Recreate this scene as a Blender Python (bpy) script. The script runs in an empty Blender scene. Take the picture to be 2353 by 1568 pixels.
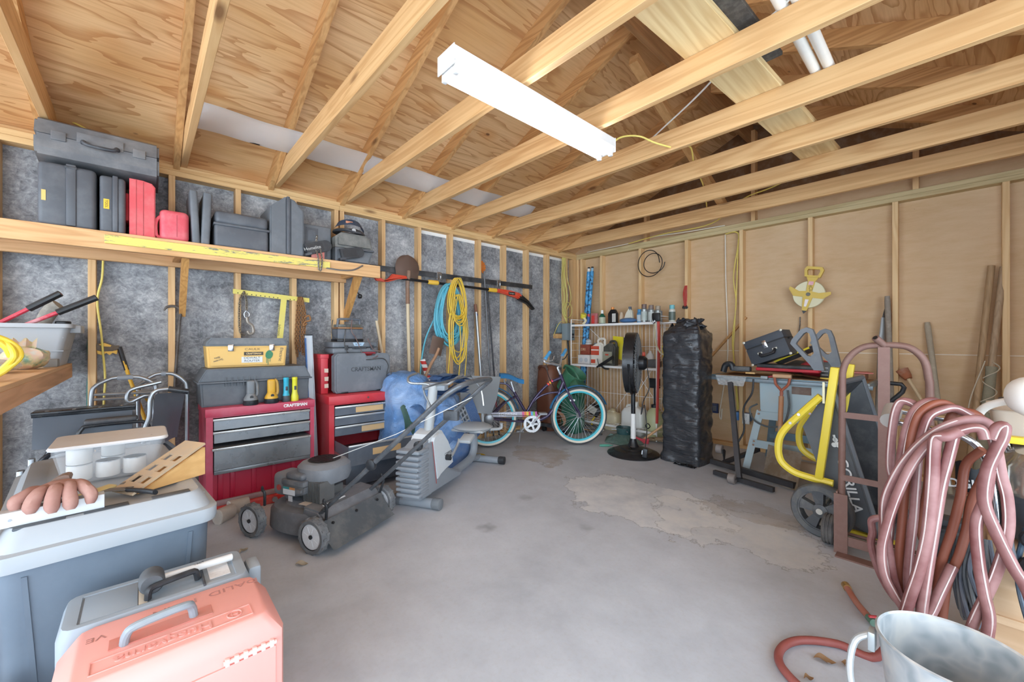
import bpy, bmesh, math, random
from math import sin, cos, pi, radians
from mathutils import Vector as V, Matrix, Euler, noise
random.seed(7)
S = bpy.context.scene
COL = S.collection

# ---------------------------------------------------------------- camera, world, lights, exposure
cam_d = bpy.data.cameras.new('camera'); cam = bpy.data.objects.new('camera', cam_d); COL.objects.link(cam)
cam.location = (3.945, 0.0, 1.19); cam.rotation_euler = (pi/2, 0, radians(47.6))
cam_d.sensor_width = 36.0; cam_d.lens = 930/2353*36; cam_d.shift_y = -3/2353; cam_d.clip_start = 0.02
S.camera = cam
S.view_settings.view_transform = 'Standard'; S.view_settings.look = 'None'
S.view_settings.exposure = 0.9; S.view_settings.gamma = 1.0; S.view_settings.use_curve_mapping = False
S.cycles.max_bounces = 10; S.cycles.diffuse_bounces = 6; S.cycles.glossy_bounces = 4; S.cycles.transparent_max_bounces = 12
S.cycles.use_denoising = True
S.cycles.sample_clamp_indirect = 6.0
W = bpy.data.worlds.new('sky'); S.world = W; W.use_nodes = True
bg = W.node_tree.nodes['Background']; bg.inputs[0].default_value = (0.70, 0.85, 1.0, 1); bg.inputs[1].default_value = 1.5

def area(name, loc, aim, sx, sy, power, col):
    d = bpy.data.lights.new(name, 'AREA'); d.shape = 'RECTANGLE'; d.size = sx; d.size_y = sy; d.energy = power; d.color = col
    o = bpy.data.objects.new(name, d); COL.objects.link(o); o.location = loc
    o.rotation_euler = (V(aim)-V(loc)).to_track_quat('-Z', 'Y').to_euler(); return o
# soft daylight from the bright overcast yard, through the open bays behind and beside the photographer
sun_d = bpy.data.lights.new('daylight', 'SUN'); sun_d.energy = 2.35; sun_d.angle = radians(100); sun_d.color = (0.74, 0.87, 1.0)
sun = bpy.data.objects.new('daylight', sun_d); COL.objects.link(sun); sun.rotation_euler = V((-.80, .45, -.46)).to_track_quat('-Z', 'Y').to_euler()

# added fill sun aimed upward to brighten the roof, standing in for ground-reflected daylight
up_d = bpy.data.lights.new('ceiling_fill', 'SUN'); up_d.energy = 2.9; up_d.angle = radians(110); up_d.color = (0.76, 0.88, 1.0)
up = bpy.data.objects.new('ceiling_fill', up_d); COL.objects.link(up); up.rotation_euler = V((-.25, .85, .42)).to_track_quat('-Z', 'Y').to_euler()

# ---------------------------------------------------------------- materials
MC = {}
def srgb(c):
    if isinstance(c, str):
        c = c.lstrip('#'); c = [int(c[i:i+2], 16)/255 for i in (0, 2, 4)]
    return tuple(((x/12.92) if x <= 0.04045 else ((x+0.055)/1.055)**2.4) for x in c)
class NT:
    def __init__(s, name):
        m = bpy.data.materials.new(name); m.use_nodes = True; s.m = m; s.t = m.node_tree
        s.b = s.t.nodes['Principled BSDF']
    def n(s, typ, ins=None, **kw):
        x = s.t.nodes.new(typ)
        for k, v in kw.items(): setattr(x, k, v)
        for k, v in (ins or {}).items():
            if hasattr(v, 'links'): s.t.links.new(v, x.inputs[k])
            else: x.inputs[k].default_value = v
        return x
    def l(s, a, b): s.t.links.new(a, b)
    def coord(s, scale=(1, 1, 1), rnd=True):
        tc = s.n('ShaderNodeTexCoord').outputs['Object'] if rnd else s.n('ShaderNodeNewGeometry').outputs['Position']
        if rnd:
            r = s.n('ShaderNodeObjectInfo').outputs['Random']
            mu = s.n('ShaderNodeMath', {0: r, 1: 37.0}, operation='MULTIPLY').outputs[0]
            tc = s.n('ShaderNodeVectorMath', {0: tc, 1: mu}, operation='ADD').outputs[0]
        return s.n('ShaderNodeVectorMath', {0: tc, 1: scale}, operation='MULTIPLY').outputs[0]
    def noise(s, vec, scale=5, detail=4, rough=.55, dist=0):
        return s.n('ShaderNodeTexNoise', {'Vector': vec, 'Scale': scale, 'Detail': detail, 'Roughness': rough, 'Distortion': dist}).outputs[0]
    def ramp(s, f, stops):
        r = s.n('ShaderNodeValToRGB', {0: f}); e = r.color_ramp.elements
        while len(e) < len(stops): e.new(0.5)
        for i, (p, c) in enumerate(stops):
            e[i].position = p; e[i].color = (*srgb(c), 1) if not isinstance(c, float) else (c, c, c, 1)
        return r.outputs[0]
    def mix(s, f, a, b, mode='MIX'):
        x = s.n('ShaderNodeMix', data_type='RGBA', blend_type=mode)
        for i, v in ((0, f), (6, a), (7, b)):
            if hasattr(v, 'links'): s.l(v, x.inputs[i])
            else: x.inputs[i].default_value = v if not isinstance(v, (str,)) else (*srgb(v), 1)
        return x.outputs[2]
    def math(s, op, a, b=0.0): return s.n('ShaderNodeMath', {0: a, 1: b}, operation=op).outputs[0]
    def bump(s, h, strength=.2, dist=.01):
        s.l(s.n('ShaderNodeBump', {'Height': h, 'Strength': strength, 'Distance': dist}).outputs[0], s.b.inputs['Normal'])
    def out(s, color=None, rough=.5, metal=0.0, **kw):
        if color is not None:
            if hasattr(color, 'links'): s.l(color, s.b.inputs['Base Color'])
            else: s.b.inputs['Base Color'].default_value = (*srgb(color), 1)
        if hasattr(rough, 'links'): s.l(rough, s.b.inputs['Roughness'])
        else: s.b.inputs['Roughness'].default_value = rough
        s.b.inputs['Metallic'].default_value = metal
        for k, v in kw.items(): s.b.inputs[k].default_value = v
        return s.m
def P(color, rough=.5, metal=0.0, dust=.25, dcol='#b9b4ac', scale=9, bump=0.0, **kw):
    """painted / plastic / metal surface with worn, dusty patches"""
    key = (color, rough, metal, dust, dcol, scale, bump, tuple(kw.items()))
    if key in MC: return MC[key]
    t = NT('surface_%d' % len(MC)); v = t.coord()
    f = t.noise(v, scale, 6, .65)
    c = t.mix(t.n('ShaderNodeMapRange', {0: f, 1: .45, 2: .75, 3: 0.0, 4: dust}).outputs[0], color, dcol)
    r = t.n('ShaderNodeMapRange', {0: f, 1: .3, 2: .7, 3: max(.03, rough-.08), 4: min(1, rough+.12)}).outputs[0]
    if bump: t.bump(t.noise(v, scale*6, 3), bump, .004)
    MC[key] = t.out(c, r, metal, **kw); return MC[key]
def wood(axis='x', light='#e6c48e', dark='#c08a4c', fine=1.0, knots=True, key=None):
    k = ('wood', axis, light, dark, fine, knots)
    if k in MC: return MC[k]
    t = NT('pine_grain_%d' % len(MC)); i = 'xyz'.index(axis)
    sc = [9*fine]*3; sc[i] = .55*fine
    v = t.coord(tuple(sc)); n = t.noise(v, .8, 3, .5, .3)
    ring = t.math('FRACT', t.math('MULTIPLY', n, 9.0))
    ring = t.n('ShaderNodeMapRange', {0: t.math('ABSOLUTE', t.math('SUBTRACT', ring, .5)), 1: .1, 2: .5, 3: 0.0, 4: 1.0}, interpolation_type='SMOOTHSTEP').outputs[0]
    sc2 = [60]*3; sc2[i] = 2.0
    fib = t.noise(t.coord(tuple(sc2)), 1, 3, .6)
    big = t.noise(t.coord(tuple(1.6 if j != i else .5 for j in range(3))), 1.2, 2)
    c = t.mix(t.math('MULTIPLY', ring, .55), light, dark)
    c = t.mix(t.n('ShaderNodeMapRange', {0: fib, 1: .35, 2: .75, 3: 0.0, 4: .38}).outputs[0], c, dark)
    c = t.mix(t.n('ShaderNodeMapRange', {0: big, 1: .35, 2: .7, 3: 0.0, 4: .4}).outputs[0], c, light)
    if knots:
        sk = [7.0]*3; sk[i] = 2.2
        vo = t.n('ShaderNodeTexVoronoi', {'Vector': t.coord(tuple(sk)), 'Scale': .7, 'Randomness': 1.0})
        c = t.mix(t.n('ShaderNodeMapRange', {0: vo.outputs['Distance'], 1: .05, 2: .13, 3: .8, 4: 0.0}).outputs[0], c, '#6e4424')
    t.bump(fib, .15, .002)
    MC[k] = t.out(c, .62); return MC[k]
def plywood(tint='#ecc999', dark='#a9692f'):
    t = NT('plywood_sheathing'); v = t.coord((1.1, .16, 1.1), False)
    n = t.noise(v, 2.6, 4, .5, .5)
    ring = t.math('FRACT', t.math('MULTIPLY', n, 13.0))
    ring = t.n('ShaderNodeMapRange', {0: ring, 1: .55, 2: 1.0, 3: 0.0, 4: 1.0}, interpolation_type='SMOOTHSTEP').outputs[0]
    patch = t.noise(t.coord((1.5, .6, 1), False), 1.3, 3)
    c = t.mix(t.n('ShaderNodeMapRange', {0: patch, 1: .35, 2: .65}).outputs[0], tint, '#dcae74')
    c = t.mix(t.math('MULTIPLY', ring, .55), c, dark)
    fib = t.noise(t.coord((90, 3, 90), False), 1, 2)
    c = t.mix(t.n('ShaderNodeMapRange', {0: fib, 1: .4, 2: .8, 3: 0.0, 4: .3}).outputs[0], c, dark)
    vo = t.n('ShaderNodeTexVoronoi', {'Vector': t.coord((3.6, 2.2, 3.6), False), 'Scale': 1.1, 'Randomness': 1.0})
    c = t.mix(t.n('ShaderNodeMapRange', {0: vo.outputs['Distance'], 1: .12, 2: .3, 3: .35, 4: 0.0}).outputs[0], c, '#c9853f')
    c = t.mix(t.n('ShaderNodeMapRange', {0: vo.outputs['Distance'], 1: .035, 2: .06, 3: .85, 4: 0.0}).outputs[0], c, '#6b4428')
    # sheet joints every 2.44 m along the eave
    sx = t.n('ShaderNodeSeparateXYZ', {0: t.coord((1, 1, 1), False)})
    return t.out(c, .7)
def felt():
    t = NT('grey_felt_paper'); v = t.coord((1, 1, 1), False)
    a = t.noise(v, 2.3, 6, .7, .2)
    b = t.noise(t.coord((1, 5, 7), False), 3.0, 8, .78, 1.6)
    c2 = t.noise(v, 26, 5, .75, 1.2)
    f = t.math('ADD', t.math('MULTIPLY', a, .5), t.math('ADD', t.math('MULTIPLY', b, .3), t.math('MULTIPLY', c2, .3)))
    c = t.ramp(f, [(.38, '#414347'), (.49, '#75777b'), (.58, '#a0a2a5'), (.7, '#d5d6d6')])
    t.bump(b, .25, .01); return t.out(c, .85)
def fiberboard():
    t = NT('tan_fibreboard'); v = t.coord((1, 1, 1), False)
    a = t.noise(v, 1.2, 3); b = t.noise(t.coord((2.2, 1, 9), False), 2.2, 6, .7)
    c = t.ramp(t.math('ADD', t.math('MULTIPLY', a, .5), t.math('MULTIPLY', b, .5)), [(.3, '#c4a176'), (.5, '#d0b089'), (.7, '#d9bc98')])
    sp = t.noise(v, 70, 2)
    c = t.mix(t.n('ShaderNodeMapRange', {0: sp, 1: .74, 2: .8, 3: 0.0, 4: .5}).outputs[0], c, '#5a4632')
    return t.out(c, .75)
def concrete():
    t = NT('stained_concrete'); v = t.coord((1, 1, 1), False)
    a = t.noise(v, 1.1, 5, .6); b = t.noise(v, 7, 7, .7); d = t.noise(v, 55, 3, .6)
    c = t.ramp(t.math('ADD', t.math('MULTIPLY', a, .6), t.math('MULTIPLY', b, .4)), [(.3, '#a3a6ac'), (.48, '#b8bbc1'), (.7, '#c9ccd2')])
    c = t.mix(t.n('ShaderNodeMapRange', {0: d, 1: .5, 2: .8, 3: 0.0, 4: .25}).outputs[0], c, '#a8a29a')
    # oil spots
    vo = t.n('ShaderNodeTexVoronoi', {'Vector': t.mix(.12, v, t.n('ShaderNodeTexNoise', {'Vector': v, 'Scale': 9.0}).outputs[1]), 'Scale': 2.7})
    spot = t.n('ShaderNodeMapRange', {0: vo.outputs['Distance'], 1: .05, 2: .17, 3: .7, 4: 0.0}).outputs[0]
    spot = t.math('MULTIPLY', spot, t.n('ShaderNodeMapRange', {0: t.noise(v, .9, 2), 1: .42, 2: .58}).outputs[0])
    c = t.mix(spot, c, '#6f6f72')
    # broad patches left by a skim coat, with hair cracks round them
    def mask(x, y, r, soft=.25):
        q = t.n('ShaderNodeVectorMath', {0: v, 1: (x, y, 0)}, operation='SUBTRACT').outputs[0]
        q = t.n('ShaderNodeVectorMath', {0: q, 1: (1, 1.5, 1)}, operation='MULTIPLY').outputs[0]
        ln = t.n('ShaderNodeVectorMath', {0: q}, operation='LENGTH').outputs['Value']
        w = t.math('ADD', ln, t.math('MULTIPLY', t.math('SUBTRACT', t.noise(v, 3.0, 7, .62), .5), 1.2))
        return w, t.n('ShaderNodeMapRange', {0: w, 1: r-soft*.12, 2: r, 3: 1.0, 4: 0.0}).outputs[0]
    for (x, y, r, colr, amt) in ((2.35, 2.75, .62, '#e0dedb', .6), (3.0, 2.75, .5, '#d9d6d1', .5), (1.05, 3.05, .33, '#9d8f7f', .6), (3.0, 3.1, .3, '#97897a', .5)):
        w, mk = mask(x, y, r)
        c = t.mix(t.math('MULTIPLY', t.math('MULTIPLY', mk, amt), t.n('ShaderNodeMapRange', {0: t.noise(v, 4.5, 6, .7), 1: .35, 2: .62, 3: .25, 4: 1.15}).outputs[0]), c, colr)
        cr = t.n('ShaderNodeMapRange', {0: t.math('ABSOLUTE', t.math('SUBTRACT', w, r)), 1: 0.0, 2: .014, 3: .55, 4: 0.0}).outputs[0]
        c = t.mix(cr, c, '#6d6357')
    t.bump(b, .12, .01); return t.out(c, t.n('ShaderNodeMapRange', {0: b, 1: .3, 2: .7, 3: .45, 4: .7}).outputs[0])
def emit(c, s):
    t = NT('lamp_tube'); t.b.inputs['Emission Color'].default_value = (*srgb(c), 1); t.b.inputs['Emission Strength'].default_value = s
    return t.out(c, .4)
def clear(c='#eef2f4', alpha=.35, rough=.25):
    k = ('clear', c, alpha, rough)
    if k in MC: return MC[k]
    t = NT('clear_plastic_%d' % len(MC)); MC[k] = t.out(c, rough, 0.0, Alpha=alpha); return MC[k]

# ---------------------------------------------------------------- mesh helpers
def rot(e): return Euler([radians(a) for a in e]).to_matrix()
class M:
    def __init__(s): s.b = bmesh.new()
    def _tf(s, vs, c, r):
        R = rot(r) if r else None
        for v in vs:
            if R: v.co = R @ v.co
            v.co += V(c)
    def box(s, c, d, r=None, bev=0, seg=2, taper=None):
        g = bmesh.ops.create_cube(s.b, size=1.0); vs = g['verts']
        for v in vs:
            k = 1
            if taper and v.co.z < 0: k = taper
            v.co = V((v.co.x*d[0]*k, v.co.y*d[1]*k, v.co.z*d[2]))
        if bev:
            es = list({e for v in vs for e in v.link_edges})
            q = bmesh.ops.bevel(s.b, geom=es, offset=bev, segments=seg, affect='EDGES', clamp_overlap=True, profile=.5)
            vs = list({v for f in q['faces'] for v in f.verts} | {v for v in vs if v.is_valid})
        s._tf(vs, c, r); return s
    def bx(s, x0, x1, y0, y1, z0, z1, bev=0, seg=2): return s.box(((x0+x1)/2, (y0+y1)/2, (z0+z1)/2), (abs(x1-x0), abs(y1-y0), abs(z1-z0)), None, bev, seg)
    def ring(s, c, u, w, ru, rw, n): return [s.b.verts.new(c+u*(ru*cos(2*pi*i/n))+w*(rw*sin(2*pi*i/n))) for i in range(n)]
    def skin(s, rings, cap=True, closed=False):
        n = len(rings[0]); L = len(rings)
        for j in range(L if closed else L-1):
            a, b = rings[j], rings[(j+1) % L]
            for i in range(n):
                try: s.b.faces.new((a[i], a[(i+1) % n], b[(i+1) % n], b[i]))
                except ValueError: pass
        if cap and not closed:
            for r_, rev in ((rings[0], True), (rings[-1], False)):
                try: s.b.faces.new(list(reversed(r_)) if rev else r_)
                except ValueError: pass
        return s
    def cyl(s, p0, p1, r, r2=None, n=16, cap=True):
        p0, p1 = V(p0), V(p1); d = (p1-p0).normalized(); u = d.orthogonal().normalized(); w = d.cross(u)
        return s.skin([s.ring(p0, u, w, r, r, n), s.ring(p1, u, w, r if r2 is None else r2, r if r2 is None else r2, n)], cap)
    def tube(s, pts, r, n=8, closed=False, sm=0, flat=1.0, rad=None):
        pts = [V(p) for p in pts]
        if sm: pts = spline(pts, sm, closed)
        L = len(pts); rings = []; u = None
        for i, p in enumerate(pts):
            a = pts[(i-1) % L] if (closed or i > 0) else p; b = pts[(i+1) % L] if (closed or i < L-1) else p
            d = (b-a)
            d = d.normalized() if d.length > 1e-9 else V((0, 0, 1))
            u = d.orthogonal().normalized() if u is None else (u-d*u.dot(d))
            u = u.normalized() if u.length > 1e-6 else d.orthogonal().normalized()
            w = d.cross(u); rr = r if rad is None else rad(i/(L-1))
            rings.append(s.ring(p, u, w, rr, rr*flat, n))
        return s.skin(rings, True, closed)
    def lathe(s, prof, c=(0, 0, 0), n=24, ax='z', sc=(1, 1), cap=True):
        c = V(c); U = {'z': (V((1, 0, 0)), V((0, 1, 0)), V((0, 0, 1))), 'x': (V((0, 1, 0)), V((0, 0, 1)), V((1, 0, 0))), 'y': (V((0, 0, 1)), V((1, 0, 0)), V((0, 1, 0)))}
        u, w, d = U[ax] if isinstance(ax, str) else ax
        return s.skin([s.ring(c+d*z, u, w, max(r, 1e-4)*sc[0], max(r, 1e-4)*sc[1], n) for r, z in prof], cap)
    def prism(s, pts, d0, d1, pl='xz', bev=0):
        """outline in a plane, extruded along the third axis"""
        def f(p, d): return {'xz': V((p[0], d, p[1])), 'xy': V((p[0], p[1], d)), 'yz': V((d, p[0], p[1]))}[pl]
        a = [s.b.verts.new(f(p, d0)) for p in pts]; b = [s.b.verts.new(f(p, d1)) for p in pts]; n = len(pts)
        fs = [s.b.faces.new(a), s.b.faces.new(list(reversed(b)))]
        for i in range(n): fs.append(s.b.faces.new((a[i], b[i], b[(i+1) % n], a[(i+1) % n])))
        bmesh.ops.recalc_face_normals(s.b, faces=fs)
        if bev:
            es = list({e for f_ in fs[:2] for e in f_.edges})
            bmesh.ops.bevel(s.b, geom=es, offset=bev, segments=2, affect='EDGES', clamp_overlap=True)
        return s
    def frame(s, outer, inner, d0, d1, pl='xz'):
        def f(p, d): return {'xz': V((p[0], d, p[1])), 'xy': V((p[0], p[1], d)), 'yz': V((d, p[0], p[1]))}[pl]
        n = len(outer); R = [[s.b.verts.new(f(p, d)) for p in q] for q, d in ((outer, d0), (outer, d1), (inner, d1), (inner, d0))]
        for k in range(4):
            for i in range(n): s.b.faces.new((R[k][i], R[k][(i+1) % n], R[(k+1) % 4][(i+1) % n], R[(k+1) % 4][i]))
        bmesh.ops.recalc_face_normals(s.b, faces=s.b.faces[:]); return s
    def sph(s, c, r, n=16, r_=None):
        g = bmesh.ops.create_uvsphere(s.b, u_segments=n, v_segments=max(6, n//2), radius=1.0)
        rr = r if hasattr(r, '__len__') else (r, r, r)
        for v in g['verts']: v.co = V((v.co.x*rr[0], v.co.y*rr[1], v.co.z*rr[2]))
        s._tf(g['verts'], c, r_); return s
    def grid(s, fn, nu, nv, th=0.0):
        """a sheet from fn(u, v), given thickness th along its normals"""
        g = [[s.b.verts.new(V(fn(i/nu, j/nv))) for j in range(nv+1)] for i in range(nu+1)]
        fs = [s.b.faces.new((g[i][j], g[i+1][j], g[i+1][j+1], g[i][j+1])) for i in range(nu) for j in range(nv)]
        if th: bmesh.ops.solidify(s.b, geom=fs, thickness=th)
        return s
    def quad(s, p): s.b.faces.new([s.b.verts.new(V(q)) for q in p]); return s
    def tf(s, mat):
        bmesh.ops.transform(s.b, matrix=mat, verts=s.b.verts[:]); return s
    def wob(s, amp, freq, seed=0):
        for v in s.b.verts: v.co += noise.noise_vector(v.co*freq+V((seed, seed*2, 0)))*amp
        return s
    def go(s, name, mat, parent=None, ang=35, world=False):
        if world and parent is not None: s.tf(PM(parent).inverted())
        bmesh.ops.recalc_face_normals(s.b, faces=s.b.faces[:])
        me = bpy.data.meshes.new(name); o = bpy.data.objects.new(name, me)
        if parent is None and s.b.verts:
            xs = [v.co for v in s.b.verts]
            c = V(((min(p.x for p in xs)+max(p.x for p in xs))/2, (min(p.y for p in xs)+max(p.y for p in xs))/2, min(p.z for p in xs)))
            bmesh.ops.translate(s.b, vec=-c, verts=s.b.verts[:]); o.location = c
        s.b.to_mesh(me); s.b.free()
        for p in me.polygons: p.use_smooth = True
        me.set_sharp_from_angle(angle=radians(ang))
        if mat: me.materials.append(mat)
        COL.objects.link(o)
        if parent is not None: o.parent = parent
        return o
def PM(o):
    m = Matrix.LocRotScale(o.location, o.rotation_euler, o.scale)
    return PM(o.parent) @ m if o.parent else m
def spline(pts, k=6, closed=False):
    out = []; n = len(pts); pts = [V(p) for p in pts]
    for i in range(n if closed else n-1):
        p0 = pts[i-1] if (closed or i > 0) else pts[i]*2-pts[i+1]; p1 = pts[i]; p2 = pts[(i+1) % n]
        p3 = pts[(i+2) % n] if (closed or i+2 < n) else p2*2-p1
        for j in range(k):
            t = j/k; out.append(.5*((2*p1)+(p2-p0)*t+(2*p0-5*p1+4*p2-p3)*t*t+(3*p1-p0-3*p2+p3)*t**3))
    if not closed: out.append(pts[-1])
    return out
def tag(o, label, cat, group=None, kind=None):
    o['label'] = label; o['category'] = cat
    if group: o['group'] = group
    if kind: o['kind'] = kind
    return o
def T(name, label, cat, loc=(0, 0, 0), rz=0, group=None, r=None):
    o = bpy.data.objects.new(name, None); COL.objects.link(o); o.empty_display_size = .05
    o.location = loc; o.rotation_euler = [radians(a) for a in r] if r else (0, 0, radians(rz))
    return tag(o, label, cat, group)
def text(name, s, size, loc, r, mat, parent, ext=.0008, sx=1.0, bold=0.0, align='CENTER', world=False):
    """lettering: r is a 3x3 matrix or euler degrees; the text reads along local x, faces local z"""
    c = bpy.data.curves.new(name, 'FONT'); c.body = s; c.size = size; c.extrude = ext; c.align_x = align; c.align_y = 'CENTER'; c.offset = bold
    q = bpy.data.objects.new(name, c); me = bpy.data.meshes.new_from_object(q); bpy.data.objects.remove(q); bpy.data.curves.remove(c)
    me.materials.clear(); me.materials.append(mat); o = bpy.data.objects.new(name, me); COL.objects.link(o)
    R = (rot(r) if not isinstance(r, Matrix) else r).to_4x4()
    m = Matrix.Translation(loc) @ R @ Matrix.Diagonal((sx, 1, 1, 1))
    if parent is not None:
        o.parent = parent
        if world: m = PM(parent).inverted() @ m
    o.matrix_basis = m
    return o
FX = Matrix(((0, 0, 1), (1, 0, 0), (0, 1, 0)))     # lettering that faces +x and reads along +y
FY = Matrix(((1, 0, 0), (0, 0, -1), (0, 1, 0)))     # faces -y, reads along +x
def struct(o, label=None):
    o['kind'] = 'structure'
    if label: o['label'] = label
    return o
def copy_tree(o, loc, rz=None, label=None, parent=None):
    c = o.copy(); COL.objects.link(c); c.parent = parent
    if parent is None:
        c.location = loc
        if rz is not None: c.rotation_euler = (0, 0, radians(rz))
        if label: c['label'] = label
    for ch in list(o.children): copy_tree(ch, None, None, None, c)
    return c
# ---------------------------------------------------------------- the building
ZP, SL = 2.391, .42                       # underside of the top plates, roof pitch
PINE_X = wood('x', '#e2b983', '#b98249'); PINE_Y = wood('y', '#e3bf88', '#bd8a50'); PINE_Z = wood('z', '#e2bd8a', '#c08d57', 1, False)
RAFT = wood('x', '#deb077', '#a8713a')
floor = struct(M().bx(-.1, 5.3, -2.9, 5.1, -.12, 0).go('floor', concrete()))
wl = struct(M().bx(-.03, 0, -2.3, 4.97, 0, 2.466).go('wall_left', felt()))
def stud(par, x0, x1, y0, y1, z0=.038, z1=ZP, m=PINE_Z): return struct(M().bx(x0, x1, y0, y1, z0, z1, .002, 1).go('wall_stud', m, par, world=True))
for i in range(-6, 12):
    y = 3.856*(-.0592+.10528*i); stud(wl, 0, .089, y-.038, y)
stud(wl, 0, .089, 4.64-.038, 4.64); stud(wl, 0, .089, 4.76, 4.837)
stud(wl, 0, .089, 1.305, 1.343)
struct(M().bx(0, .089, -2.3, 4.926, 0, .038).go('bottom_plate', PINE_Y, wl, world=True))
struct(M().bx(0, .089, -2.3, 1.35, ZP, ZP+.0375, .001, 1).bx(0, .089, 1.352, 4.926, ZP, ZP+.0375, .001, 1).go('top_plate', PINE_Y, wl, world=True))
struct(M().bx(0, .089, -2.3, 4.926, ZP+.0385, ZP+.076, .001, 1).go('top_plate', PINE_Y, wl, world=True))
struct(M().bx(-.03, -.002, -2.3, 4.97, 2.467, 2.515).go('eave_block', PINE_Y, wl, world=True))
struct(M().bx(.001, .006, 2.2, 4.64, 2.355, 2.391).go('vapour_strip', P('#f2f2f0', .7), wl, world=True))
wb = struct(M().bx(0, 4.93, 4.926, 4.96, 0, 2.62).go('wall_back', fiberboard()))
PALE = wood('z', '#e8c795', '#c99a63', 1, False)
for x in (.089, .16, .511, 1.124, 1.74, 2.345, 2.966, 3.573, 4.186, 4.79): stud(wb, x, x+.038, 4.837, 4.926, m=PALE)
struct(M().bx(.089, 4.9, 4.837, 4.926, 0, .038).go('bottom_plate', PINE_X, wb, world=True))
OLDX = wood('x', '#cdb98c', '#a08858')
struct(M().bx(.0, 4.9, 4.837, 4.926, ZP, ZP+.0375, .001, 1).go('top_plate', OLDX, wb, world=True))
struct(M().bx(.089, 4.9, 4.837, 4.926, ZP+.0385, ZP+.076, .001, 1).go('top_plate', OLDX, wb, world=True))
wr = struct(M().bx(4.88, 4.92, 2.6, 4.96, 0, 2.62).go('wall_right', fiberboard()))
GAB = P('#7b5a3a', .8)
struct(M().prism([(-.02, 2.46), (4.9, 2.46), (4.9, 2.535), (2.44, 3.565), (-.02, 2.535)], 4.93, 4.955, 'xz').go('wall_gable', GAB))
for x in (1.2, 2.462, 3.7): struct(M().bx(x, x+.038, 4.84, 4.928, 2.467, 2.447+SL*min(x, 4.88-x)-.02).go('gable_stud', PINE_Z, wb, world=True))
# white horizontal batten joint on the fibreboard
struct(M().bx(.55, 4.7, 4.921, 4.9265, 1.062, 1.07).go('joint_strip', P('#e3d6c3', .7), wb, world=True))
# roof
PLY = plywood()
def zu(x): return 2.44+SL*(min(x, 4.88-x)-.089)      # underside of the rafters
roof = struct(M().prism([(-.45, zu(-.45)+.12), (2.44, zu(2.44)+.12), (5.33, zu(5.33)+.12), (5.33, zu(5.33)+.14), (2.44, zu(2.44)+.14), (-.45, zu(-.45)+.14)], -2.9, 4.97, 'xz').go('roof', PLY))
JY = [-2.19, -1.59, -1.0, -.4, .245, .852, 1.435, 2.06, 2.668, 3.26, 3.86, 4.49]
for y in JY:
    struct(M().bx(.0, 4.88, y-.038, y, 2.467, 2.607, .002, 1).go('ceiling_joist', PINE_X, roof, world=True))
    for a, b in ((-.43, 2.42), (2.46, 5.31)):
        struct(M().prism([(a, zu(a)), (b, zu(b)), (b, zu(b)+.119), (a, zu(a)+.119)], y-.079, y-.041, 'xz').go('rafter', RAFT, roof, world=True))
struct(M().bx(2.421, 2.459, -2.85, 4.92, 3.33, zu(2.44)+.12).go('ridge_board', wood('y', '#b98f62', '#8d6540'), roof, world=True))
# diagonal sway brace nailed under the rafters
struct(M().cyl((2.33, 2.70, 3.28), (2.25, 4.72, 2.62), .05, n=4).go('sway_brace', wood('y', '#e0b47c', '#b98449'), roof, world=True))
# ---------------------------------------------------------------- overhead things
WHITE = P('#f0efec', .4, 0, .15); GALV = P('#b9bdc0', .35, .8, .2); STEEL = P('#a9adb2', .3, .9, .2, '#8d8a86'); CHROME = P('#d0d4d8', .15, 1.0, .08)
BLK = P('#3a3d42', .5, 0, .35, '#8b8d90'); BLK2 = P('#24262a', .45, 0, .22, '#77797c'); DARK = P('#17181b', .4, 0, .15, '#5b5c5e')
GREY = P('#5f656c', .5, 0, .35, '#9ea1a4'); RUST = P('#7a4a30', .75, .3, .5, '#a5744e', 20); YEL = P('#f0cf3c', .5, 0, .2, '#cdbb72')
RED = P('#c2313a', .4, 0, .25, '#c98d8c'); BLUE = P('#2f83bd', .5, 0, .2)
lt = T('ceiling_light', 'white two-tube fluorescent strip light hung under the ceiling joists', 'light', (2.43, 1.60, 2.36))
M().bx(-.065, .065, -.61, .61, .045, .106, .004, 1).go('channel', WHITE, lt)
M().prism([(-.064, .048), (.064, .048), (.02, .018), (-.02, .018)], -.60, .60, 'xz').go('reflector', P('#ffffff', .3, 0, 0), lt)
TUBE = emit('#f6f8ff', 15)
for sx in (-.043, .043):
    M().cyl((sx, -.585, .012), (sx, .585, .012), .0125, n=12).go('lamp_tube', TUBE, lt)
    for sy in (-1, 1): M().bx(sx-.012, sx+.012, sy*.588-.012, sy*.588+.012, -.008, .048, .004).go('lamp_holder', WHITE, lt)
for sy in (-1, 1): M().bx(-.066, .066, sy*.611-.002, sy*.611+.002, .02, .107).go('end_cap', WHITE, lt)
tag(M().tube([(2.43, 2.21, 2.42), (2.46, 2.32, 2.52), (2.52, 2.45, 2.55), (2.60, 2.52, 2.50), (2.66, 2.70, 2.5), (2.62, 3.0, 2.62), (2.5, 3.35, 2.62), (2.35, 3.9, 2.625), (2.1, 4.6, 2.62)], .006, 8, sm=6).go('electric_cable', P('#ecd873', .5, 0, .1)), 'yellow house cable looping from the end of the strip light', 'cable')
tag(M().tube([(3.60, 1.92, 2.66), (3.476, 2.012, 2.625), (3.321, 2.091, 2.615), (2.974, 2.361, 2.614), (2.629, 2.576, 2.612), (2.43, 2.69, 2.614), (2.2, 2.75, 2.62)], .005, 8, sm=6).go('electric_cable', P('#d8d8d4', .5, 0, .1)), 'thin white cable slung across the joists beyond the strip light', 'cable')
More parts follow.
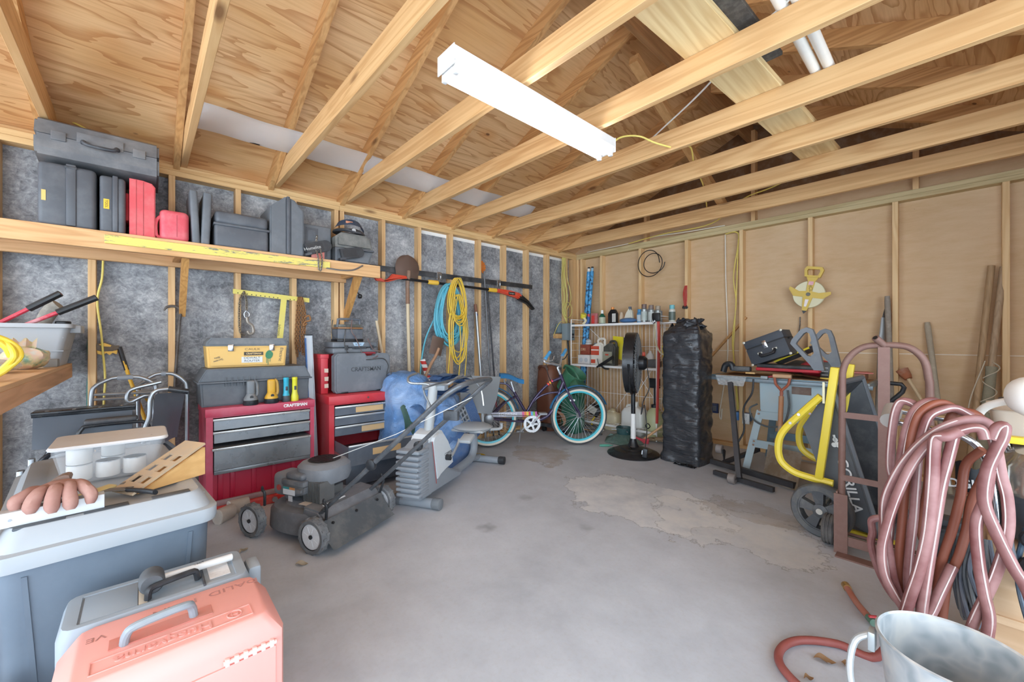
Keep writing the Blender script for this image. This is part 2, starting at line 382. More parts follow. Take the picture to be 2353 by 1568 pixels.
def sheetp(u, v):
    y = .26+3.05*v; w = .02*sin(v*9)+.012*sin(v*23+u*2)
    x = .505+.215*u; z = 2.613+.088*u-.02*sin(pi*u)*(.5+.5*sin(v*14))+.004*sin(v*40)
    if v > .93: x += (v-.93)/.07*(.03*(1-u)-.0); y += -.0
    return (x+w*.25, y, max(z, 2.612))
tag(M().grid(sheetp, 10, 90, .0015).go('housewrap_strip', P('#f8f9fa', .65, 0, .05), ang=60), 'long strip of white building wrap tucked between joists and rafters', 'building wrap')
tag(M().box((0, 0, 0), (.235, 3.0, .038), (0, 0, -3.2), .002, 1).tf(Matrix.Translation((3.16, 2.40, 2.627))).go('plank', wood('y', '#efd6a2', '#caa063')), 'wide pale plank lying flat on top of the joists', 'plank')
tag(M().box((0, 0, 0), (.09, 2.0, .02), (0, 0, -2.5), .002, 1).tf(Matrix.Translation((3.262, 1.42, 2.657))).go('plank', P('#4a4744', .8, 0, .5, '#8a857c', 30)), 'narrow black-painted board lying on the wide pale plank', 'plank')
for x, l, y1 in ((3.44, 'left', 2.73), (3.497, 'right', 2.71)):
    tag(M().lathe([(.018, 0), (.024, .002), (.024, y1-.6)], (x, .6, 2.632), 16, 'y').go('plastic_pipe', P('#f4f2ea', .35, 0, .1)), 'white plastic pipe on the joists, the %s one' % ('longer' if l == 'left' else 'shorter'), 'pipe', 'white plastic pipes')
tag(M().tube([(1.0, 4.80, 2.475), (1.5, 4.76, 2.5), (2.1, 4.7, 2.49), (2.5, 4.5, 2.62), (2.8, 4.35, 2.62), (3.4, 4.0, 2.63), (3.8, 3.88, 2.622), (4.3, 3.9, 2.62), (4.8, 3.88, 2.62)], .006, 8, sm=6).go('electric_cable', P('#ead46a', .5, 0, .1)), 'yellow house cable draped over the joists near the back wall', 'cable')
tag(M().tube([(.3, 4.82, 2.474), (.7, 4.81, 2.475), (1.0, 4.80, 2.476), (1.35, 4.80, 2.50), (1.8, 4.80, 2.478), (2.2, 4.83, 2.474)], .0055, 8, sm=6).go('electric_cable', P('#e9e4cf', .5, 0, .1)), 'cream cable running along the top of the back wall plate', 'cable')
tag(M().tube([(.12, -1.3, 2.85), (.15, -.9, 2.7), (.12, -.5, 2.64), (.14, -.25, 2.55), (.1, -.12, 2.475)], .006, 8, sm=6).go('electric_cable', P('#ead46a', .5, 0, .1)), 'yellow cable between rafters above the cases on the shelf', 'cable')
# ---------------------------------------------------------------- long shelf on the felt wall
SHX = wood('y', '#dfb380', '#b98650', 1, True)
sh = T('long_shelf', 'long pine shelf on braces across the felt-covered wall', 'shelf', (.3, .2, 1.72))
M().bx(0.006, .462, -2.3, 1.561, 1.826, 1.844).go('deck', SHX, sh, world=True)
M().bx(.462, .5, -2.3, 1.561, 1.737, 1.844, .002, 1).go('front_board', SHX, sh, world=True)
M().bx(.0895, .127, -2.3, 1.40, 1.72, 1.8255, .002, 1).go('ledger', wood('y', '#dcb182', '#b98a56'), sh, world=True)
for y in (.236, 1.43):
    M().prism([(.0895, 1.36), (.0895, 1.46), (.37, 1.825), (.462, 1.825), (.462, 1.78)], y-.038, y, 'xz').go('brace', wood('z', '#cf9c5c', '#a06a35'), sh, world=True)
    M().bx(.128, .462, y-.077, y-.039, 1.75, 1.8255).go('arm', RAFT, sh, world=True)
lv = T('straightedge', 'long straightedge in peeling yellow paint along the shelf front', 'straightedge', (.507, .5, 1.80))
PEEL = NT('peeling_yellow'); vv = PEEL.coord((6, 1.2, 10)); ff = PEEL.noise(vv, 5, 8, .72)
PEEL.out(PEEL.mix(PEEL.n('ShaderNodeMapRange', {0: ff, 1: .57, 2: .585}).outputs[0], '#e2d06c', '#7d786c'), .5)
M().bx(.5005, .512, -.168, 1.13, 1.782, 1.835, .002, 1).tf(Matrix.Translation((0, 0, -.012))).go('blade', PEEL.m, lv, world=True)
M().tube([(.507, 1.10, 1.772), (.507, 1.22, 1.768), (.507, 1.32, 1.782), (.507, 1.40, 1.828)], .007, 8, sm=5).go('hook', STEEL, lv, world=True)
# ---------------------------------------------------------------- cases on the shelf
ZS = 1.8445
CASE = P('#565a60', .5, 0, .4, '#84878a', 7); CASE2 = P('#666b70', .55, 0, .4, '#8f9397', 7)
def hardcase(label, x0, x1, y0, y1, z0, z1, m, split=.5, ch=.02, band=.02, name='tool_case'):
    r = T(name, label, 'case', ((x0+x1)/2, (y0+y1)/2, z0)); ys = y0+(y1-y0)*split
    for a, b in ((y0, ys-band*.2), (ys+band*.2, y1)): M().bx(x0, x1, a, b, z0, z1, ch, 3).go('shell', m, r, world=True)
    M().bx(x0-.0, x1+.006, ys-band, ys+band, z0+ch*.6, z1+.004, .004).go('seam_band', m, r, world=True)
    return r
def stick(r, name, x, y0, y1, z0, z1, m, s=None, size=.02, tm=None, R=FX):
    M().bx(x, x+.0012, y0, y1, z0, z1).go(name, m, r, world=True)
    if s: text('lettering', s, size, (x+.0016, (y0+y1)/2, (z0+z1)/2), R, tm or DARK, r, .0003, world=True)
LAB = P('#e8c23a', .5, 0, .1)
a = hardcase('large black case with a tan label, under the long case', .1, .45, -.44, -.206, ZS, 2.212, CASE, .56, .022); stick(a, 'label', .4505, -.424, -.407, 1.985, 2.045, P('#e0c070', .6), None)
M().bx(.452, .458, -.335, -.285, 2.19, 2.206, .003).go('latch', BLK, a, world=True)
a = hardcase('narrow black case with a bright yellow label', .1, .45, -.193, -.078, ZS, 2.195, CASE, .6, .018, .012); stick(a, 'label', .4505, -.175, -.150, 1.99, 2.05, LAB, 'TOOL', .017, DARK, FX @ rot((0, 0, -90)))
r = T('tool_case', 'tall red plastic case between black and pink cases', 'case', (.28, .0, ZS))
PINK = P('#d9565c', .45, 0, .3, '#dca09c')
M().prism([(-.061, 0), (.062, 0), (.062, .33), (.045, .352), (-.0, .362), (-.061, .362)], .1, .45, 'yz', .006).tf(Matrix.Translation((0, 0, ZS))).go('shell', PINK, r, world=True)
M().bx(.449, .4515, .003, .006, ZS+.01, ZS+.352).go('seam', P('#a33238', .6), r, world=True); M().bx(.449, .4515, -.03, -.028, ZS+.01, ZS+.357).go('seam', P('#a33238', .6), r, world=True)
M().bx(.2, .4, -.085, -.0615, ZS+.1, ZS+.28, .012).go('handle', RED, r, world=True)
r = T('tool_case', 'small pink-red box case, shortest on the shelf', 'case', (.3, .15, ZS)); PK2 = P('#d95562', .45, 0, .35, '#e6adad')
M().bx(.18, .45, .082, .234, ZS, ZS+.205, .03, 4).go('shell', PK2, r, world=True); M().bx(.3, .4515, .168, .171, ZS+.03, ZS+.175).go('seam', P('#b04752', .6), r, world=True)
M().tube([(.42, .10, ZS+.02), (.43, .068, ZS+.03), (.43, .066, ZS+.12), (.42, .10, ZS+.17)], .010, 8, sm=4).go('handle', PK2, r, world=True)
r = T('tool_case', 'slim dark case standing open in a narrow V', 'case', (.3, .3, ZS))
for a0, a1, an, nm in ((.243, .287, 2.5, 'lid'), (.303, .353, -2.5, 'tray')):
    M().box((0, 0, .185), (.3, a1-a0, .37), None, .014, 3).tf(Matrix.Translation(((.3), (a0+a1)/2+an*.003, ZS)) @ rot((an, 0, 0)).to_4x4()).go(nm, CASE2, r, world=True)
M().bx(.16, .44, .28, .314, ZS, ZS+.015, .003).go('hinge', BLK, r, world=True)
r = T('tool_case', 'low wide black case with rounded lid, mid shelf', 'case', (.3, .54, ZS))
M().bx(.12, .45, .372, .704, ZS, ZS+.165, .02, 3).go('tray', CASE, r, world=True); M().bx(.12, .45, .374, .702, ZS+.166, ZS+.262, .03, 4).go('lid', CASE, r, world=True)
M().bx(.115, .456, .367, .709, ZS+.155, ZS+.172, .004).go('seam_band', CASE, r, world=True)
r = T('tool_case', 'tallest black case with a slanted shoulder', 'case', (.3, .83, ZS))
for o, nm in (([(.713, 0), (.828, 0), (.828, .452), (.815, .452), (.713, .36)], 'shell'), ([(.846, 0), (.952, 0), (.952, .365), (.885, .44), (.846, .452)], 'shell')):
    M().prism(o, .1, .45, 'yz', .012).tf(Matrix.Translation((0, 0, ZS))).go(nm, CASE2, r, world=True)
M().bx(.098, .457, .826, .848, ZS+.01, ZS+.458, .004).go('seam_band', CASE, r, world=True)
r = T('tool_case', 'flat black case behind the sheathed chainsaw bar', 'case', (.22, 1.08, ZS))
M().bx(.1, .36, .965, 1.19, ZS, ZS+.30, .015, 3).go('shell', CASE2, r, world=True)
M().bx(.36, .364, .985, 1.08, ZS+.02, ZS+.27, .002).go('panel', CASE, r, world=True); M().bx(.36, .366, 1.0, 1.06, ZS+.16, ZS+.25, .003).go('latch', GREY, r, world=True); M().tube([(.361, 1.13, ZS+.05), (.361, 1.13, ZS+.17), (.361, 1.15, ZS+.17), (.361, 1.15, ZS+.05)], .004, 6, True).go('badge', CASE, r, world=True)
r = T('tool_case', 'grey moulded case carrying the welding headgear', 'case', (.28, 1.36, ZS))
M().prism([(1.2, 0), (1.49, 0), (1.525, .13), (1.2, .13)], .1, .44, 'yz', .02).tf(Matrix.Translation((0, 0, ZS))).go('tray', CASE2, r, world=True)
M().prism([(1.2, .133), (1.527, .133), (1.505, .235), (1.46, .262), (1.25, .262), (1.2, .22)], .1, .44, 'yz', .02).tf(Matrix.Translation((0, 0, ZS))).go('lid', P('#6b6c68', .6, 0, .4), r, world=True)
M().bx(.095, .446, 1.4, 1.53, ZS+.123, ZS+.14, .003).go('seam_band', CASE, r, world=True)
r = T('welding_headgear', 'blue visor headband with a grey knob, atop grey case', 'headgear', (.3, 1.36, ZS+.263)); 
M().grid(lambda u, v: (.30+.105*sin(pi*u)*(1-.3*v), 1.36-.13*cos(pi*u)*(1-.25*v), ZS+.264+.05+.055*v+.03*sin(pi*u)), 20, 6, .006).go('visor', P('#51617a', .5, 0, .35), r, world=True)
M().tube([(.30+.09*cos(t*2*pi/16), 1.36+.115*sin(t*2*pi/16), ZS+.30) for t in range(16)], .014, 8, True, flat=2.0).go('headband', BLK, r, world=True)
M().lathe([(.018, 0), (.018, .02), (.013, .024)], (.385, 1.365, ZS+.30), 16, 'x').go('knob', P('#b9bcbd', .4), r, world=True)
M().bx(.386, .389, 1.30, 1.36, ZS+.357, ZS+.378, .002).go('patch', P('#c9825c', .6), r, world=True)
def scab(label, y0, z0, y1, z1, x):
    r = T('bar_cover', label, 'bar cover', (x, (y0+y1)/2, min(z0, z1)-.05), group='chainsaw bar covers'); d = V((0, y1-y0, z1-z0)); L = d.length; an = math.atan2(d.z, d.y)
    pts = [(-.0, -.045), (L-.045, -.045)]+[(L-.045+.045*sin(t), -.045*cos(t)) for t in [pi*k/8 for k in range(1, 8)]]+[(L-.045, .045), (0, .045)]
    m = Matrix.Translation((x, y0, z0)) @ Matrix.Rotation(an, 4, 'X')
    M().prism(pts, -.012, .012, 'yz', .004).tf(m).go('sheath', BLK2, r, world=True)
    M().prism([(.02, -.03), (L-.07, -.03), (L-.07, .03), (.02, .03)], .012, .014, 'yz').tf(m).go('raised_panel', DARK, r, world=True)
    M().prism([(-.02, -.048), (.03, -.048), (.03, -.03), (-.02, -.03)], -.02, .02, 'yz').tf(m).go('clip', BLK, r, world=True)
    return r, m, L
r, m, L = scab('black chainsaw bar cover with white lettering, draped by a chain', .955, 1.905, 1.15, 1.972, .475)
text('lettering', 'Homelite', .035, (m @ V((.0146, .05, 0))), Matrix.Rotation(.33, 3, 'X') @ FX, P('#c9c9c6', .6), r, .0003, world=True)
scab('plain black chainsaw bar cover against the grey moulded case', 1.225, 1.905, 1.42, 1.955, .475)
def chain(pts, s, m, name, label, cat, par=None, wire=.22):
    P_ = spline(pts, 12); d = [0]
    for a_, b_ in zip(P_, P_[1:]): d.append(d[-1]+(b_-a_).length)
    q = M(); n = int(d[-1]/(s*1.35)); k = 0
    for i in range(n):
        t = (i+.5)*d[-1]/n
        while d[k+1] < t: k += 1
        f = (t-d[k])/(d[k+1]-d[k]); c = P_[k].lerp(P_[k+1], f); ax = (P_[k+1]-P_[k]).normalized(); u = ax.orthogonal().normalized(); w = ax.cross(u); uu = u if i % 2 else w
        q.tube([c+ax*(s*cos(2*pi*j/10))+uu*(s*.62*sin(2*pi*j/10)) for j in range(10)], s*wire, 5, True)
    o = q.go(name, m, par, world=par is not None)
    return tag(o, label, cat) if par is None else o
chain([(.47, 1.04, 2.03), (.475, 1.03, 1.93), (.517, 1.035, 1.85), (.52, 1.04, 1.76), (.525, 1.055, 1.75), (.517, 1.065, 1.84), (.48, 1.06, 1.93)], .009, P('#8f8a80', .4, .8, .3), 'saw_chain', 'chainsaw chain hanging over the shelf edge', 'chain', None, .35)
tag(M().bx(.462, .464, 1.0, 1.10, ZS, ZS+.085).go('tag_card', P('#c9665a', .6, 0, .4, '#e9d9cf')), 'worn red and white card behind the hanging saw chain', 'card')
r = T('tool_case', 'long dusty black case lying across the other cases', 'case', (.31, -.18, 2.216)); LC = P('#6a6c6f', .6, 0, .5, '#a19f9c', 6)
q = Matrix.Translation((.30, -.185, 2.222)) @ rot((0, -8, 0)).to_4x4()
M().prism([(-.16, .02), (-.13, 0), (.16, 0), (.19, .03), (.20, .105), (-.17, .105)], -.265, .265, 'xz', .012).tf(q).go('tray', LC, r, world=True)
M().prism([(-.17, .109), (.20, .109), (.18, .2), (.15, .222), (-.13, .222), (-.16, .2)], -.265, .265, 'xz', .012).tf(q).go('lid', LC, r, world=True)
M().tube([(.195, -.075, .10), (.225, -.07, .095), (.235, -.05, .075), (.235, .05, .075), (.225, .07, .095), (.195, .075, .10)], .011, 8, sm=3).tf(q).go('handle', BLK, r, world=True)
for y in (-.17, .17): M().bx(.19, .206, y-.03, y+.03, .08, .135, .004).tf(q).go('latch', LC, r, world=True)
M().bx(.188, .203, -.10, .10, .095, .16, .004).tf(q).go('handle_plate', LC, r, world=True)
# ---------------------------------------------------------------- workbench and what is on it
FASC = wood('x', '#d8ab84', '#a87a52')
wbn = T('workbench', 'wooden workbench with a deep front board, by the felt wall', 'workbench', (1.0, -.8, 0))
M().bx(.092, 1.98, -1.5, -.374, .95, 1.02).go('frame', FASC, wbn, world=True)
M().bx(.092, 1.98, -1.5, -.336, 1.0205, 1.0385, .001, 1).go('top', wood('x', '#dcb58a', '#b58a5e', 1, False), wbn, world=True)
M().bx(.092, 1.98, -.373, -.335, .948, 1.02, .002, 1).go('front_board', FASC, wbn, world=True)
for x, y in ((1.93, -.42), (1.93, -1.4), (.3, -1.4)): M().bx(x-.045, x+.045, y-.045, y+.045, 0, .949).go('leg', FASC, wbn, world=True)
bn = T('storage_bin', 'open grey plastic bin of tools at the workbench end', 'bin', (.34, -.66, 1.039)); BINM = P('#b0b5ba', .4, 0, .2)
def loftbin(w0, d0, w1, d1, h, th, rim, r=.03):
    q = M()
    def rr(w, d, z, n=6):
        pts = []
        for cx_, cy_, a0 in ((w/2-r, d/2-r, 0), (-w/2+r, d/2-r, 90), (-w/2+r, -d/2+r, 180), (w/2-r, -d/2+r, 270)):
            for i in range(n): a_ = radians(a0+90*i/(n-1)); pts.append(q.b.verts.new((cx_+r*cos(a_), cy_+r*sin(a_), z)))
        return pts
    q.skin([rr(w0-2*th, d0-2*th, th), rr(w1-2*th, d1-2*th, h), rr(w1+2*rim, d1+2*rim, h), rr(w1+2*rim, d1+2*rim, h-.022), rr(w1, d1, h-.024), rr(w0, d0, 0)], False)
    a_ = q.b.faces
    q.b.verts.ensure_lookup_table(); n = 24
    q.b.faces.new(q.b.verts[0:n]); q.b.faces.new(q.b.verts[5*n:6*n])
    return q
q = loftbin(.36, .62, .43, .70, .24, .004, .018)
for z in (.085, .16): q.bx(-.20-.001*z, .201, -.33, .33, z, z+.004)
q.go('tub', BINM, bn)
for y in (-.36, .36): M().bx(-.1, .1, y-.03, y+.03, .19, .236, .006).go('grip', BINM, bn)
r = T('bolt_cutter', 'red bolt cutter standing in the grey bin, black grips up', 'bolt cutter', (.4, -.6, 1.05))
for a_, b_, nm in (((.42, -.78, 1.12), (.50, -.345, 1.455), 0), ((.44, -.76, 1.10), (.52, -.20, 1.44), 1)):
    A, B = V(a_), V(b_); m1 = A.lerp(B, .72)
    M().cyl(A, B, .011, n=10).go('handle', P('#c8384a', .4, 0, .5, '#e0d5d6'), r, world=True); M().tube([m1, A.lerp(B, .8), A.lerp(B, .97), B], .018, 10).go('grip', DARK, r, world=True)
M().box((0, 0, 0), (.03, .12, .02), (30, 0, 0), .006).tf(Matrix.Translation((.43, -.84, 1.09))).go('jaws', STEEL, r, world=True)
tag(M().tube([(.38, -.50, 1.10), (.38, -.44, 1.25), (.39, -.40, 1.35), (.40, -.36, 1.39)], .03, 12, sm=4, rad=lambda t: .028+.012*t).wob(.004, 40).go('work_glove', P('#9b968c', .8, 0, .5, '#cfcac0', 40)), 'speckled grey rolled glove sticking out of the grey bin', 'glove')
tag(M().lathe([(.0, 0), (.033, .003), (.033, .025), (.03, .029)], (.4, -.345, 1.27), 20).tf(Matrix.Translation((0, 0, 0))).go('black_cap', DARK), 'small black cap on the rim of the grey bin', 'puck')  # small black cap resting on the bin rim
HOSE = P('#f3d648', .4, 0, .1)
tag(M().tube([(1.62+.02*sin(t*.9)+.012*(t//16), -.47+.115*cos(2*pi*t/16)+.012*(t//16), 1.128+.086*sin(2*pi*t/16)) for t in range(40)], .0095, 10, sm=3).go('air_hose', HOSE), 'coil of bright yellow hose at the workbench corner', 'hose')
bag = T('snack_bag', 'clear printed plastic bag on the workbench beside the yellow hose', 'bag', (.75, -.44, 1.039)); BAGM = NT('printed_plastic'); v = BAGM.coord(); 
BAGM.out(BAGM.ramp(BAGM.noise(v, 14, 4, .6), [(.35, '#7fa894'), (.48, '#d9cfa2'), (.56, '#e4c7b2'), (.7, '#cfd9d3')]), .25)
M().sph((0, 0, .058), (.10, .085, .06), 24).wob(.018, 22).go('pouch', BAGM.m, bag); M().grid(lambda u, w: (.03-.03*w, -.05+.09*u, .1+.05*w+.012*sin(u*14)), 10, 4, .002).go('twist', BAGM.m, bag)
tag(M().sph((1.05, -.48, 1.07), (.13, .07, .03), 20).wob(.01, 16).go('plastic_sleeve', clear('#d9d6cc', .6)), 'clear plastic sleeve lying flat inside the yellow hose coil', 'plastic sleeve')
tag(M().sph((.98, -.56, 1.092), (.06, .07, .052), 20).go('lime_cloth', P('#cfe06a', .8, 0, .2)), 'lime green bundle behind the yellow hose', 'cloth')
tag(M().bx(.535, .61, -.40, -.345, 1.039, 1.083, .005).go('metal_block', P('#8f8f8c', .6, .3, .4)), 'grey metal block on the workbench corner against the bin', 'block')
# ---------------------------------------------------------------- big tote with its lid, and the things on top
tt = T('storage_tote', 'big dark grey tote with a pale grey lid, end towards the camera', 'tote', (1.49, -.11, 0), 4.7)
TB = P('#64707d', .42, 0, .22, '#8a949e', 4); TL = P('#aab0b5', .38, 0, .35, '#b9b7b4', 4)
def rrect(q, w, d, z, r=.05, n=5, ox=0, oy=0):
    pts = []
    for sx, sy, a0 in ((1, 1, 0), (-1, 1, 90), (-1, -1, 180), (1, -1, 270)):
        for i in range(n):
            a_ = radians(a0+90*i/(n-1)); pts.append(q.b.verts.new((ox+sx*(w/2-r)+r*cos(a_), oy+sy*(d/2-r)+r*sin(a_), z)))
    return pts
q = M(); q.skin([rrect(q, 1.0, .50, 0), rrect(q, 1.075, .525, .50)]).go('body', TB, tt)
SH = Matrix(((1, 0, .075, .4985), (0, 1, 0, 0), (0, 0, 1, 0), (0, 0, 0, 1)))
for s in (-1, 1):
    M().prism([(s*.175-.006, .03), (s*.20-.006, .47), (s*.20+.006, .47), (s*.175+.006, .03)], 0, .006, 'yz').tf(SH).go('side_rib', TB, tt)
M().prism([(-.10, .02), (-.06, .33), (-.045, .342), (.085, .342), (.1, .33), (.13, .02)], 0, .006, 'yz', .003).tf(SH).go('grip_panel', TB, tt)
q = M(); q.skin([rrect(q, 1.12, .56, .497), rrect(q, 1.13, .57, .515), rrect(q, 1.13, .57, .548), rrect(q, 1.09, .535, .552), rrect(q, 1.045, .485, .604), rrect(q, 1.03, .47, .612), rrect(q, .93, .38, .612), rrect(q, .91, .36, .606)]).go('lid', TL, tt)
for y, z in ((-.17, .6), (-.02, .6), (.15, .6)): M().bx(.47, .512, y-.055, y+.055, .606, .6145, .003).go('handle_slot', P('#4b5157', .6), tt)
for x in (-.25, -.1, .05, .2, .35): M().bx(x-.03, x+.03, .245, .272, .548, .562, .004).go('latch', TL, tt)
cb = T('plastic_box', 'clear plastic box of white cans standing on the tote lid', 'box', (1.47, -.095, .6135)); CL = clear('#eef2f6', .16, .2)
q = loftbin(.22, .28, .26, .33, .142, .003, .004, .03); q.go('tub', CL, cb)
q = M(); q.skin([rrect(q, .285, .355, .143, .03), rrect(q, .29, .36, .149, .03), rrect(q, .28, .35, .157, .03), rrect(q, .24, .31, .158, .03)]).go('lid', P('#e6e6e6', .35, 0, .1), cb)
CANW = P('#eceae6', .35, 0, .1); can0 = None
for i, (x, y, z, s) in enumerate(((.065, -.095, 0, 'lower left'), (.06, -.012, 0, 'front middle'), (.06, .07, 0, 'front right'), (.065, -.095, .0665, 'stacked upper left'), (-.03, .0, 0, 'rear middle'), (-.03, .0, .0665, 'rear upper'))):
    o = T('can', 'white can in the clear box, %s' % s, 'can', (1.47+x, -.095+y, .619+z), group='white cans in the clear box')
    M().lathe([(.036, 0), (.038, .003), (.038, .062), (.036, .065)], n=20).go('body', CANW, o); M().lathe([(.0365, .0), (.0385, .001), (.0385, .005), (.034, .005)], (0, 0, .060), 20).go('lid', P('#c9cccf', .3, .4, .1), o)
wd = T('wooden_ramp', 'wedge-shaped pine box with a slotted sloping top on the tote lid', 'ramp box', (1.80, .05, .613))
WG = wood('y', '#e6b878', '#c08a4c', .8, False)
m = Matrix.Translation((1.80, .055, .613)) @ rot((0, 0, 28)).to_4x4()
M().prism([(-.10, 0), (.14, 0), (.14, .115), (.128, .115)], -.045, .045, 'yz', .002).tf(m).go('body', WG, wd, world=True)
q = M(); n = 0
SLP = [(-.125, .002), (.13, .130)]
d = (V((0, .255, .128))).normalized(); nn = V((0, -d.z, d.y)); 
def slat(u0, u1, x0, x1): 
    return [V((x, 0, 0))+V((0, -.125, .004))+d*u+nn*h for u in (u0, u1) for x in (x0, x1) for h in (0, .008)]
for (u0, u1, x0, x1) in [(0, .285, -.062, -.045), (0, .285, .045, .062), (0, .285, -.012, .012)]+[(a_, b_, -.045, -.012) for a_, b_ in ((.0, .05), (.085, .11), (.145, .17), (.205, .285))]+[(a_, b_, .012, .045) for a_, b_ in ((.0, .05), (.085, .11), (.145, .17), (.205, .285))]:
    c = slat(u0, u1, x0, x1); vs = [q.b.verts.new(p) for p in c]
    for f in ((0, 1, 3, 2), (4, 6, 7, 5), (0, 4, 5, 1), (2, 3, 7, 6), (0, 2, 6, 4), (1, 5, 7, 3)): q.b.faces.new([vs[k] for k in f])
q.tf(m).go('slotted_top', P('#c2a684', .7, 0, .6, '#a79e93'), wd, world=True)
br = T('aluminium_bar', 'dull white aluminium angle bar along the tote lid edge', 'bar', (1.97, -.3, .613))
AL = P('#cfd0d0', .4, .3, .35, '#e4e3e0')
m = Matrix.Translation((1.995, -.30, .6145)) @ rot((0, 0, 5)).to_4x4()
M().prism([(0, 0), (.004, 0), (.004, .041), (-.04, .041), (-.04, .045), (.004, .045)], 0, 0, 'xz') if 0 else None
M().bx(-.004, .0, -.32, .205, 0, .046, .001, 1).bx(-.04, -.004, -.32, .205, .042, .046).bx(-.042, -.04, -.32, .205, 0, .046).tf(m).go('channel', AL, br, world=True)
M().lathe([(.004, 0), (.004, .002)], (.0, -.0, .022), 12, 'x').tf(m).go('rivet', STEEL, br, world=True)
gl = T('work_glove', 'dusty tan leather glove lying over the aluminium bar', 'glove', (1.93, -.22, .66)); GLM = P('#a87c70', .8, 0, .5, '#c6a597', 14)
q = M(); q.sph((1.895, -.225, .690), (.06, .07, .030), 20)
for x0, y0, x1, y1, z1, r_ in ((1.915, -.285, 1.965, -.322, .655, .019), (1.945, -.262, 1.995, -.282, .642, .021), (1.95, -.225, 2.012, -.228, .636, .022), (1.945, -.190, 2.008, -.182, .636, .021), (1.93, -.165, 1.995, -.130, .642, .020)):
    q.tube([(1.89, y0*.7-.07, .69), (x0, y0, .703), ((x0+x1)/2+.012, (y0+y1)/2, .698), (x1, y1, z1+.03), (x1+.006, y1, z1)], r_, 12, sm=4, rad=lambda t, r_=r_: r_*(1.0-.45*max(0, (t-.8)/.2)**2))
q.wob(.004, 30).tf(Matrix.Translation((1.935, -.205, .66)) @ Matrix.Diagonal((.86, .86, .9, 1)) @ Matrix.Translation((-1.93, .22, -.66))).go('hand', GLM, gl, world=True)
M().tube([(1.87, -.225, .683), (1.81, -.225, .678), (1.78, -.225, .672)], .05, 16, flat=.42, sm=4).go('cuff', P('#8e776b', .8, 0, .4), gl, world=True)
q = T('putty_knife', 'old putty knife with a worn black handle beside the slotted ramp', 'knife', (1.93, .0, .62))
M().tube([(1.96, .035, .628), (1.935, .01, .632), (1.88, -.04, .634)], .014, 10, sm=4, flat=.6).go('handle', BLK2, q, world=True); M().box((0, 0, 0), (.1, .035, .003), (0, -6, 42)).tf(Matrix.Translation((1.845, -.07, .634))).go('blade', P('#7e7770', .6, .5, .4), q, world=True)
tag(M().box((0, 0, 0), (.04, .13, .012), (3, 0, 35), .004).tf(Matrix.Translation((1.80, -.135, .626))).go('sandpaper_roll', P('#e2cf8c', .7, 0, .3)), 'pale yellow folded card beside the leather glove', 'card')
tag(M().tube([(1.80, -.06, .635), (1.74, .0, .64), (1.66, .06, .645)], .013, 8, flat=.5).go('pry_tool', P('#6f655c', .7, .4, .5)), 'rusty flat pry tool lying between the clear box and ramp', 'pry tool')
# ---------------------------------------------------------------- the two cases in front
gc = T('router_case', 'grey plastic tool case behind the salmon case, mallet on top', 'case', (2.22, .05, 0)); GC = P('#97a1aa', .42, 0, .2, '#b5b3ae', 5); GC2 = P('#8a949d', .45, 0, .3, '#aaa7a0', 5)
q = M(); q.skin([rrect(q, .2, .43, 0, .02, 4, 2.22, .05), rrect(q, .23, .45, .02, .03, 4, 2.22, .05), rrect(q, .23, .45, .37, .03, 4, 2.22, .05), rrect(q, .205, .43, .398, .03, 4, 2.22, .05), rrect(q, .19, .41, .40, .03, 4, 2.22, .05), rrect(q, .165, .37, .40, .004, 4, 2.225, .05), rrect(q, .163, .368, .394, .004, 4, 2.225, .05)]).go('shell', GC, gc, world=True)
M().bx(2.145, 2.30, -.13, -.01, .394, .3985, .003).go('raised_panel', GC, gc, world=True); M().bx(2.145, 2.30, -.009, .012, .394, .398, .002).go('raised_panel', P('#b9a893', .7, 0, .5), gc, world=True)
M().bx(2.18, 2.27, .275, .315, .05, .385, .01).go('hinge_box', GC, gc, world=True)
M().bx(2.18, 2.32, .145, .152, .394, .404, .002).go('divider', BLK, gc, world=True)
M().bx(2.19, 2.28, .165, .222, .3945, .396).go('sticker', P('#e5e3e2', .5, 0, .5, '#bdb8b6', 40), gc, world=True)
M().tube([(2.29, .012, .40), (2.29, .015, .425), (2.285, .03, .432), (2.265, .115, .432), (2.262, .13, .425), (2.262, .135, .40)], .009, 8, sm=3).go('handle', BLK2, gc, world=True)
M().bx(2.105, 2.112, -.15, -.11, .2, .25, .003).go('latch', BLK2, gc, world=True)
ml = T('rubber_mallet', 'black rubber mallet with a white shaft on the grey case', 'mallet', (2.2, .1, .40))
M().tube([(2.262, .012, .437), (2.22, .015, .437)], .001, 4) if 0 else None
M().lathe([(.026, 0), (.031, .006), (.032, .03), (.032, .05), (.031, .062), (.026, .068)], (2.208, .022, .434), 24, 'x').go('head', P('#4b4e52', .6, 0, .5, '#77797b'), ml, world=True)
M().cyl((2.243, .05, .431), (2.20, .235, .413), .0115, n=14).go('shaft', P('#e3e3e2', .4, 0, .15), ml, world=True)
text('lettering', 'DEWALT', .013, (2.2245, .13, .4345), Matrix.Rotation(radians(103), 3, 'Z'), DARK, ml, .0002, world=True)
pk = T('chainsaw_case', 'large faded salmon plastic case with a grey handle, foremost', 'case', (2.48, .07, 0)); PKM = P('#f0a79c', .4, 0, .25, '#eeb8ae', 4)
q = M(); C0 = (2.478, .072)
q.skin([rrect(q, .24, .43, 0, .02, 3, *C0), rrect(q, .285, .475, .03, .025, 3, *C0), rrect(q, .285, .475, .345, .025, 3, *C0), rrect(q, .255, .40, .398, .025, 3, *C0), rrect(q, .245, .385, .402, .025, 3, *C0)]).go('shell', PKM, pk, world=True)
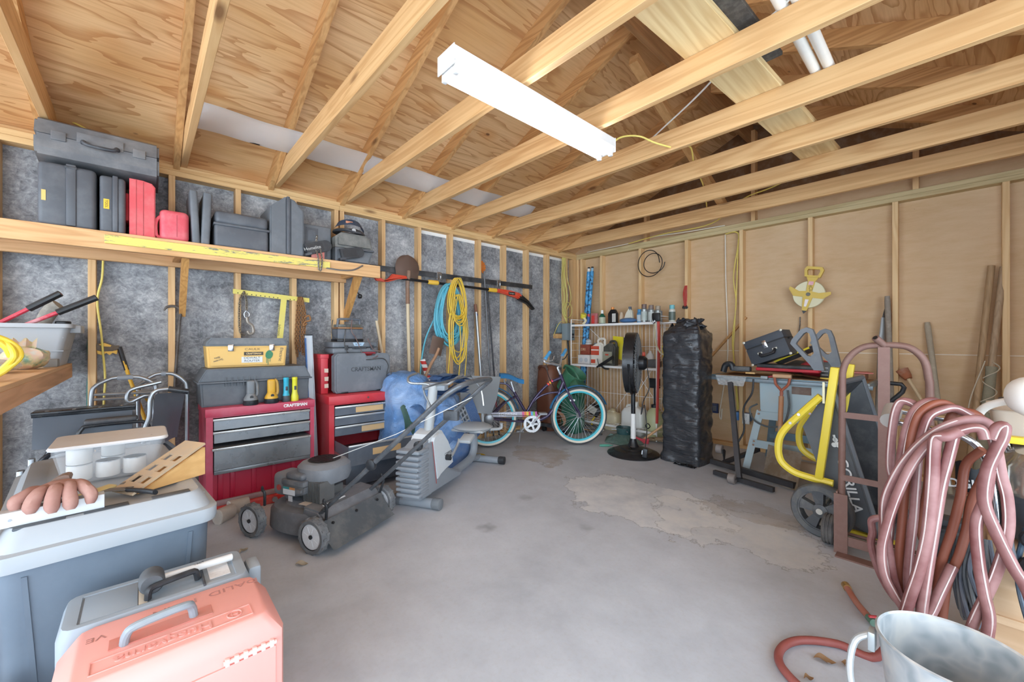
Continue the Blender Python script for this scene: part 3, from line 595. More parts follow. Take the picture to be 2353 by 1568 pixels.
q = M(); q.bx(2.455, 2.505, -.065, .15, .4025, .4045, .001, 1).go('handle_recess', P('#d98476', .6, 0, .4, '#b9a79c'), pk, world=True)
M().tube([(2.498, -.035, .404), (2.505, -.03, .43), (2.51, -.01, .447), (2.505, .085, .452), (2.492, .102, .436), (2.485, .108, .404)], .0105, 10, sm=4).go('handle', P('#8f989f', .4, 0, .25), pk, world=True)
q = M(); o_ = [(2.528, -.095), (2.582, -.095), (2.582, .235), (2.528, .235)]; i_ = [(2.530, -.093), (2.580, -.093), (2.580, .233), (2.530, .233)]; q.frame(o_, i_, .4015, .4045, 'xy').go('badge_frame', PKM, pk, world=True)
HR = Matrix(((0, 1, 0), (-1, 0, 0), (0, 0, 1)))
text('lettering', 'Husqvarna', .046, (2.555, .045, .403), HR, PKM, pk, .0016, 1.0, .0006, world=True)
text('lettering', 'H', .028, (2.552, .195, .403), HR, PKM, pk, .0016, world=True)
M().tube([(2.552+.017*cos(t*pi/8), .195+.017*sin(t*pi/8), .4035) for t in range(16)], .002, 6, True).go('crown_mark', PKM, pk, world=True)
text('lettering', 'DALID  IVAN', .035, (2.395, .15, .4026), HR, P('#b37a72', .7), pk, .0002, 1.3, world=True); text('lettering', 'VE', .03, (2.42, -.09, .4026), HR, P('#b37a72', .7), pk, .0002, 1.2, world=True)
M().bx(2.6195, 2.626, -.13, .285, .06, .31, .004).go('door_panel', PKM, pk, world=True)
q = M(); q.cyl((2.626, .16, .322), (2.626, .285, .322), .006, n=10)
for k in range(6): q.bx(2.62, 2.632, .163+k*.021, .174+k*.021, .312, .332, .002)
q.go('hinge', P('#f0c4ba', .4, 0, .2), pk, world=True)
M().bx(2.62, 2.63, -.10, -.005, .29, .335, .004).go('latch_plate', PKM, pk, world=True)
tag(M().sph((2.10, -.335, .10), (.055, .07, .095), 18).wob(.014, 22).go('rag', P('#d8d2cb', .8, 0, .3)), 'crumpled pale rag on the floor beside the tote', 'rag')
# ---------------------------------------------------------------- wheelchair, walker and tools under the shelf
WCH = P('#a3a7ab', .32, .85, .1); VIN = P('#828a95', .4, 0, .2, '#6b7076', 3); BT = P('#2b2e33', .25, .2, .1)
wk = T('walker', 'folded aluminium walking frame standing behind the wheelchair', 'walker', (.26, 0, 0)); ALU = P('#a9adb1', .38, .8, .2); GRIP = P('#8b9096', .6, 0, .2)
for x, y0, y1, zt in ((.30, -.235, .07, .945), (.24, -.02, .235, .955)):
    M().tube([(x, y0, .01), (x, y0, .6), (x, y0, .84), (x, y0+.02, .90), (x, y0+.075, zt-.01), (x, y0+.11, zt), (x, y1-.11, zt), (x, y1-.07, zt-.01), (x, y1-.02, .90), (x, y1, .84), (x, y1, .6), (x, y1, .01)], .0125, 12, sm=5).go('side_frame', ALU, wk, world=True)
    M().cyl((x, y0+.115, zt), (x, y1-.115, zt), .0165, n=14).go('hand_grip', GRIP, wk, world=True)
    for z in (.845, .815): M().cyl((x, y0, z), (x, y1, z-.01), .009, n=10).go('crossbar', ALU, wk, world=True)
    for y in (y0, y1): M().lathe([(.016, 0), (.018, .002), (.016, .05)], (x, y, 0), 12).go('rubber_tip', GRIP, wk, world=True)
for y in (-.18, .08): M().cyl((.305, y, .55), (.235, y+.1, .55), .009, n=10).go('hinge_bar', ALU, wk, world=True)
M().tube([(.3, .06, .79), (.27, -.03, .86), (.25, .0, .90), (.24, .07, .925)], .009, 8, sm=4).go('brace', ALU, wk, world=True)
wc = T('wheelchair', 'folded wheelchair with dark vinyl seat and chrome push handle', 'wheelchair', (.6, -.1, 0))
for x, s in ((.46, 0), (.74, 1)):
    M().tube([(x, .0, .30), (x, .005, .62), (x, .03, .74), (x, .035, .84), (x, .06, .885), (x, .115, .893)], .0115, 10, sm=5).go('back_cane', WCH, wc, world=True) if s else M().tube([(x, .05, .30), (x, .05, .80), (x, -.06, .80), (x, -.065, .86), (x, -.03, .885), (x, .05, .905), (x, .09, .915)], .0115, 10, sm=5).go('back_cane', WCH, wc, world=True)
    R_ = .30; c = (x+(.045 if s else -.045), -.08, R_)
    M().lathe([(R_-.018, -.012), (R_, -.008), (R_, .008), (R_-.018, .012)], c, 48, 'x', cap=False).go('tyre', P('#6e7277', .6, 0, .2), wc, world=True)
    M().lathe([(R_-.04, -.009), (R_-.018, -.011), (R_-.018, .011), (R_-.04, .009), (R_-.04, -.009)], c, 48, 'x', cap=False).go('rim', P('#3b3e43', .4), wc, world=True)
    q = M()
    for k in range(12): a_ = 2*pi*k/12; q.cyl((c[0], c[1]+.02*cos(a_), c[2]+.02*sin(a_)), (c[0], c[1]+(R_-.04)*cos(a_), c[2]+(R_-.04)*sin(a_)), .005, n=6)
    q.lathe([(.03, -.03), (.03, .03)], c, 16, 'x').go('wheel_spokes', P('#8b9097', .4), wc, world=True)
    if s: M().lathe([(R_-.03, .026), (R_-.021, .026), (R_-.021, .035), (R_-.03, .035), (R_-.03, .026)], c, 48, 'x', cap=False).go('push_rim', WCH, wc, world=True)
    M().tube([(x, .03, .60), (x, -.25, .60), (x, -.36, .585), (x, -.405, .52), (x, -.41, .44), (x, -.43, .18)], .0125, 10, sm=5).go('side_rail', BT, wc, world=True)
    M().tube([(x, .03, .33), (x, -.22, .33), (x, -.36, .34), (x, -.40, .38)], .0125, 10, sm=4).go('lower_rail', BT, wc, world=True)
    for z in (.50, .455): M().cyl((x, -.45, z-.01), (x, -.28, z+.012), .012, n=12).go('hanger_tube', WCH, wc, world=True)
    M().lathe([(.022, 0), (.022, .07)], (x, -.36, .42), 14).go('collar', P('#3c424a', .5), wc, world=True); M().bx(x-.02, x+.02, -.47, -.445, .38, .525, .004).go('hanger_plate', WCH, wc, world=True)
    M().tube([(x, -.455, .39), (x, -.46, .22)], .02, 8).go('caster_fork', P('#6d7277', .4, .6), wc, world=True)
    M().lathe([(.06, -.014), (.085, -.010), (.085, .010), (.06, .014)], (x, -.46, .09), 24, 'x').go('caster', P('#3b3e43', .5), wc, world=True)
M().tube([(.74, .115, .893), (.74, .21, .868)], .0185, 12, rad=lambda t: .0175+.002*sin(t*25)).go('push_grip', BT, wc, world=True)
M().grid(lambda u, v: (.74-.25*u+.0+.015*sin(v*6), .055+.155*u-.055*v*.4+.02*sin(u*5)*v, .865-.30*v-.015*u), 14, 14, .012).go('back_upholstery', VIN, wc, world=True)
for x in (.55, .64):
    M().tube([(x, -.435, .785), (x, -.03, .785)], .0135, 10).go('seat_rail', BT, wc, world=True)
    M().grid(lambda u, v, x=x: (x+.01*sin(u*9)*v+(.03 if x > .6 else -.02)*v, -.43+.385*u, .79-.18*v-.01*sin(u*3)), 16, 8, .008).go('seat_upholstery', VIN, wc, world=True)
q = M(); q.bx(.52, .665, -.436, -.03, .789, .803, .004).go('seat_strip', BT, wc, world=True)
for y in (-.38, -.28, -.18, -.09): M().lathe([(.009, 0), (.007, .004)], (.645, y, .803), 12).go('bolt', WCH, wc, world=True)
M().tube([(.72, -.27, .60), (.72, -.262, .66), (.72, -.245, .70), (.72, -.215, .712), (.72, -.03, .712), (.72, .012, .70), (.72, .03, .665), (.72, .03, .60)], .010, 10, sm=4).go('arm_frame', BT, wc, world=True)
M().bx(.69, .75, -.238, -.02, .722, .75, .012, 3).go('armrest_pad', P('#4a4c50', .5, 0, .2), wc, world=True)
M().prism([(-.255, .60), (.022, .60), (.022, .685), (-.06, .675), (-.13, .655), (-.2, .668), (-.245, .655)], .735, .739, 'yz').go('skirt_guard', P('#454a52', .4, 0, .15), wc, world=True)
M().tube([(.74, -.22, .603), (.74, -.16, .612), (.74, -.1, .64), (.74, -.04, .656), (.74, .02, .66)], .0025, 6, sm=5).go('skirt_groove', BT, wc, world=True)
for k, (a_, m_) in enumerate(((1.0, P('#e8ecf0', .4)), (.87, P('#3f79b5', .4)))): M().lathe([(1, 0), (1, .0012)], (0, 0, 0), 28, 'x', (.038*a_, .0155*a_)).tf(Matrix.Translation((.7392+k*.0012, -.198, .643))).go('badge', m_, wc, world=True)
text('lettering', 'INVACARE', .0135, (.7418, -.198, .643), FX, P('#f2f4f6', .5), wc, .0003, 1.0, .0003, world=True)
# things on the felt wall
YC = P('#e0cc6a', .5, 0, .15)
tag(M().tube([(.085, -.195, 1.73), (.094, -.20, 1.6), (.094, -.222, 1.45), (.097, -.205, 1.25), (.094, -.195, 1.1), (.094, -.185, .93), (.094, -.19, .8), (.094, -.2, .5)], .006, 8, sm=6).go('electric_cable', YC), 'yellow cable hanging down beside the stud over the walking frame', 'cable')
tag(M().tube([(.03, -.262, 1.2), (.03, -.268, 1.14), (.03, -.26, 1.0), (.03, -.27, .85), (.03, -.265, .6)], .008, 8, sm=5).go('garden_twine', P('#2f6f68', .5)), 'dark green cord hanging against the stud by the workbench', 'cord')
sw = T('pruning_pole', 'yellow and black pole saw handle leaning on the felt wall', 'pole saw', (.12, -.1, 0)); YE = P('#eab52d', .45, 0, .15)
M().tube([(.07, -.105, 1.08), (.09, -.06, .90), (.11, -.005, .70), (.14, .06, .45)], .011, 10).go('pole', YE, sw, world=True)
M().tube([(.065, -.118, 1.14), (.07, -.10, 1.06), (.078, -.08, .98)], .0135, 10).go('collar', BLK2, sw, world=True)
M().prism([(-.232, 1.14), (-.225, 1.165), (-.19, 1.175), (-.14, 1.15), (-.118, 1.15), (-.112, 1.125), (-.15, 1.112), (-.2, 1.11), (-.225, 1.118)], .052, .078, 'yz', .006).go('saw_body', P('#5a4423', .5, 0, .2), sw, world=True)
M().prism([(-.215, 1.158), (-.19, 1.168), (-.155, 1.152), (-.16, 1.142), (-.2, 1.145)], .078, .083, 'yz', .002).go('grip_inlay', YE, sw, world=True)
M().prism([(-.225, 1.117), (-.2, 1.11), (-.15, 1.112), (-.125, 1.123), (-.13, 1.09), (-.15, 1.10), (-.165, 1.085), (-.18, 1.10), (-.2, 1.085), (-.222, 1.095)], .055, .075, 'yz', .003).go('trigger_guard', YE, sw, world=True)
tag(M().lathe([(.0, 0), (.034, .0), (.034, .012), (.0, .012)], (.2, .045, .79), 16, 'x').wob(.003, 60).go('toothed_disc', YE), 'small yellow toothed knob below the folded walking frame handles', 'disc')
cbr = T('crowbar', 'long rusty hooked crowbar hung on the stud under the shelf brace', 'crowbar', (.11, .17, .6))
M().tube([(.10, .115, 1.40), (.10, .13, 1.425), (.10, .165, 1.435), (.10, .20, 1.42), (.10, .207, 1.38), (.10, .20, 1.3), (.10, .182, 1.0), (.10, .165, .62)], .0095, 8, sm=6, rad=lambda t: .0095*(.45+min(1, t*6)*.55)).go('bar', P('#574f4b', .6, .5, .4), cbr, world=True)
tq = T('drywall_square', 'yellow drywall T-square hung on the studs under the shelf', 'T-square', (.1, .8, 1.0)); TQ = P('#dccb62', .45, .1, .3, '#cfc79a', 14)
for k, nm in (((0, 'head'), (1, 'blade'))):
    q = M()
    if k == 0: q.prism([(.527, 1.555), (.527, 1.592), (1.088, 1.556), (1.088, 1.518)], .098, .101, 'yz')
    else: q.prism([(.868, 1.568), (.912, 1.564), (.866, 1.06), (.822, 1.06)], .1012, .1032, 'yz')
    q.go(nm, TQ, tq, world=True)
q = M()
for i in range(16):
    t = i/16; y = .56+.5*t; q.lathe([(.0045, 0), (.0045, .0006)], (.1012, y, 1.562-.036*t), 8, 'x')
q.go('markings', DARK, tq, world=True)
text('lettering', 'Johnson', .03, (.1038, .85, 1.27), FX @ rot((0, 0, -95)), DARK, tq, .0002, world=True)
CH = P('#8a8172', .5, .7, .4, '#9b7b58', 30)
c1 = T('tow_chain', 'steel chain with a hook hung where the square starts, above the yellow toolbox', 'chain', (.11, .58, 1.25))
chain([(.108, .60, 1.575), (.11, .572, 1.5), (.11, .567, 1.35), (.11, .575, 1.25), (.11, .60, 1.225)], .013, CH, 'loop', '', '', c1)
chain([(.113, .60, 1.575), (.115, .615, 1.5), (.115, .617, 1.43)], .013, CH, 'loop', '', '', c1)
M().tube([(.115, .615, 1.42), (.115, .635, 1.40), (.115, .63, 1.37), (.115, .605, 1.37), (.115, .60, 1.40), (.115, .612, 1.42)], .006, 8, True, sm=3).go('ring', STEEL, c1, world=True)
M().tube([(.117, .617, 1.37), (.117, .625, 1.33), (.117, .655, 1.30), (.117, .662, 1.25), (.117, .635, 1.235), (.117, .62, 1.26)], .011, 8, sm=4).go('hook', P('#a39a90', .5, .6, .4), c1, world=True)
c2 = T('tow_chain', 'rusty brown chain hung in four strands from the square', 'chain', (.11, 1.02, 1.05)); RC = P('#9a6f47', .7, .4, .4, '#b58a5f', 30)
for y, z0 in ((.985, 1.045), (1.005, 1.09), (1.03, 1.06), (1.05, 1.04)): chain([(.11+.01*(y > 1), 1.01+(y-1.015)*.4, 1.555), (.112, y, 1.4), (.112+.008*(y > 1.01), y-.01, 1.2), (.112, y+.004, z0)], .015, RC, 'strand', '', '', c2, .26)
M().tube([(.125, 1.04, 1.38), (.135, 1.075, 1.40), (.135, 1.085, 1.36), (.13, 1.045, 1.345), (.13, 1.03, 1.31), (.13, 1.06, 1.33)], .008, 8, sm=4).go('hook', RC, c2, world=True)
# ---------------------------------------------------------------- left tool chest and its load
RP = P('#c2405a', .4, 0, .35, '#cf93a0', 5); RPD = P('#b8203f', .45, 0, .15, '#a34a5c', 4); DRW = P('#83878b', .3, .4, .4, '#b0b3b5', 5); TRIM = P('#c9c9c7', .3, .6, .2)
ch = T('tool_chest', 'red tool chest with dented grey drawers and missing bottom door', 'tool chest', (.33, .653, 0))
q = M(); q.bx(.1, .56, .314, .352, .06, .7).bx(.1, .56, .964, .993, .06, .7).bx(.1, .55, .352, .964, .655, .7).bx(.1, .12, .352, .964, .06, .655).bx(.12, .56, .352, .964, .06, .075); q.go('cabinet', RP, ch, world=True)
M().bx(.095, .565, .309, .998, .665, .722, .004).go('lid', RP, ch, world=True)
q = M(); q.bx(.495, .50, .353, .963, .076, .30)
for y in (.40, .47, .60, .73, .86): q.bx(.50, .508, y-.016, y+.016, .076, .298, .004)
q.go('back_panel', RPD, ch, world=True)
M().bx(.12, .6, .31, 1.0, .0, .058, .004).go('base', P('#c8352f', .4, 0, .2), ch, world=True)
M().bx(.555, .575, .314, .993, .059, .095, .003).go('sill', P('#9c7f80', .6, .2, .5), ch, world=True)
for y in (.42, .71): M().lathe([(.018, 0), (.018, .02)], (.602, y, .032), 14, 'x').go('lock_knob', STEEL, ch, world=True)
for z0, z1, dx, sl in ((.570, .648, 0, 0), (.482, .560, 0, 0), (.30, .452, .022, -.004)):
    d = M().bx(.13, .556+dx, .357, .961, z0, z1, .002, 1).wob(.0015, 9).go('drawer', DRW, ch, world=True)
    M().bx(.555+dx, .569+dx, .352 if dx == 0 else .345, .962, z1-.014, z1+.002, .002).go('drawer_pull', TRIM, d, world=True)
    if dx: M().bx(.53, .572, .357, .961, z0-.028, z0-.002, .003).go('runner', DRW, d, world=True)
text('lettering', 'CRAFTSMAN', .03, (.566, .86, .694), FX, P('#f0eeec', .4), ch, .0015, .95, .0012, world=True)
bx = T('tool_box', 'big black plastic toolbox standing on the chest with dented drawers', 'toolbox', (.31, .64, .7225)); BXM = P('#5a5f65', .5, 0, .45, '#84888c', 6)
M().prism([(.30, 0), (.975, 0), (.985, .17), (.29, .17)], .13, .47, 'yz', .012).tf(Matrix.Translation((0, 0, .723))).go('tub', BXM, bx, world=True)
M().prism([(.28, .171), (.992, .171), (.985, .19), (.95, .262), (.325, .262), (.285, .19)], .125, .485, 'yz', .008).tf(Matrix.Translation((0, 0, .723))).go('lid', BXM, bx, world=True)
q = M()
for y in [.43+.035*k for k in range(6)]+[.745+.035*k for k in range(5)]: q.bx(.48, .492, y, y+.005, .86, .925)
q.go('lid_ribs', BXM, bx, world=True); M().bx(.10, .5, .274, .996, .885, .897, .003).go('rim', BXM, bx, world=True)
yb = T('tool_box', 'yellow toolbox with grey lid and handwriting, on the black toolbox', 'toolbox', (.24, .59, .987)); YB = P('#e6ba66', .45, 0, .3, '#dcc18f', 6); YG = P('#6a6e72', .5, 0, .3)
M().prism([(.345, 0), (.838, 0), (.85, .155), (.334, .155)], .15, .36, 'yz', .014).tf(Matrix.Translation((0, 0, .9875))).go('tub', YB, yb, world=True)
M().prism([(.33, .156), (.854, .156), (.85, .185), (.825, .215), (.36, .215), (.335, .185)], .145, .366, 'yz', .012).tf(Matrix.Translation((0, 0, .9875))).go('lid', YG, yb, world=True)
for y in (.478, .742):
    M().bx(.362, .372, y-.018, y+.018, 1.105, 1.155, .003).go('latch', CHROME, yb, world=True)
M().bx(.361, .3635, .56, .685, 1.072, 1.098, .001, 1).go('badge', P('#3d3327', .5), yb, world=True); text('lettering', 'CRAFTSMAN', .017, (.364, .6225, 1.085), FX, P('#e2c58c', .5), yb, .0003, 1.0, .0004, world=True)
M().bx(.361, .3628, .545, .68, 1.018, 1.062).go('tape_label', P('#dfe1df', .6, 0, .3), yb, world=True)
INK = P('#46484a', .7); text('lettering', 'DEWALT\nROUTER', .022, (.3632, .612, 1.042), FX, INK, yb, .0002, 1.2, world=True)
text('lettering', 'CAULK', .024, (.3632, .615, 1.118), FX, P('#8a7350', .7), yb, .0002, 1.3, world=True); text('lettering', 'Electric', .03, (.3632, .805, 1.075), FX @ rot((0, 0, -97)), INK, yb, .0002, 1.2, world=True)
text('lettering', 'Screw\nBits', .02, (.3632, .40, 1.05), FX @ rot((0, 0, 200)), INK, yb, .0002, 1.2, world=True)
q = M(); q.lathe([(1, 0), (1, .001)], (0, 0, 0), 20, 'x', (.025, .032)).wob(.004, 40).tf(Matrix.Translation((.3622, .725, 1.075)))
for y, z in ((.715, .995), (.728, 1.02), (.706, 1.01)): q.bx(.3618, .3628, y, y+.004, z, 1.06)
q.go('paint_stain', P('#2f7a57', .5, 0, .3, '#7fa06a', 30), yb, world=True)
def lantern(label, y, mb, mh, mr):
    r = T('lantern_torch', label, 'flashlight', (.53, y, .7225), group='lantern flashlights')
    M().lathe([(.045, 0), (.047, .004), (.047, .03), (.044, .034)], (0, 0, 0), 24).go('bezel', mr, r)
    M().lathe([(.044, .034), (.044, .045), (.03, .07), (.026, .08)], (0, 0, 0), 24).go('reflector_cone', mb, r)
    M().bx(-.022, .022, -.026, .026, .07, .175, .014, 3).go('body', mb, r); M().tube([(.0, .03, .06), (.0, .04, .08), (0, .036, .15), (0, .02, .172)], .011, 10, sm=4).go('handle', mh, r)
    M().lathe([(.011, 0), (.011, .006)], (.034, 0, .058), 14, 'x').go('switch', DARK, r)
lantern('grey lantern flashlight face down on the red chest, beside the yellow lantern', .575, P('#74797d', .5, 0, .3), P('#74797d', .5, 0, .3), BLK2)
lantern('yellow lantern flashlight with black rim on the red chest', .705, P('#dca833', .45, 0, .35, '#a5834c'), P('#caa04a', .5, 0, .4, '#8c6f4c'), BLK2)
for y, a_, b_, l in ((.803, P('#35a9c4', .4, 0, .1), BLK, 'turquoise flashlight with a grey head on the red chest'), (.862, P('#dcd535', .4, 0, .15), P('#dcd535', .4, 0, .15), 'all-yellow flashlight on the red chest beside the turquoise one')):
    r = T('pocket_torch', l, 'flashlight', (.53, y, .7225)); M().lathe([(.026, 0), (.027, .003), (.027, .035), (.024, .045)], n=20).go('head', b_, r); M().lathe([(.024, .045), (.0185, .07), (.0185, .16), (.0195, .162), (.0195, .178), (.015, .182)], n=20).go('barrel', a_, r); M().bx(.017, .022, -.008, .008, .085, .115, .002).go('switch', BLK, r)
lev = T('spirit_level', 'tall aluminium spirit level standing between the two red chests', 'level', (.3, 1.03, 0)); m = Matrix.Translation((.33, 1.068, .006)) @ rot((1.8, -2.5, 0)).to_4x4()
q = M(); q.bx(-.012, .012, -.028, -.022, 0, 1.22).bx(-.012, .012, .022, .028, 0, 1.22).bx(-.003, .003, -.022, .022, 0, 1.22); q.tf(m).go('body', P('#b4b8bc', .35, .3, .1), lev, world=True); M().bx(-.0125, .0135, -.0285, -.02, .25, 1.2).tf(m).go('blue_edge', P('#2b5d96', .4), lev, world=True); M().bx(-.013, .013, -.029, .029, 1.22, 1.232).tf(m).go('end_cap', DARK, lev, world=True)
# ---------------------------------------------------------------- right tool chest and its load
ch = T('tool_chest', 'red tool chest with taped drawers and its fourth drawer pulled open', 'tool chest', (.33, 1.43, 0)); NAVY = P('#5e656f', .4, .1, .35, '#8a9097', 6); RC2 = P('#c5303a', .4, 0, .2, '#cc8088', 5); TAPE = P('#d3ae7c', .6, 0, .25)
q = M(); q.bx(.1, .56, 1.105, 1.145, .03, .7).bx(.1, .56, 1.70, 1.74, .03, .7).bx(.1, .12, 1.145, 1.70, .03, .7).bx(.12, .56, 1.145, 1.70, .03, .05).bx(.12, .55, 1.145, 1.70, .655, .7); q.go('cabinet', RC2, ch, world=True)
M().bx(.095, .57, 1.10, 1.745, .665, .732, .004).go('lid', RC2, ch, world=True); M().lathe([(.008, 0), (.008, .006)], (.57, 1.42, .70), 12, 'x').go('lock', CHROME, ch, world=True)
for z0, z1, tp in ((.568, .642, (1.32, 1.56, 0)), (.486, .560, None), (.402, .478, (1.37, 1.58, .01))):
    d = M().bx(.13, .558, 1.15, 1.697, z0, z1, .002, 1).go('drawer', NAVY, ch, world=True); M().bx(.557, .57, 1.15, 1.697, z1-.013, z1+.003, .002).go('drawer_pull', TRIM, d, world=True)
    if tp: M().bx(.5585, .5595, tp[0], tp[1], z0+.012, z1-.016).wob(.002, 30).go('masking_tape', TAPE, d, world=True)
q = M(); q.bx(.835, .85, 1.15, 1.697, .225, .38).bx(.35, .835, 1.15, 1.156, .24, .37).bx(.35, .835, 1.691, 1.697, .24, .37).bx(.35, .835, 1.156, 1.691, .235, .241)
d = q.go('drawer', NAVY, ch, world=True); M().bx(.849, .862, 1.15, 1.697, .37, .385, .002).go('drawer_pull', TRIM, d, world=True); M().bx(.8505, .8515, 1.34, 1.58, .285, .335).wob(.002, 30).go('masking_tape', TAPE, d, world=True); M().bx(.4, .83, 1.146, 1.1495, .245, .29).go('runner', STEEL, d, world=True)
M().bx(.13, .80, 1.15, 1.697, .055, .215, .003).go('drawer', P('#48505c', .4, .1, .3, '#6f7780', 6), ch, world=True)
rb = T('metal_box', 'upright red metal box with peeling white tape beside the dusty grey case', 'metal box', (.28, 1.15, .7325)); M().bx(.12, .35, 1.108, 1.165, .733, 1.062, .003).bx(.115, .355, 1.103, 1.17, 1.03, 1.066, .003).go('body', RC2, rb, world=True)
for z in (.78, .84, .91): M().bx(.351, .3525, 1.135, 1.168, z, z+.035).wob(.003, 40).go('tape', P('#dcc7b4', .6, 0, .3), rb, world=True)
M().bx(.1, .12, 1.1655, 1.74, .733, 1.06).go('back_flap', RC2, rb, world=True)
cc = T('tool_case', 'dusty grey case with embossed lettering under the jigsaw case', 'case', (.42, 1.42, .7325)); CG = P('#6a6f75', .5, 0, .45, '#94979a', 6)
o_ = [(1.185, .02), (1.2, .0), (1.66, 0), (1.675, .02), (1.675, .30), (1.65, .33), (1.56, .335), (1.53, .31), (1.46, .308), (1.44, .335), (1.21, .335), (1.185, .31)]
for a0, a1, nm in ((.36, .408, 'shell'), (.412, .46, 'lid')): M().prism(o_, a0, a1, 'yz', .012).tf(Matrix.Translation((0, 0, .738))).go(nm, CG, cc, world=True)
M().tube([(.41, 1.44, 1.066), (.41, 1.45, 1.072), (.41, 1.54, 1.072), (.41, 1.55, 1.066)], .009, 8, sm=3).go('handle', P('#8d2230', .5), cc, world=True)
M().prism([(1.29, .165), (1.61, .165), (1.61, .225), (1.29, .225)], .46, .4625, 'yz', .001).tf(Matrix.Translation((0, 0, .738))).go('badge', CG, cc, world=True); text('lettering', 'CRAFTSMAN', .05, (.4632, 1.45, .933), FX, P('#3e4247', .6), cc, .001, .93, .001, world=True)
for y in (1.27, 1.58): M().bx(.37, .45, y-.03, y+.03, .7325, .745, .003).go('foot', DARK, cc, world=True)
jg = T('tool_case', 'flat black jigsaw case under the battery charger', 'case', (.25, 1.39, 1.0665)); M().bx(.13, .36, 1.20, 1.60, 1.068, 1.118, .015, 3).go('shell', CG, jg, world=True); M().bx(.13, .36, 1.20, 1.60, 1.121, 1.172, .015, 3).go('lid', CG, jg, world=True)
for y in (1.315, 1.545): M().bx(.358, .367, y-.014, y+.014, 1.10, 1.14, .002).go('latch', BLK, jg, world=True)
M().tube([(.36, 1.37, 1.115), (.378, 1.38, 1.115), (.378, 1.48, 1.115), (.36, 1.49, 1.115)], .007, 8).go('handle', BLK, jg, world=True); M().prism([(1.37, 1.165), (1.475, 1.165), (1.46, 1.135), (1.385, 1.135)], .3605, .3615, 'yz').go('label', P('#a9c3d6', .5, 0, .2), jg, world=True); text('lettering', 'Jig Saw', .02, (.362, 1.42, 1.151), FX, P('#2b3f66', .6), jg, .0002, world=True)
cg = T('battery_charger', 'grey battery charger with carry handle atop the jigsaw case', 'charger', (.26, 1.36, 1.1725)); M().bx(.18, .335, 1.25, 1.47, 1.195, 1.285, .008).go('body', P('#5a5f67', .45, 0, .3), cg, world=True); M().bx(.175, .34, 1.245, 1.475, 1.173, 1.197, .004).go('base', DARK, cg, world=True); M().bx(.17, .345, 1.25, 1.47, 1.285, 1.30, .003).go('wood_band', P('#8d6440', .5), cg, world=True)
M().bx(.2, .33, 1.258, 1.462, 1.30, 1.325, .004).go('top_grille', P('#54564f', .5, 0, .4), cg, world=True)
q = M(); q.tube([(.3, 1.26, 1.30), (.3, 1.265, 1.355), (.3, 1.28, 1.372), (.3, 1.44, 1.372), (.3, 1.455, 1.355), (.3, 1.46, 1.30)], .011, 8, sm=2); q.go('handle', P('#5a5f67', .45, 0, .3), cg, world=True)
for k, pts in enumerate((((.336, 1.33, 1.36), (.345, 1.31, 1.25), (.372, 1.30, 1.12), (.385, 1.38, 1.02), (.470, 1.47, 1.015), (.470, 1.60, 1.02), (.470, 1.65, .96), (.471, 1.64, .90)), ((.3, 1.22, 1.36), (.34, 1.20, 1.30), (.345, 1.205, 1.22), (.35, 1.26, 1.19)), ((.345, 1.37, 1.37), (.36, 1.36, 1.27), (.36, 1.40, 1.2), (.382, 1.46, 1.05), (.468, 1.52, 1.03), (.42, 1.60, 1.08), (.38, 1.55, 1.10), (.37, 1.5, 1.2)))): M().tube(pts, .004, 6, sm=6).go('lead', P('#3c3b3a' if k != 2 else '#6b4f4a', .5), cg, world=True)
M().prism([(1.63, .86), (1.655, .87), (1.65, .90), (1.635, .905)], .465, .472, 'yz').go('clamp', BLK, cg, world=True)
st = wood('z', '#d9c6a8', '#b59b75', 2, False)
tag(M().cyl((.13, 1.69, 1.375), (.33, 1.84, .02), .0135, n=12).go('wooden_stick', st), 'pale wooden stick leaning against the stud beside the grey case', 'stick')
tag(M().cyl((.16, .9, 1.0), (.25, .94, 1.0), .02, n=12).go('metal_rod', STEEL), 'short steel rod lying on the black toolbox', 'rod') if 0 else None
# wood scraps on the floor by the chest
for x, y, a_, l in ((.70, .40, 40, 'round cut log piece on the floor, nearer the tote'), (.60, .49, 10, 'dusty log piece against the red chest base')):
    tag(M().lathe([(.045, -.06), (.05, -.055), (.048, .055), (.044, .06)], (0, 0, 0), 14, 'y', (1, .8)).wob(.006, 20).tf(Matrix.Translation((x, y, .043)) @ rot((0, 0, a_)).to_4x4()).go('log', P('#b5aba0', .8, 0, .5, '#d7d0c7', 14)), l, 'log')
# ---------------------------------------------------------------- tools on the far half of the felt wall
rk = T('tool_rail', 'long black wall rail with two silver hooks on the studs', 'tool rail', (.1, 2.8, 1.87))
M().bx(.0895, .102, 1.60, 3.883, 1.872, 1.927, .002).go('rail', P('#303236', .5, 0, .15), rk, world=True)
for y in (2.42, 3.285):
    M().bx(.103, .106, y-.03, y+.03, 1.85, 1.935, .001, 1).tube([(.106, y-.02, 1.90), (.14, y-.03, 1.85), (.17, y-.04, 1.82), (.18, y-.05, 1.84)], .007, 8, sm=4).tube([(.107, y+.015, 1.86), (.11, y+.015, 1.90), (.11, y-.01, 1.915)], .005, 6, sm=3).go('hook', STEEL, rk, world=True)
ps = T('pole_saw', 'red and black electric pole saw lying along the wall rail', 'pole saw', (.15, 2.8, 1.7)); OR = P('#d9482c', .45, 0, .2)
def pz(y): return 1.815-.02*(y-1.8)/1.3
M().cyl((.15, 1.95, pz(1.95)), (.15, 3.2, pz(3.2)), .014, n=14).go('pole', DARK, ps, world=True)
for y in (2.32, 3.15): M().lathe([(.017, -.07), (.024, -.06), (.026, .05), (.018, .06)], (.15, y, pz(y)), 16, 'y').go('clamp_collar', P('#e5b53a', .45, 0, .15), ps, world=True)
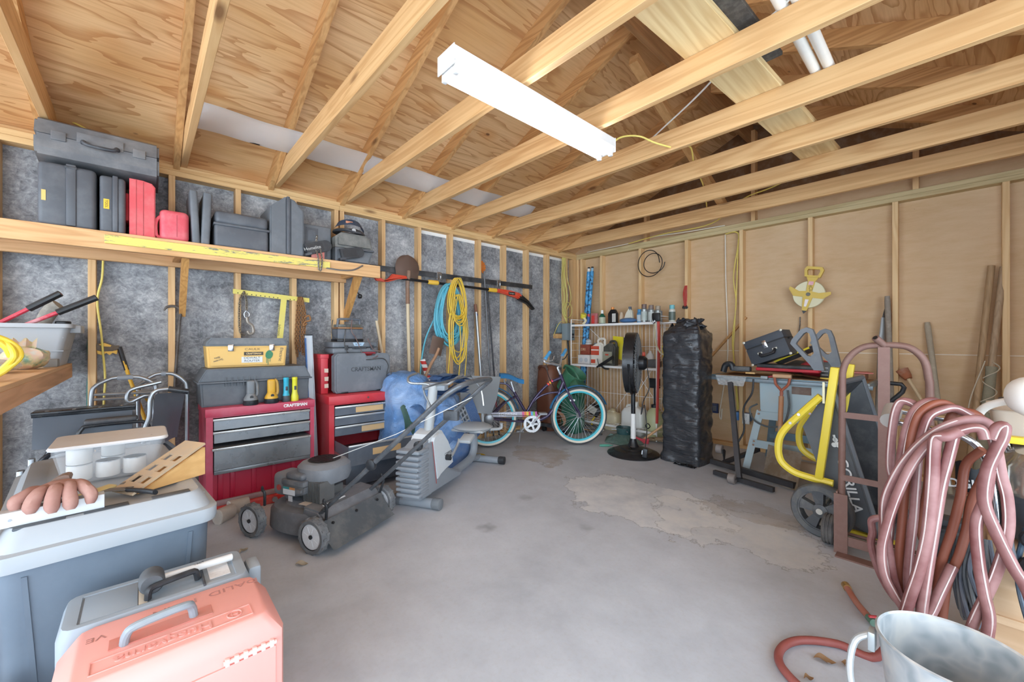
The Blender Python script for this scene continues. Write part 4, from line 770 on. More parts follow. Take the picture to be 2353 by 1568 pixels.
M().prism([(1.66, 1.79), (1.70, 1.80), (1.76, 1.775), (1.80, 1.80), (1.84, 1.845), (1.99, 1.84), (2.0, 1.815), (1.90, 1.80), (1.86, 1.785), (1.80, 1.765), (1.74, 1.76), (1.68, 1.765)], .125, .175, 'yz', .008).go('saw_head', OR, ps, world=True)
M().prism([(3.2, 1.775), (3.22, 1.815), (3.42, 1.812), (3.58, 1.79), (3.66, 1.735), (3.62, 1.70), (3.52, 1.725), (3.38, 1.75)], .12, .18, 'yz', .012).go('motor_housing', OR, ps, world=True)
M().prism([(3.55, 1.76), (3.63, 1.765), (3.75, 1.70), (3.86, 1.60), (3.83, 1.585), (3.72, 1.66), (3.57, 1.705)], .115, .185, 'yz', .015).go('rear_grip', DARK, ps, world=True)
M().bx(.1805, .1815, 3.38, 3.49, 1.755, 1.79).go('label', DARK, ps, world=True); text('lettering', 'Remington', .02, (.182, 3.435, 1.773), FX, P('#f0f0ee', .5), ps, .0002, world=True)
tag(M().tube([(.1, 1.47, 1.70), (.11, 1.475, 1.67), (.11, 1.51, 1.64), (.11, 1.53, 1.62)], .006, 8, sm=4).lathe([(.012, 0), (.02, .01), (.02, .03), (.012, .04)], (.11, 1.535, 1.585), 12).go('power_plug', DARK), 'black plug hanging from under the end of the long shelf', 'plug')
sv = T('shovel', 'round-point shovel hung blade up on the wall rail', 'shovel', (.13, 2.02, .5)); SVM = P('#937a6c', .6, .3, .4, '#9b8474')
def shov(u, v):
    w = .135*(1-(max(0, v-.35)/.65)**2.4)**.5 if v > .35 else .135*(.9+.1*v/.35)
    a = (u-.5)*2; return (.150-.028*a*a+.012*sin(pi*v), 2.02+a*w, 1.83+.235*v)
M().grid(shov, 16, 20, .003).go('blade', SVM, sv, world=True)
M().tube([(.160, 2.02, 1.90), (.155, 2.02, 1.83), (.13, 2.022, 1.79), (.13, 2.025, 1.56)], .021, 14, sm=3).go('socket', P('#8c6b55', .7, .2, .3), sv, world=True)
M().cyl((.13, 2.025, 1.56), (.13, 2.05, .45), .0175, n=14).go('handle', wood('z', '#d8c7a8', '#b69c75', 2, False), sv, world=True)
def loops(cx_, cy_, z0, n, wy, hz, r, seed, x0, dx, twist=0.1):
    random.seed(seed); P_ = []
    for k in range(n):
        w = wy*random.uniform(.75, 1.1); h = hz*random.uniform(.82, 1.05); o = random.uniform(-.02, .02); xx = x0+dx*k/n
        for j in range(12):
            a_ = 2*pi*j/12; zz = .5-.5*cos(a_)
            P_.append((xx+random.uniform(-.006, .006)+.02*sin(a_*.5)*(1 if k % 2 else .4), cy_+o+w*sin(a_)*(.45+.55*zz**.6)*(1 if j < 6 else 1.0), z0-h*zz))
    return P_
CY = P('#5fb3c6', .45, 0, .15); YL = P('#dcb83a', .45, 0, .15)
hb = T('garden_hose', 'light blue cord coiled in long loops below the wall rail', 'cord', (.2, 2.49, 1.0))
M().tube(loops(0, 2.48, 1.80, 16, .20, .66, .008, 4, .15, .10), .0085, 7, sm=3).go('coil', CY, hb, world=True)
M().tube([(.13, 2.33, 1.4), (.12, 2.24, 1.2), (.115, 2.19, .95), (.11, 2.18, .75)], .0085, 7, sm=4).go('tail', CY, hb, world=True)
yc = T('extension_cord', 'yellow extension cord hung in front of the blue coil', 'cord', (.28, 2.52, .8))
M().tube(loops(0, 2.53, 1.86, 9, .13, .5, .006, 9, .27, .05), .0062, 7, sm=3).go('coil', YL, yc, world=True)
M().tube(loops(0, 2.53, 1.68, 5, .14, .75, .006, 12, .27, .05), .0062, 7, sm=3).go('long_loops', YL, yc, world=True)
for y, z in ((2.42, .75), (2.56, .7), (2.64, .68)): M().tube([(.29, y, 1.4), (.285, y+.02, 1.1), (.28, y-.01, z)], .0062, 7, sm=4).go('strand', YL, yc, world=True)
s2 = T('shovel', 'small rusty square shovel upside down behind the blue tarp', 'shovel', (.3, 2.3, .7)); q = Matrix.Translation((.26, 2.29, 1.12)) @ rot((-14, 0, 0)).to_4x4()
M().grid(lambda u, v: (.015*(1-4*(u-.5)**2), (u-.5)*.15, -.09+.19*v), 8, 4, .003).tf(q).go('blade', SVM, s2, world=True)
M().tube([(.27, 2.31, 1.10), (.275, 2.27, 1.02), (.28, 2.20, .92), (.29, 2.13, .78), (.30, 2.08, .6)], .0165, 12, sm=4).go('handle', P('#a0795b', .7, 0, .3), s2, world=True)
tag(M().tube([(.14, 2.19, .98), (.14, 2.22, .90), (.14, 2.25, .80), (.14, 2.27, .6)], .028, 12, flat=.5).go('striped_stake', (lambda t: t.out(t.ramp(t.math('FRACT', t.n('ShaderNodeSeparateXYZ', {0: t.n('ShaderNodeVectorMath', {0: t.coord((14, 14, 14), False), 1: (0, .9, 1)}, operation='MULTIPLY').outputs[0]}).outputs[2]), [(.48, '#c8352f'), (.52, '#f0ece8')]), .5))(NT('stripes'))), 'red and white striped stake standing behind the tarp', 'stake')
cd = T('conduit_pipe', 'galvanised pipe with a worn brown end leaning on the felt', 'pipe', (.12, 3.0, 0)); M().cyl((.11, 2.925, 1.52), (.16, 3.03, .012), .016, n=14).go('pipe', GALV, cd, world=True); M().cyl((.105, 2.914, 1.61), (.11, 2.925, 1.52), .018, n=14).go('brown_end', P('#8a5f4a', .7), cd, world=True)
M().cyl((.111, 2.928, 1.50), (.112, 2.931, 1.475), .0165, n=14).go('blue_band', P('#5668a0', .5), cd, world=True)
tag(M().cyl((.10, 3.055, 2.02), (.14, 3.17, .012), .009, n=10).go('steel_rod', P('#6b6d70', .4, .7, .2)), 'thin bare steel rod beside the galvanised pipe', 'rod')
rr = T('steel_rod', 'dark steel rod with a red painted middle beside the bare rod', 'rod', (.12, 3.2, 0)); M().cyl((.105, 3.10, 1.80), (.15, 3.25, .012), .0105, n=10).go('rod', P('#34353a', .5, .3, .2), rr, world=True); M().cyl((.131, 3.187, .66), (.14, 3.217, .36), .0112, n=10).go('red_paint', P('#a5323c', .5), rr, world=True)
q = M()
for k in range(7): a0 = radians(-70+k*25); q.prism([(3.05, 2.08), (3.05+.075*cos(a0), 2.08+.075*sin(a0)), (3.05+.088*cos(a0+.25), 2.08+.088*sin(a0+.25)), (3.05+.072*cos(a0+.40), 2.08+.072*sin(a0+.40))], .03, .034, 'yz')
tag(q.go('toothed_saw', P('#dc7f35', .5, .2, .2)), 'orange toothed saw blade edge behind a stud above the rail', 'saw')
# ---------------------------------------------------------------- blue tarp
tp = T('tarp', 'crumpled light blue tarp bundled behind the exercise bike', 'tarp', (.56, 1.99, 0)); TPM = NT('blue_tarp'); v = TPM.coord()
TPM.bump(TPM.noise(v, 11, 7, .7, 1.2), .9, .03)
TPM.out(TPM.mix(TPM.n('ShaderNodeMapRange', {0: TPM.noise(v, 3, 4, .6), 1: .4, 2: .65}).outputs[0], '#6390c8', '#a9c3e6'), .38)
def blob(c, r, seed, lo=.004):
    def f(u, v):
        a = 2*pi*u; b = pi*(v-.5); cb = max(.0, cos(b))**.5; sb = math.copysign(abs(sin(b))**.75, sin(b)); d = V((cb*cos(a), cb*sin(a), sb))
        p = V((c[0]+r[0]*d.x, c[1]+r[1]*d.y, c[2]+r[2]*d.z)); o = V((seed, 0, seed)); n1 = noise.noise(p*3.6+o); n2 = noise.noise(p*9+o); rd = 1-2*abs(noise.noise(V((p.x*4, p.y*4+p.z*2, p.z*2.5))+o))
        vd = noise.voronoi(p*6.5+o)[0]; n1 += 1.6*(vd[1]-vd[0]-.25)
        k = 1+.12*n1+.15*rd+.06*n2*(1+rd)+.05*(1-2*abs(noise.noise(V((p.x*9, p.y*9-p.z*5, p.z*4))+o)))
        return (max(.14, c[0]+(p.x-c[0])*k), max(1.57, min(2.36, c[1]+(p.y-c[1])*k)), max(lo, c[2]+(p.z-c[2])*(1+.05*n1)))
    return f
M().grid(blob((.56, 1.80, .45), (.25, .23, .44), 0), 72, 60).grid(blob((.55, 2.10, .34), (.24, .25, .34), 5), 60, 48).go('bundle', TPM.m, tp, ang=75, world=True)
for k in range(9):
    z0 = .70+.021*k; b_ = .045*math.cos((k-4)/4*1.2)
    M().grid(lambda u, v, z0=z0, b_=b_, k=k: (.76+.20*v+.012*sin(u*7+k), 1.90+.33*u+.012*sin(v*9+k)-.01*abs(k-4), z0+b_*sin(pi*u)*(1 if k > 3 else -.5)+.012*sin(u*11+k*1.7)+.02*u*(4-k)/4), 26, 6, .005).go('fold', TPM.m, tp, ang=75, world=True)
M().grid(lambda u, v: (.50+.34*v-.04*sin(u*6+v*2), 1.62+.28*u+.03*v, .885-.02*(1-u)-.42*v*v*(.6+.4*u)+.02*sin(u*9+v*6)), 30, 24, .004).go('flap', TPM.m, tp, ang=75, world=True)
M().grid(lambda u, v: (.80+.03*sin(v*6), 1.60+.14*u+.08*v, .62-.42*v+.02*sin(u*8)), 14, 16, .004).go('green_fold', P('#5f8478', .5, 0, .2), tp, ang=70, world=True)
# ---------------------------------------------------------------- lawn mower
mw = T('lawn_mower', 'dusty black push lawn mower with silver wheel hubs', 'lawn mower', (1.19, .85, 0), 24.6)
MB_ = P('#6a6d73', .5, 0, .6, '#8e9093', 12); MB2 = P('#7a7e84', .45, 0, .5, '#9b9da1', 8); TYR = P('#66686b', .8, 0, .5, '#a3a19d', 20); HUB = P('#dcdee2', .4, 0, .15)
q = M(); n = 40
def dk(w, d, z, ox=0): return [q.b.verts.new((ox+w*math.copysign(abs(cos(2*pi*i/n))**.75, cos(2*pi*i/n)), d*math.copysign(abs(sin(2*pi*i/n))**.75, sin(2*pi*i/n)), z)) for i in range(n)]
q.skin([dk(.27, .25, .05, .0), dk(.275, .255, .055), dk(.27, .25, .15), dk(.25, .235, .172), dk(.19, .18, .18), dk(.17, .16, .205), dk(.12, .12, .21)]).go('deck', MB_, mw)
M().prism([(.08, .05), (.33, .05), (.34, .09), (.22, .2), (.10, .21)], -.22, .25, 'xz', .01).go('rear_deck', MB_, mw)
for x in (-.255, .255):
    for s in (-1, 1):
        w = M().lathe([(.072, -.024), (.09, -.026), (.098, -.018), (.098, .018), (.09, .026), (.072, .024)], (x, s*.277, .098), 32, 'y', cap=False)
        for k in range(26): a_ = 2*pi*k/26; w.box((x+.098*cos(a_), s*.277+(.011 if k % 2 else -.011), .098+.098*sin(a_)), (.012, .02, .006), (0, 90-math.degrees(a_), 0))
        w = w.go('wheel', TYR, mw)
        h = M().lathe([(.002, -.018), (.07, -.018), (.074, 0), (.07, .018), (.002, .018)], (x, s*.277, .098), 28, 'y')
        for k in range(8):
            a_ = 2*pi*k/8; r0 = Matrix.Translation((x, s*.277, .098)) @ Matrix.Rotation(-a_, 4, 'Y')
            hh = M(); hh.prism([(.022, -.006), (.055, -.018), (.064, 0), (.055, .018), (.022, .006)], s*.018, s*.0195, 'xz'); hh.tf(r0)
            me_ = bpy.data.meshes.new('t'); hh.b.to_mesh(me_); h.b.from_mesh(me_); hh.b.free(); bpy.data.meshes.remove(me_)
        h.go('hub', HUB, w); M().lathe([(.012, 0), (.012, .006)], (x, s*.277+(.019 if s > 0 else -.025), .098), 10, 'y').go('axle_nut', BLK2, w)
        M().tube([(x+.03, s*.22, .17), (x+.05*(1 if x < 0 else 1), s*.235, .25), (x+.03, s*.235, .27)], .008, 8, sm=3).sph((x+.03, s*.235, .275), (.012, .006, .02), 10).go('height_lever', BLK2, mw)
        M().bx(x-.04, x+.04, s*.215-.01, s*.215+.035*s, .07, .15, .008).go('axle_bracket', MB_, mw)
q = M(); q.bx(-.10, .10, -.12, .09, .20, .26, .01)
for k in range(9): q.bx(.035, .15, -.14+.0, -.05, .215+.012*k, .219+.012*k)
for k in range(12): q.bx(.02+.012*k, .025+.012*k, -.15, -.04, .21, .33)
q.go('engine_block', P('#6d6e6e', .5, .4, .5, '#8d8c89'), mw)
q = M(); q.skin([dk(.135, .135, .30, .03), dk(.15, .145, .34, .03), dk(.145, .14, .395, .03), dk(.12, .118, .42, .03), dk(.095, .095, .425, .03)]).go('shroud', MB2, mw)
q = M()
for k in range(9):
    y = -.075+.019*k; L_ = math.sqrt(max(.0, .088**2-y*y)); q.box((.03, y, .427), (2*L_, .010, .008), None)
q.lathe([(.088, .0), (.097, .006), (.088, .010)], (.03, 0, .421), 28, cap=False).go('grille', DARK, mw)
M().bx(-.235, -.075, -.165, -.02, .215, .355, .03, 3).go('air_filter_cover', MB2, mw)
M().lathe([(.018, 0), (.018, .004)], (-.17, -.169, .27), 14, 'y').go('primer_bulb', P('#b0433c', .5), mw)
M().bx(-.13, .06, -.185, -.02, .30, .335, .01).prism([(-.09, .215), (.055, .26), (.06, .30), (-.12, .30)], -.19, -.03, 'xz', .012).bx(-.11, .04, -.175, -.03, .33, .375, .02, 3).go('fuel_tank', P('#5a5f66', .45, 0, .35), mw)
M().bx(-.10, .0, -.1925, -.191, .25, .295).go('warning_label', P('#d8dde2', .5), mw); M().bx(-.10, -.045, -.193, -.1905, .283, .296).go('label_band', P('#3c8f92', .5), mw); M().bx(-.045, .0, -.193, -.1905, .283, .296).go('label_band', P('#c98a55', .5), mw); M().bx(-.055, -.02, -.1925, -.191, .212, .245).go('barcode_label', P('#c7c9ce', .5), mw)
M().bx(.03, .12, -.19, -.12, .205, .207).go('sticker', P('#cfc4b8', .6), mw); M().prism([(.18, .205), (.205, .192), (.205, .194), (.18, .207)], -.15, .02, 'xz').go('sticker', P('#d9dde2', .6), mw)
M().grid(lambda u, v: (.29+.11*v, -.27+.50*u, .17-.13*v-.015*sin(pi*v)), 10, 6, .005).go('trailing_flap', P('#74787d', .5, 0, .45), mw)
for y in (-.2, -.02, .16): M().lathe([(.008, 0), (.008, .008)], (.313, y, .15), 10, 'x').go('rivet', DARK, mw)
HT = P('#55585c', .3, .3, .5, '#8f9092', 10)
M().tube([(.20, -.2, .17), (.62, -.2, .53)], .0125, 12).go('lower_handle', HT, mw); M().tube([(.20, .2, .17), (.62, .2, .53)], .0125, 12).go('lower_handle', HT, mw)
M().tube([(.54, -.2, .462), (1.0, -.2, .86), (1.10, -.19, .94), (1.135, -.15, .965), (1.15, .0, .975), (1.135, .15, .965), (1.10, .19, .94), (1.0, .2, .86), (.54, .2, .462)], .0135, 12, sm=4).go('upper_handle', HT, mw)
for s in (-1, 1): M().lathe([(.018, -.012), (.03, -.008), (.03, .012), (.02, .02)], (.60, s*.21, .515), 12, 'y').go('clamp_knob', BLK2, mw)
M().tube([(.98, -.2, .845), (.93, -.195, .93), (.96, -.17, .955), (.99, .15, .975), (1.0, .19, .96), (1.06, .2, .90)], .005, 8, sm=4).go('bail_bar', HT, mw)
M().tube([(.08, .02, .43), (.5, .12, .60), (1.0, .19, .85)], .0025, 6).go('pull_cord', P('#d8d8d4', .6), mw); M().bx(.80, .90, .185, .22, .70, .76, .006).go('throttle_box', BLK, mw)
M().tube([(1.05, .205, .90), (1.055, .215, .86), (1.06, .22, .80)], .004, 6).go('cable_tie', P('#e6e6e2', .5), mw)
# ---------------------------------------------------------------- exercise bike
eb = T('exercise_bike', 'grey and white recumbent exercise bike with ribbed front housing', 'exercise bike', (1.37, 1.43, 0), 119.4); EG = P('#8b9198', .45, 0, .25, '#a9abad', 6); EW = P('#ced3d6', .4, 0, .15); EL = P('#a7abad', .45, 0, .2)
for x, l, r_ in ((.02, .155, .036), (1.13, .24, .032)):
    M().cyl((x, -l, .037), (x, l, .037), r_, n=20).go('stabilizer', EG, eb)
    for s in (-1, 1): M().lathe([(r_*.6, -.035), (r_+.004, -.03), (r_+.004, .02), (r_, .03)], (x, s*l, .038), 20, 'y').go('end_cap', P('#6f757b', .6, 0, .2) if x < .5 else BLK2, eb)
prof = [(-.06, .075), (-.09, .13), (-.10, .25), (-.085, .36), (-.05, .43), (.02, .46), (.12, .48), (.20, .10), (.10, .07)]
M().prism(prof, -.085, .085, 'xz', .02).go('front_housing', EG, eb)
q = M()
for k in range(9): z = .11+.037*k; xf = -.095-.012*sin(pi*(z-.05)/.42); q.bx(xf-.012, .03, -.09, .09, z, z+.024, .008)
q.go('ribs', EG, eb)
M().prism([(.10, .07), (.60, .05), (.60, .085), (.46, .14), (.33, .20), (.20, .21), (.12, .2)], -.07, .07, 'xz', .012).go('lower_shell', EG, eb)
M().prism([(.13, .13), (.06, .46), (.09, .50), (.17, .525), (.25, .50), (.33, .42), (.40, .31), (.42, .20), (.30, .185), (.2, .165)], -.095, .095, 'xz', .025).go('side_cover', EW, eb)
M().prism([(.120, .14), (.126, .14), (.066, .46), (.060, .46)], -.0975, -.095, 'xz').go('red_stripe', P('#a04a4a', .5), eb); text('lettering', 'COMFORT\n  3500', .03, (.32, -.0965, .30), FY, P('#4b5158', .5), eb, .0003, world=False)
M().cyl((.17, 0, .48), (.25, 0, .84), .036, n=18).go('mast', EL, eb)
for s in (-1, 1): M().tube([(.25, 0, .82), (.23, s*.05, .85), (.18, s*.16, .86), (.22, s*.2, .90), (.34, s*.2, .92)], .0095, 8, sm=4).go('handlebar', P('#9da0a2', .3, .6, .2), eb)
M().bx(.24, .31, -.1, .1, .80, .86, .012).go('console', EG, eb)
M().lathe([(.022, -.02), (.022, .02)], (.28, -.112, .29), 16, 'y').go('crank_boss', BLK2, eb)
for s, e in ((-1, (.42, .40)), (1, (.14, .18))):
    M().tube([(.28, s*.11, .29), (.31, s*.13, .30), (e[0]-.02, s*.135, e[1]-.03), (e[0], s*.135, e[1])], .011, 10, sm=3).go('crank_arm', P('#9ba0a3', .35, .5, .2), eb); M().box((e[0]+.03, s*.19, e[1]), (.11, .1, .03), (0, -18, 0), .01).go('pedal', EL if s < 0 else DARK, eb)
M().tube([(.55, 0, .066), (.90, 0, .08), (1.0, 0, .12), (1.03, 0, .2), (1.0, 0, .33)], .036, 12, sm=5, flat=.75).go('main_frame', EG, eb)
M().cyl((1.0, 0, .075), (1.14, 0, .05), .028, n=12).go('rear_spine', EG, eb)
M().sph((.98, 0, .375), (.17, .19, .035), 24).bx(.85, 1.12, -.16, .16, .345, .37, .01).go('seat', EL, eb)
M().tube([(1.0, 0, .35), (1.2, 0, .36), (1.24, 0, .40), (1.2, 0, .62)], .014, 10, sm=4).go('back_post', EL, eb)
M().grid(lambda u, v: (1.16+.05*v-.05*(2*u-1)**2, (2*u-1)*(.17+.05*v-.05*max(0, .4-v)**1.2*2), .47+.36*v), 14, 12, .03).go('backrest', EL, eb)
for s in (-1, 1): M().tube([(1.0, s*.17, .355), (1.1, s*.24, .35), (1.1, s*.25, .40)], .014, 10, sm=4).go('seat_grip', EL, eb)
# slatted blue board leaning behind the exercise bike
sl = T('battery_pack', 'grey box with wires behind the exercise bike mast', 'battery box', (.72, 2.1, .0)); M().bx(.62, .76, 1.96, 2.30, .42, .53, .01).go('case', P('#777b7f', .5, 0, .2), sl, world=True); M().bx(.55, .8, 1.9, 2.36, .0, .418, .004).go('stand', P('#4d6f9f', .6, 0, .3), sl, world=True)
M().bx(.761, .763, 2.02, 2.06, .44, .5).go('label', P('#eeeeea', .5), sl, world=True); M().tube([(.765, 2.08, .53), (.785, 2.09, .50), (.78, 2.10, .45), (.785, 2.08, .43)], .005, 6, sm=4).go('wire', P('#b0303a', .5), sl, world=True)
bo = T('plastic_grate', 'blue speckled board with a grey grid leaning behind the bike', 'grate', (.8, 2.35, .2)); m = Matrix.Translation((.80, 2.33, .42)) @ rot((28, 0, 10)).to_4x4()
M().bx(-.015, .0, -.005, .12, -.21, .22).tf(m).go('board', (lambda t: t.out(t.ramp(t.n('ShaderNodeTexVoronoi', {'Vector': t.coord((30, 30, 30))}).outputs['Distance'], [(.10, '#cfd6e0'), (.18, '#4a648c')]), .5))(NT('speckled_blue')), bo, world=True)
q = M()
for k in range(8): q.bx(-.01, .0, -.12, -.006, -.21+.055*k, -.195+.055*k)
for k in range(4): q.bx(-.012, .002, -.12+.036*k, -.112+.036*k, -.21, .22)
q.tf(m).go('grid', P('#8d9196', .5), bo, world=True)
# ---------------------------------------------------------------- bicycle
bk = T('bicycle', 'purple cruiser bicycle with turquoise rims, blue saddle and fenders', 'bicycle', (.766, 3.236, 0), 54.2, r=None)
PUR = P('#3f3550', .25, .3, .05); TQ2 = P('#3fb5c4', .35, 0, .1); BLF = P('#4aa3dc', .3, 0, .1); TY2 = P('#4b4d4f', .8, 0, .2); CRM = P('#e2d9c6', .6, 0, .15); ALM = P('#c9ccd0', .3, .7, .1)
R_ = .328
for hx, nm in ((-.51, 'rear'), (.515, 'front')):
    w = M().lathe([(R_-.042, -.018), (R_-.02, -.026), (R_-.004, -.016), (R_, 0), (R_-.004, .016), (R_-.02, .026), (R_-.042, .018)], (hx, 0, R_), 64, 'y', cap=False).go('tyre', TY2, bk)
    for s in (-1, 1): M().lathe([(R_-.046, s*.021), (R_-.026, s*.0275), (R_-.024, s*.025), (R_-.046, s*.018)], (hx, 0, R_), 64, 'y', cap=False).go('whitewall', CRM, w)
    M().lathe([(R_-.065, -.015), (R_-.043, -.0195), (R_-.043, .0195), (R_-.065, .015), (R_-.065, -.015)], (hx, 0, R_), 64, 'y', cap=False).go('rim', TQ2, w)
    q = M()
    for k in range(36):
        a_ = 2*pi*k/36; b_ = a_+(.35 if k % 4 < 2 else -.35); s = .02 if k % 2 else -.02; q.cyl((hx+.02*cos(b_), s, R_+.02*sin(b_)), (hx+(R_-.064)*cos(a_), s*.3, R_+(R_-.064)*sin(a_)), .0014, n=5)
    q.go('spokes', ALM, w); M().lathe([(.012, -.05), (.022, -.03), (.014, -.02), (.014, .02), (.022, .03), (.012, .05)], (hx, 0, R_), 18, 'y').go('hub', ALM, w)
    rng = (15, 150) if nm == 'rear' else (20, 165)
    F_ = [M() for _ in range(1)][0]
    F_.grid(lambda u, v, hx=hx, rng=rng: (hx+(R_+.022-.012*(2*v-1)**2)*cos(radians(rng[0]+(rng[1]-rng[0])*u)), (2*v-1)*.034, R_+(R_+.022-.012*(2*v-1)**2)*sin(radians(rng[0]+(rng[1]-rng[0])*u))), 40, 6, .002); F_.go('fender', BLF, bk)
q = M()
q.tube([(-.035, 0, .275), (-.225, 0, .61)], .0165, 12); q.tube([(.300, 0, .80), (.345, 0, .685)], .0205, 12)
q.tube([(.318, 0, .765), (.20, 0, .715), (.10, 0, .635), (.0, 0, .52), (-.085, 0, .375)], .0165, 12, sm=6); q.tube([(.338, 0, .71), (.30, 0, .62), (.262, 0, .52), (.225, 0, .42), (.16, 0, .34), (.06, 0, .29), (-.03, 0, .272)], .022, 12, sm=6)
q.tube([(.285, 0, .60), (.15, 0, .585), (.03, 0, .53), (-.08, 0, .40)], .011, 10, sm=6)
for s in (-1, 1): q.tube([(-.03, s*.03, .272), (-.3, s*.05, .30), (-.51, s*.06, R_)], .010, 8, sm=4); q.tube([(-.195, s*.02, .56), (-.31, s*.05, .51), (-.42, s*.055, .41), (-.51, s*.06, R_)], .009, 8, sm=4)
q.lathe([(.024, -.04), (.024, .04)], (-.035, 0, .272), 16, 'y').go('frame', PUR, bk)
M().tube([(-.2, 0, .575), (-.28, 0, .67), (-.34, 0, .705), (-.5, 0, .71)], .011, 10, sm=4).go('rack_tube', PUR, bk)
for s in (-1, 1): M().tube([(.35, s*.02, .68), (.36, s*.045, .64), (.43, s*.05, .50), (.50, s*.055, .38), (.515, s*.055, R_)], .012, 10, sm=4).go('fork_blade', PUR, bk)
M().tube([(.3, 0, .80), (.27, 0, .875), (.285, 0, .89)], .014, 10).go('stem', ALM, bk); M().tube([(-.225, 0, .61), (-.255, 0, .70), (-.26, 0, .725)], .0135, 10).go('seat_post', ALM, bk)
M().tube([(.285, 0, .89), (.29, -.08, .895), (.22, -.2, .92), (.09, -.275, .945), (.06, -.28, .966), (.075, -.26, .985)], .011, 10, sm=5).go('handlebar', ALM, bk); M().tube([(.075, -.262, .985), (.145, -.17, 1.055)], .0185, 12).go('grip', BLF, bk)
M().tube([(.285, 0, .89), (.31, .06, .90), (.34, .12, .95), (.36, .15, 1.0)], .011, 10, sm=5).go('handlebar', ALM, bk); M().tube([(.36, .15, 1.0), (.43, .26, 1.07)], .0185, 12).go('grip', BLF, bk)
for s, p in ((-1, ((.10, -.255, .965), (.16, -.23, .97), (.19, -.17, 1.01))), (1, ((.34, .13, .96), (.38, .12, .97), (.43, .18, 1.02)))): M().tube(p, .006, 8, sm=3).go('brake_lever', BLK2 if s > 0 else ALM, bk)
M().tube([(.08, -.28, .95), (.10, -.30, .82), (.20, -.18, .66), (.30, -.05, .62), (.33, -.03, .70)], .0035, 6, sm=6).go('brake_cable', DARK, bk)
M().grid(lambda u, v: (-.385+.27*u, (2*v-1)*(.09*(1-u)**1.1+.022), .80-.035*u+.018*sin(u*5)-.05*(2*v-1)**4+.02*(1-u)**3), 20, 12, .035).go('saddle', BLF, bk); M().tube([(-.33, .04, .75), (-.33, .04, .715), (-.30, .04, .715), (-.33, -.04, .715)], .008, 8).go('saddle_spring', ALM, bk)
M().prism([(-.53, .35), (-.49, .395), (-.12, .40), (-.03, .40), (.04, .36), (.06, .31), (.03, .30), (-.03, .335), (-.08, .345), (-.49, .348)], -.072, -.06, 'xz', .004).go('chain_guard', P('#a9a8b3', .35, .2, .1), bk)
text('lettering', 'SCHWINN', .042, (-.30, -.0735, .371), FY, P('#e9e9ef', .3, 0, 0), bk, .0008, 1.0, .0008)
for k, c in enumerate(('#b9aab5', '#d9578e', '#e8782c', '#e9c23a', '#c92f3c', '#5aa0d8', '#7ab648', '#c15aa0')): x = -.165+.024*k; M().prism([(x, .3445), (x+.022, .3445), (x+.018, .399), (x-.004, .399)], -.0735, -.072, 'xz').go('rainbow_stripe', P(c, .4, 0, 0), bk)
for c, x0 in (('#e5503c', .033), ('#ee9a3a', .018)): M().prism([(x0, .303), (x0+.012, .303), (x0+.022, .35), (x0+.006, .35)], -.0735, -.072, 'xz').go('rainbow_stripe', P(c, .4, 0, 0), bk)
q = M(); q.lathe([(.065, -.003), (.092, -.003), (.092, .003), (.065, .003), (.065, -.003)], (-.035, -.078, .262), 40, 'y', cap=False); q.lathe([(.028, -.004), (.028, .004)], (-.035, -.078, .262), 20, 'y')
for k in range(5): a_ = 2*pi*k/5; q.box((-.035+.047*cos(a_), -.078, .262+.047*sin(a_)), (.05, .006, .022), (0, -math.degrees(a_), 0))
for k in range(40): a_ = 2*pi*k/40; q.box((-.035+.094*cos(a_), -.078, .262+.094*sin(a_)), (.006, .004, .006), (0, -math.degrees(a_), 0))
q.go('chainring', P('#dfe1e3', .3, .4, .05), bk)
for s, a_ in ((-1, 50), (1, 230)): e = (-.035+.165*cos(radians(a_)), .262+.165*sin(radians(a_))); M().tube([(-.035, s*.088, .262), (e[0], s*.10, e[1])], .010, 10).go('crank_arm', ALM, bk); M().box((e[0], s*.15, e[1]), (.085, .085, .022), None, .004).go('pedal', P('#8d9095', .4), bk)
M().lathe([(.04, -.02), (.055, -.012), (.035, .0), (.03, .02)], (-.51, -.065, R_), 24, 'y').go('cassette', P('#8d8f92', .35, .7, .3), bk); M().tube([(-.51, -.07, R_-.04), (-.49, -.075, R_-.10), (-.50, -.075, R_-.15)], .012, 8, sm=3).go('derailleur', P('#6f7276', .4, .5, .2), bk)
M().tube([(-.50, -.076, R_-.155), (-.03, -.078, .171)], .004, 6).tube([(-.51, -.076, R_+.05), (-.03, -.078, .352)], .004, 6).go('chain', P('#77766f', .4, .7, .3), bk)
M().tube([(-.13, .05, .27), (-.14, .10, .15), (-.15, .14, .008)], .007, 8).go('kickstand', ALM, bk)
for s, c in ((0, '#e8452f'), (1, '#f0a534'), (2, '#d43a58')): M().lathe([(.0175, 0), (.0175, .018)], (0, 0, 0), 14, 'x').tf(Matrix.Translation((.155+.022*s, 0, .684+.0165*s)) @ rot((0, -37, 0)).to_4x4()).go('frame_band', P(c, .4, 0, 0), bk)
M().bx(.40, .46, -.045, -.04, .50, .52, .003).go('front_reflector', P('#e5e8ea', .2), bk)
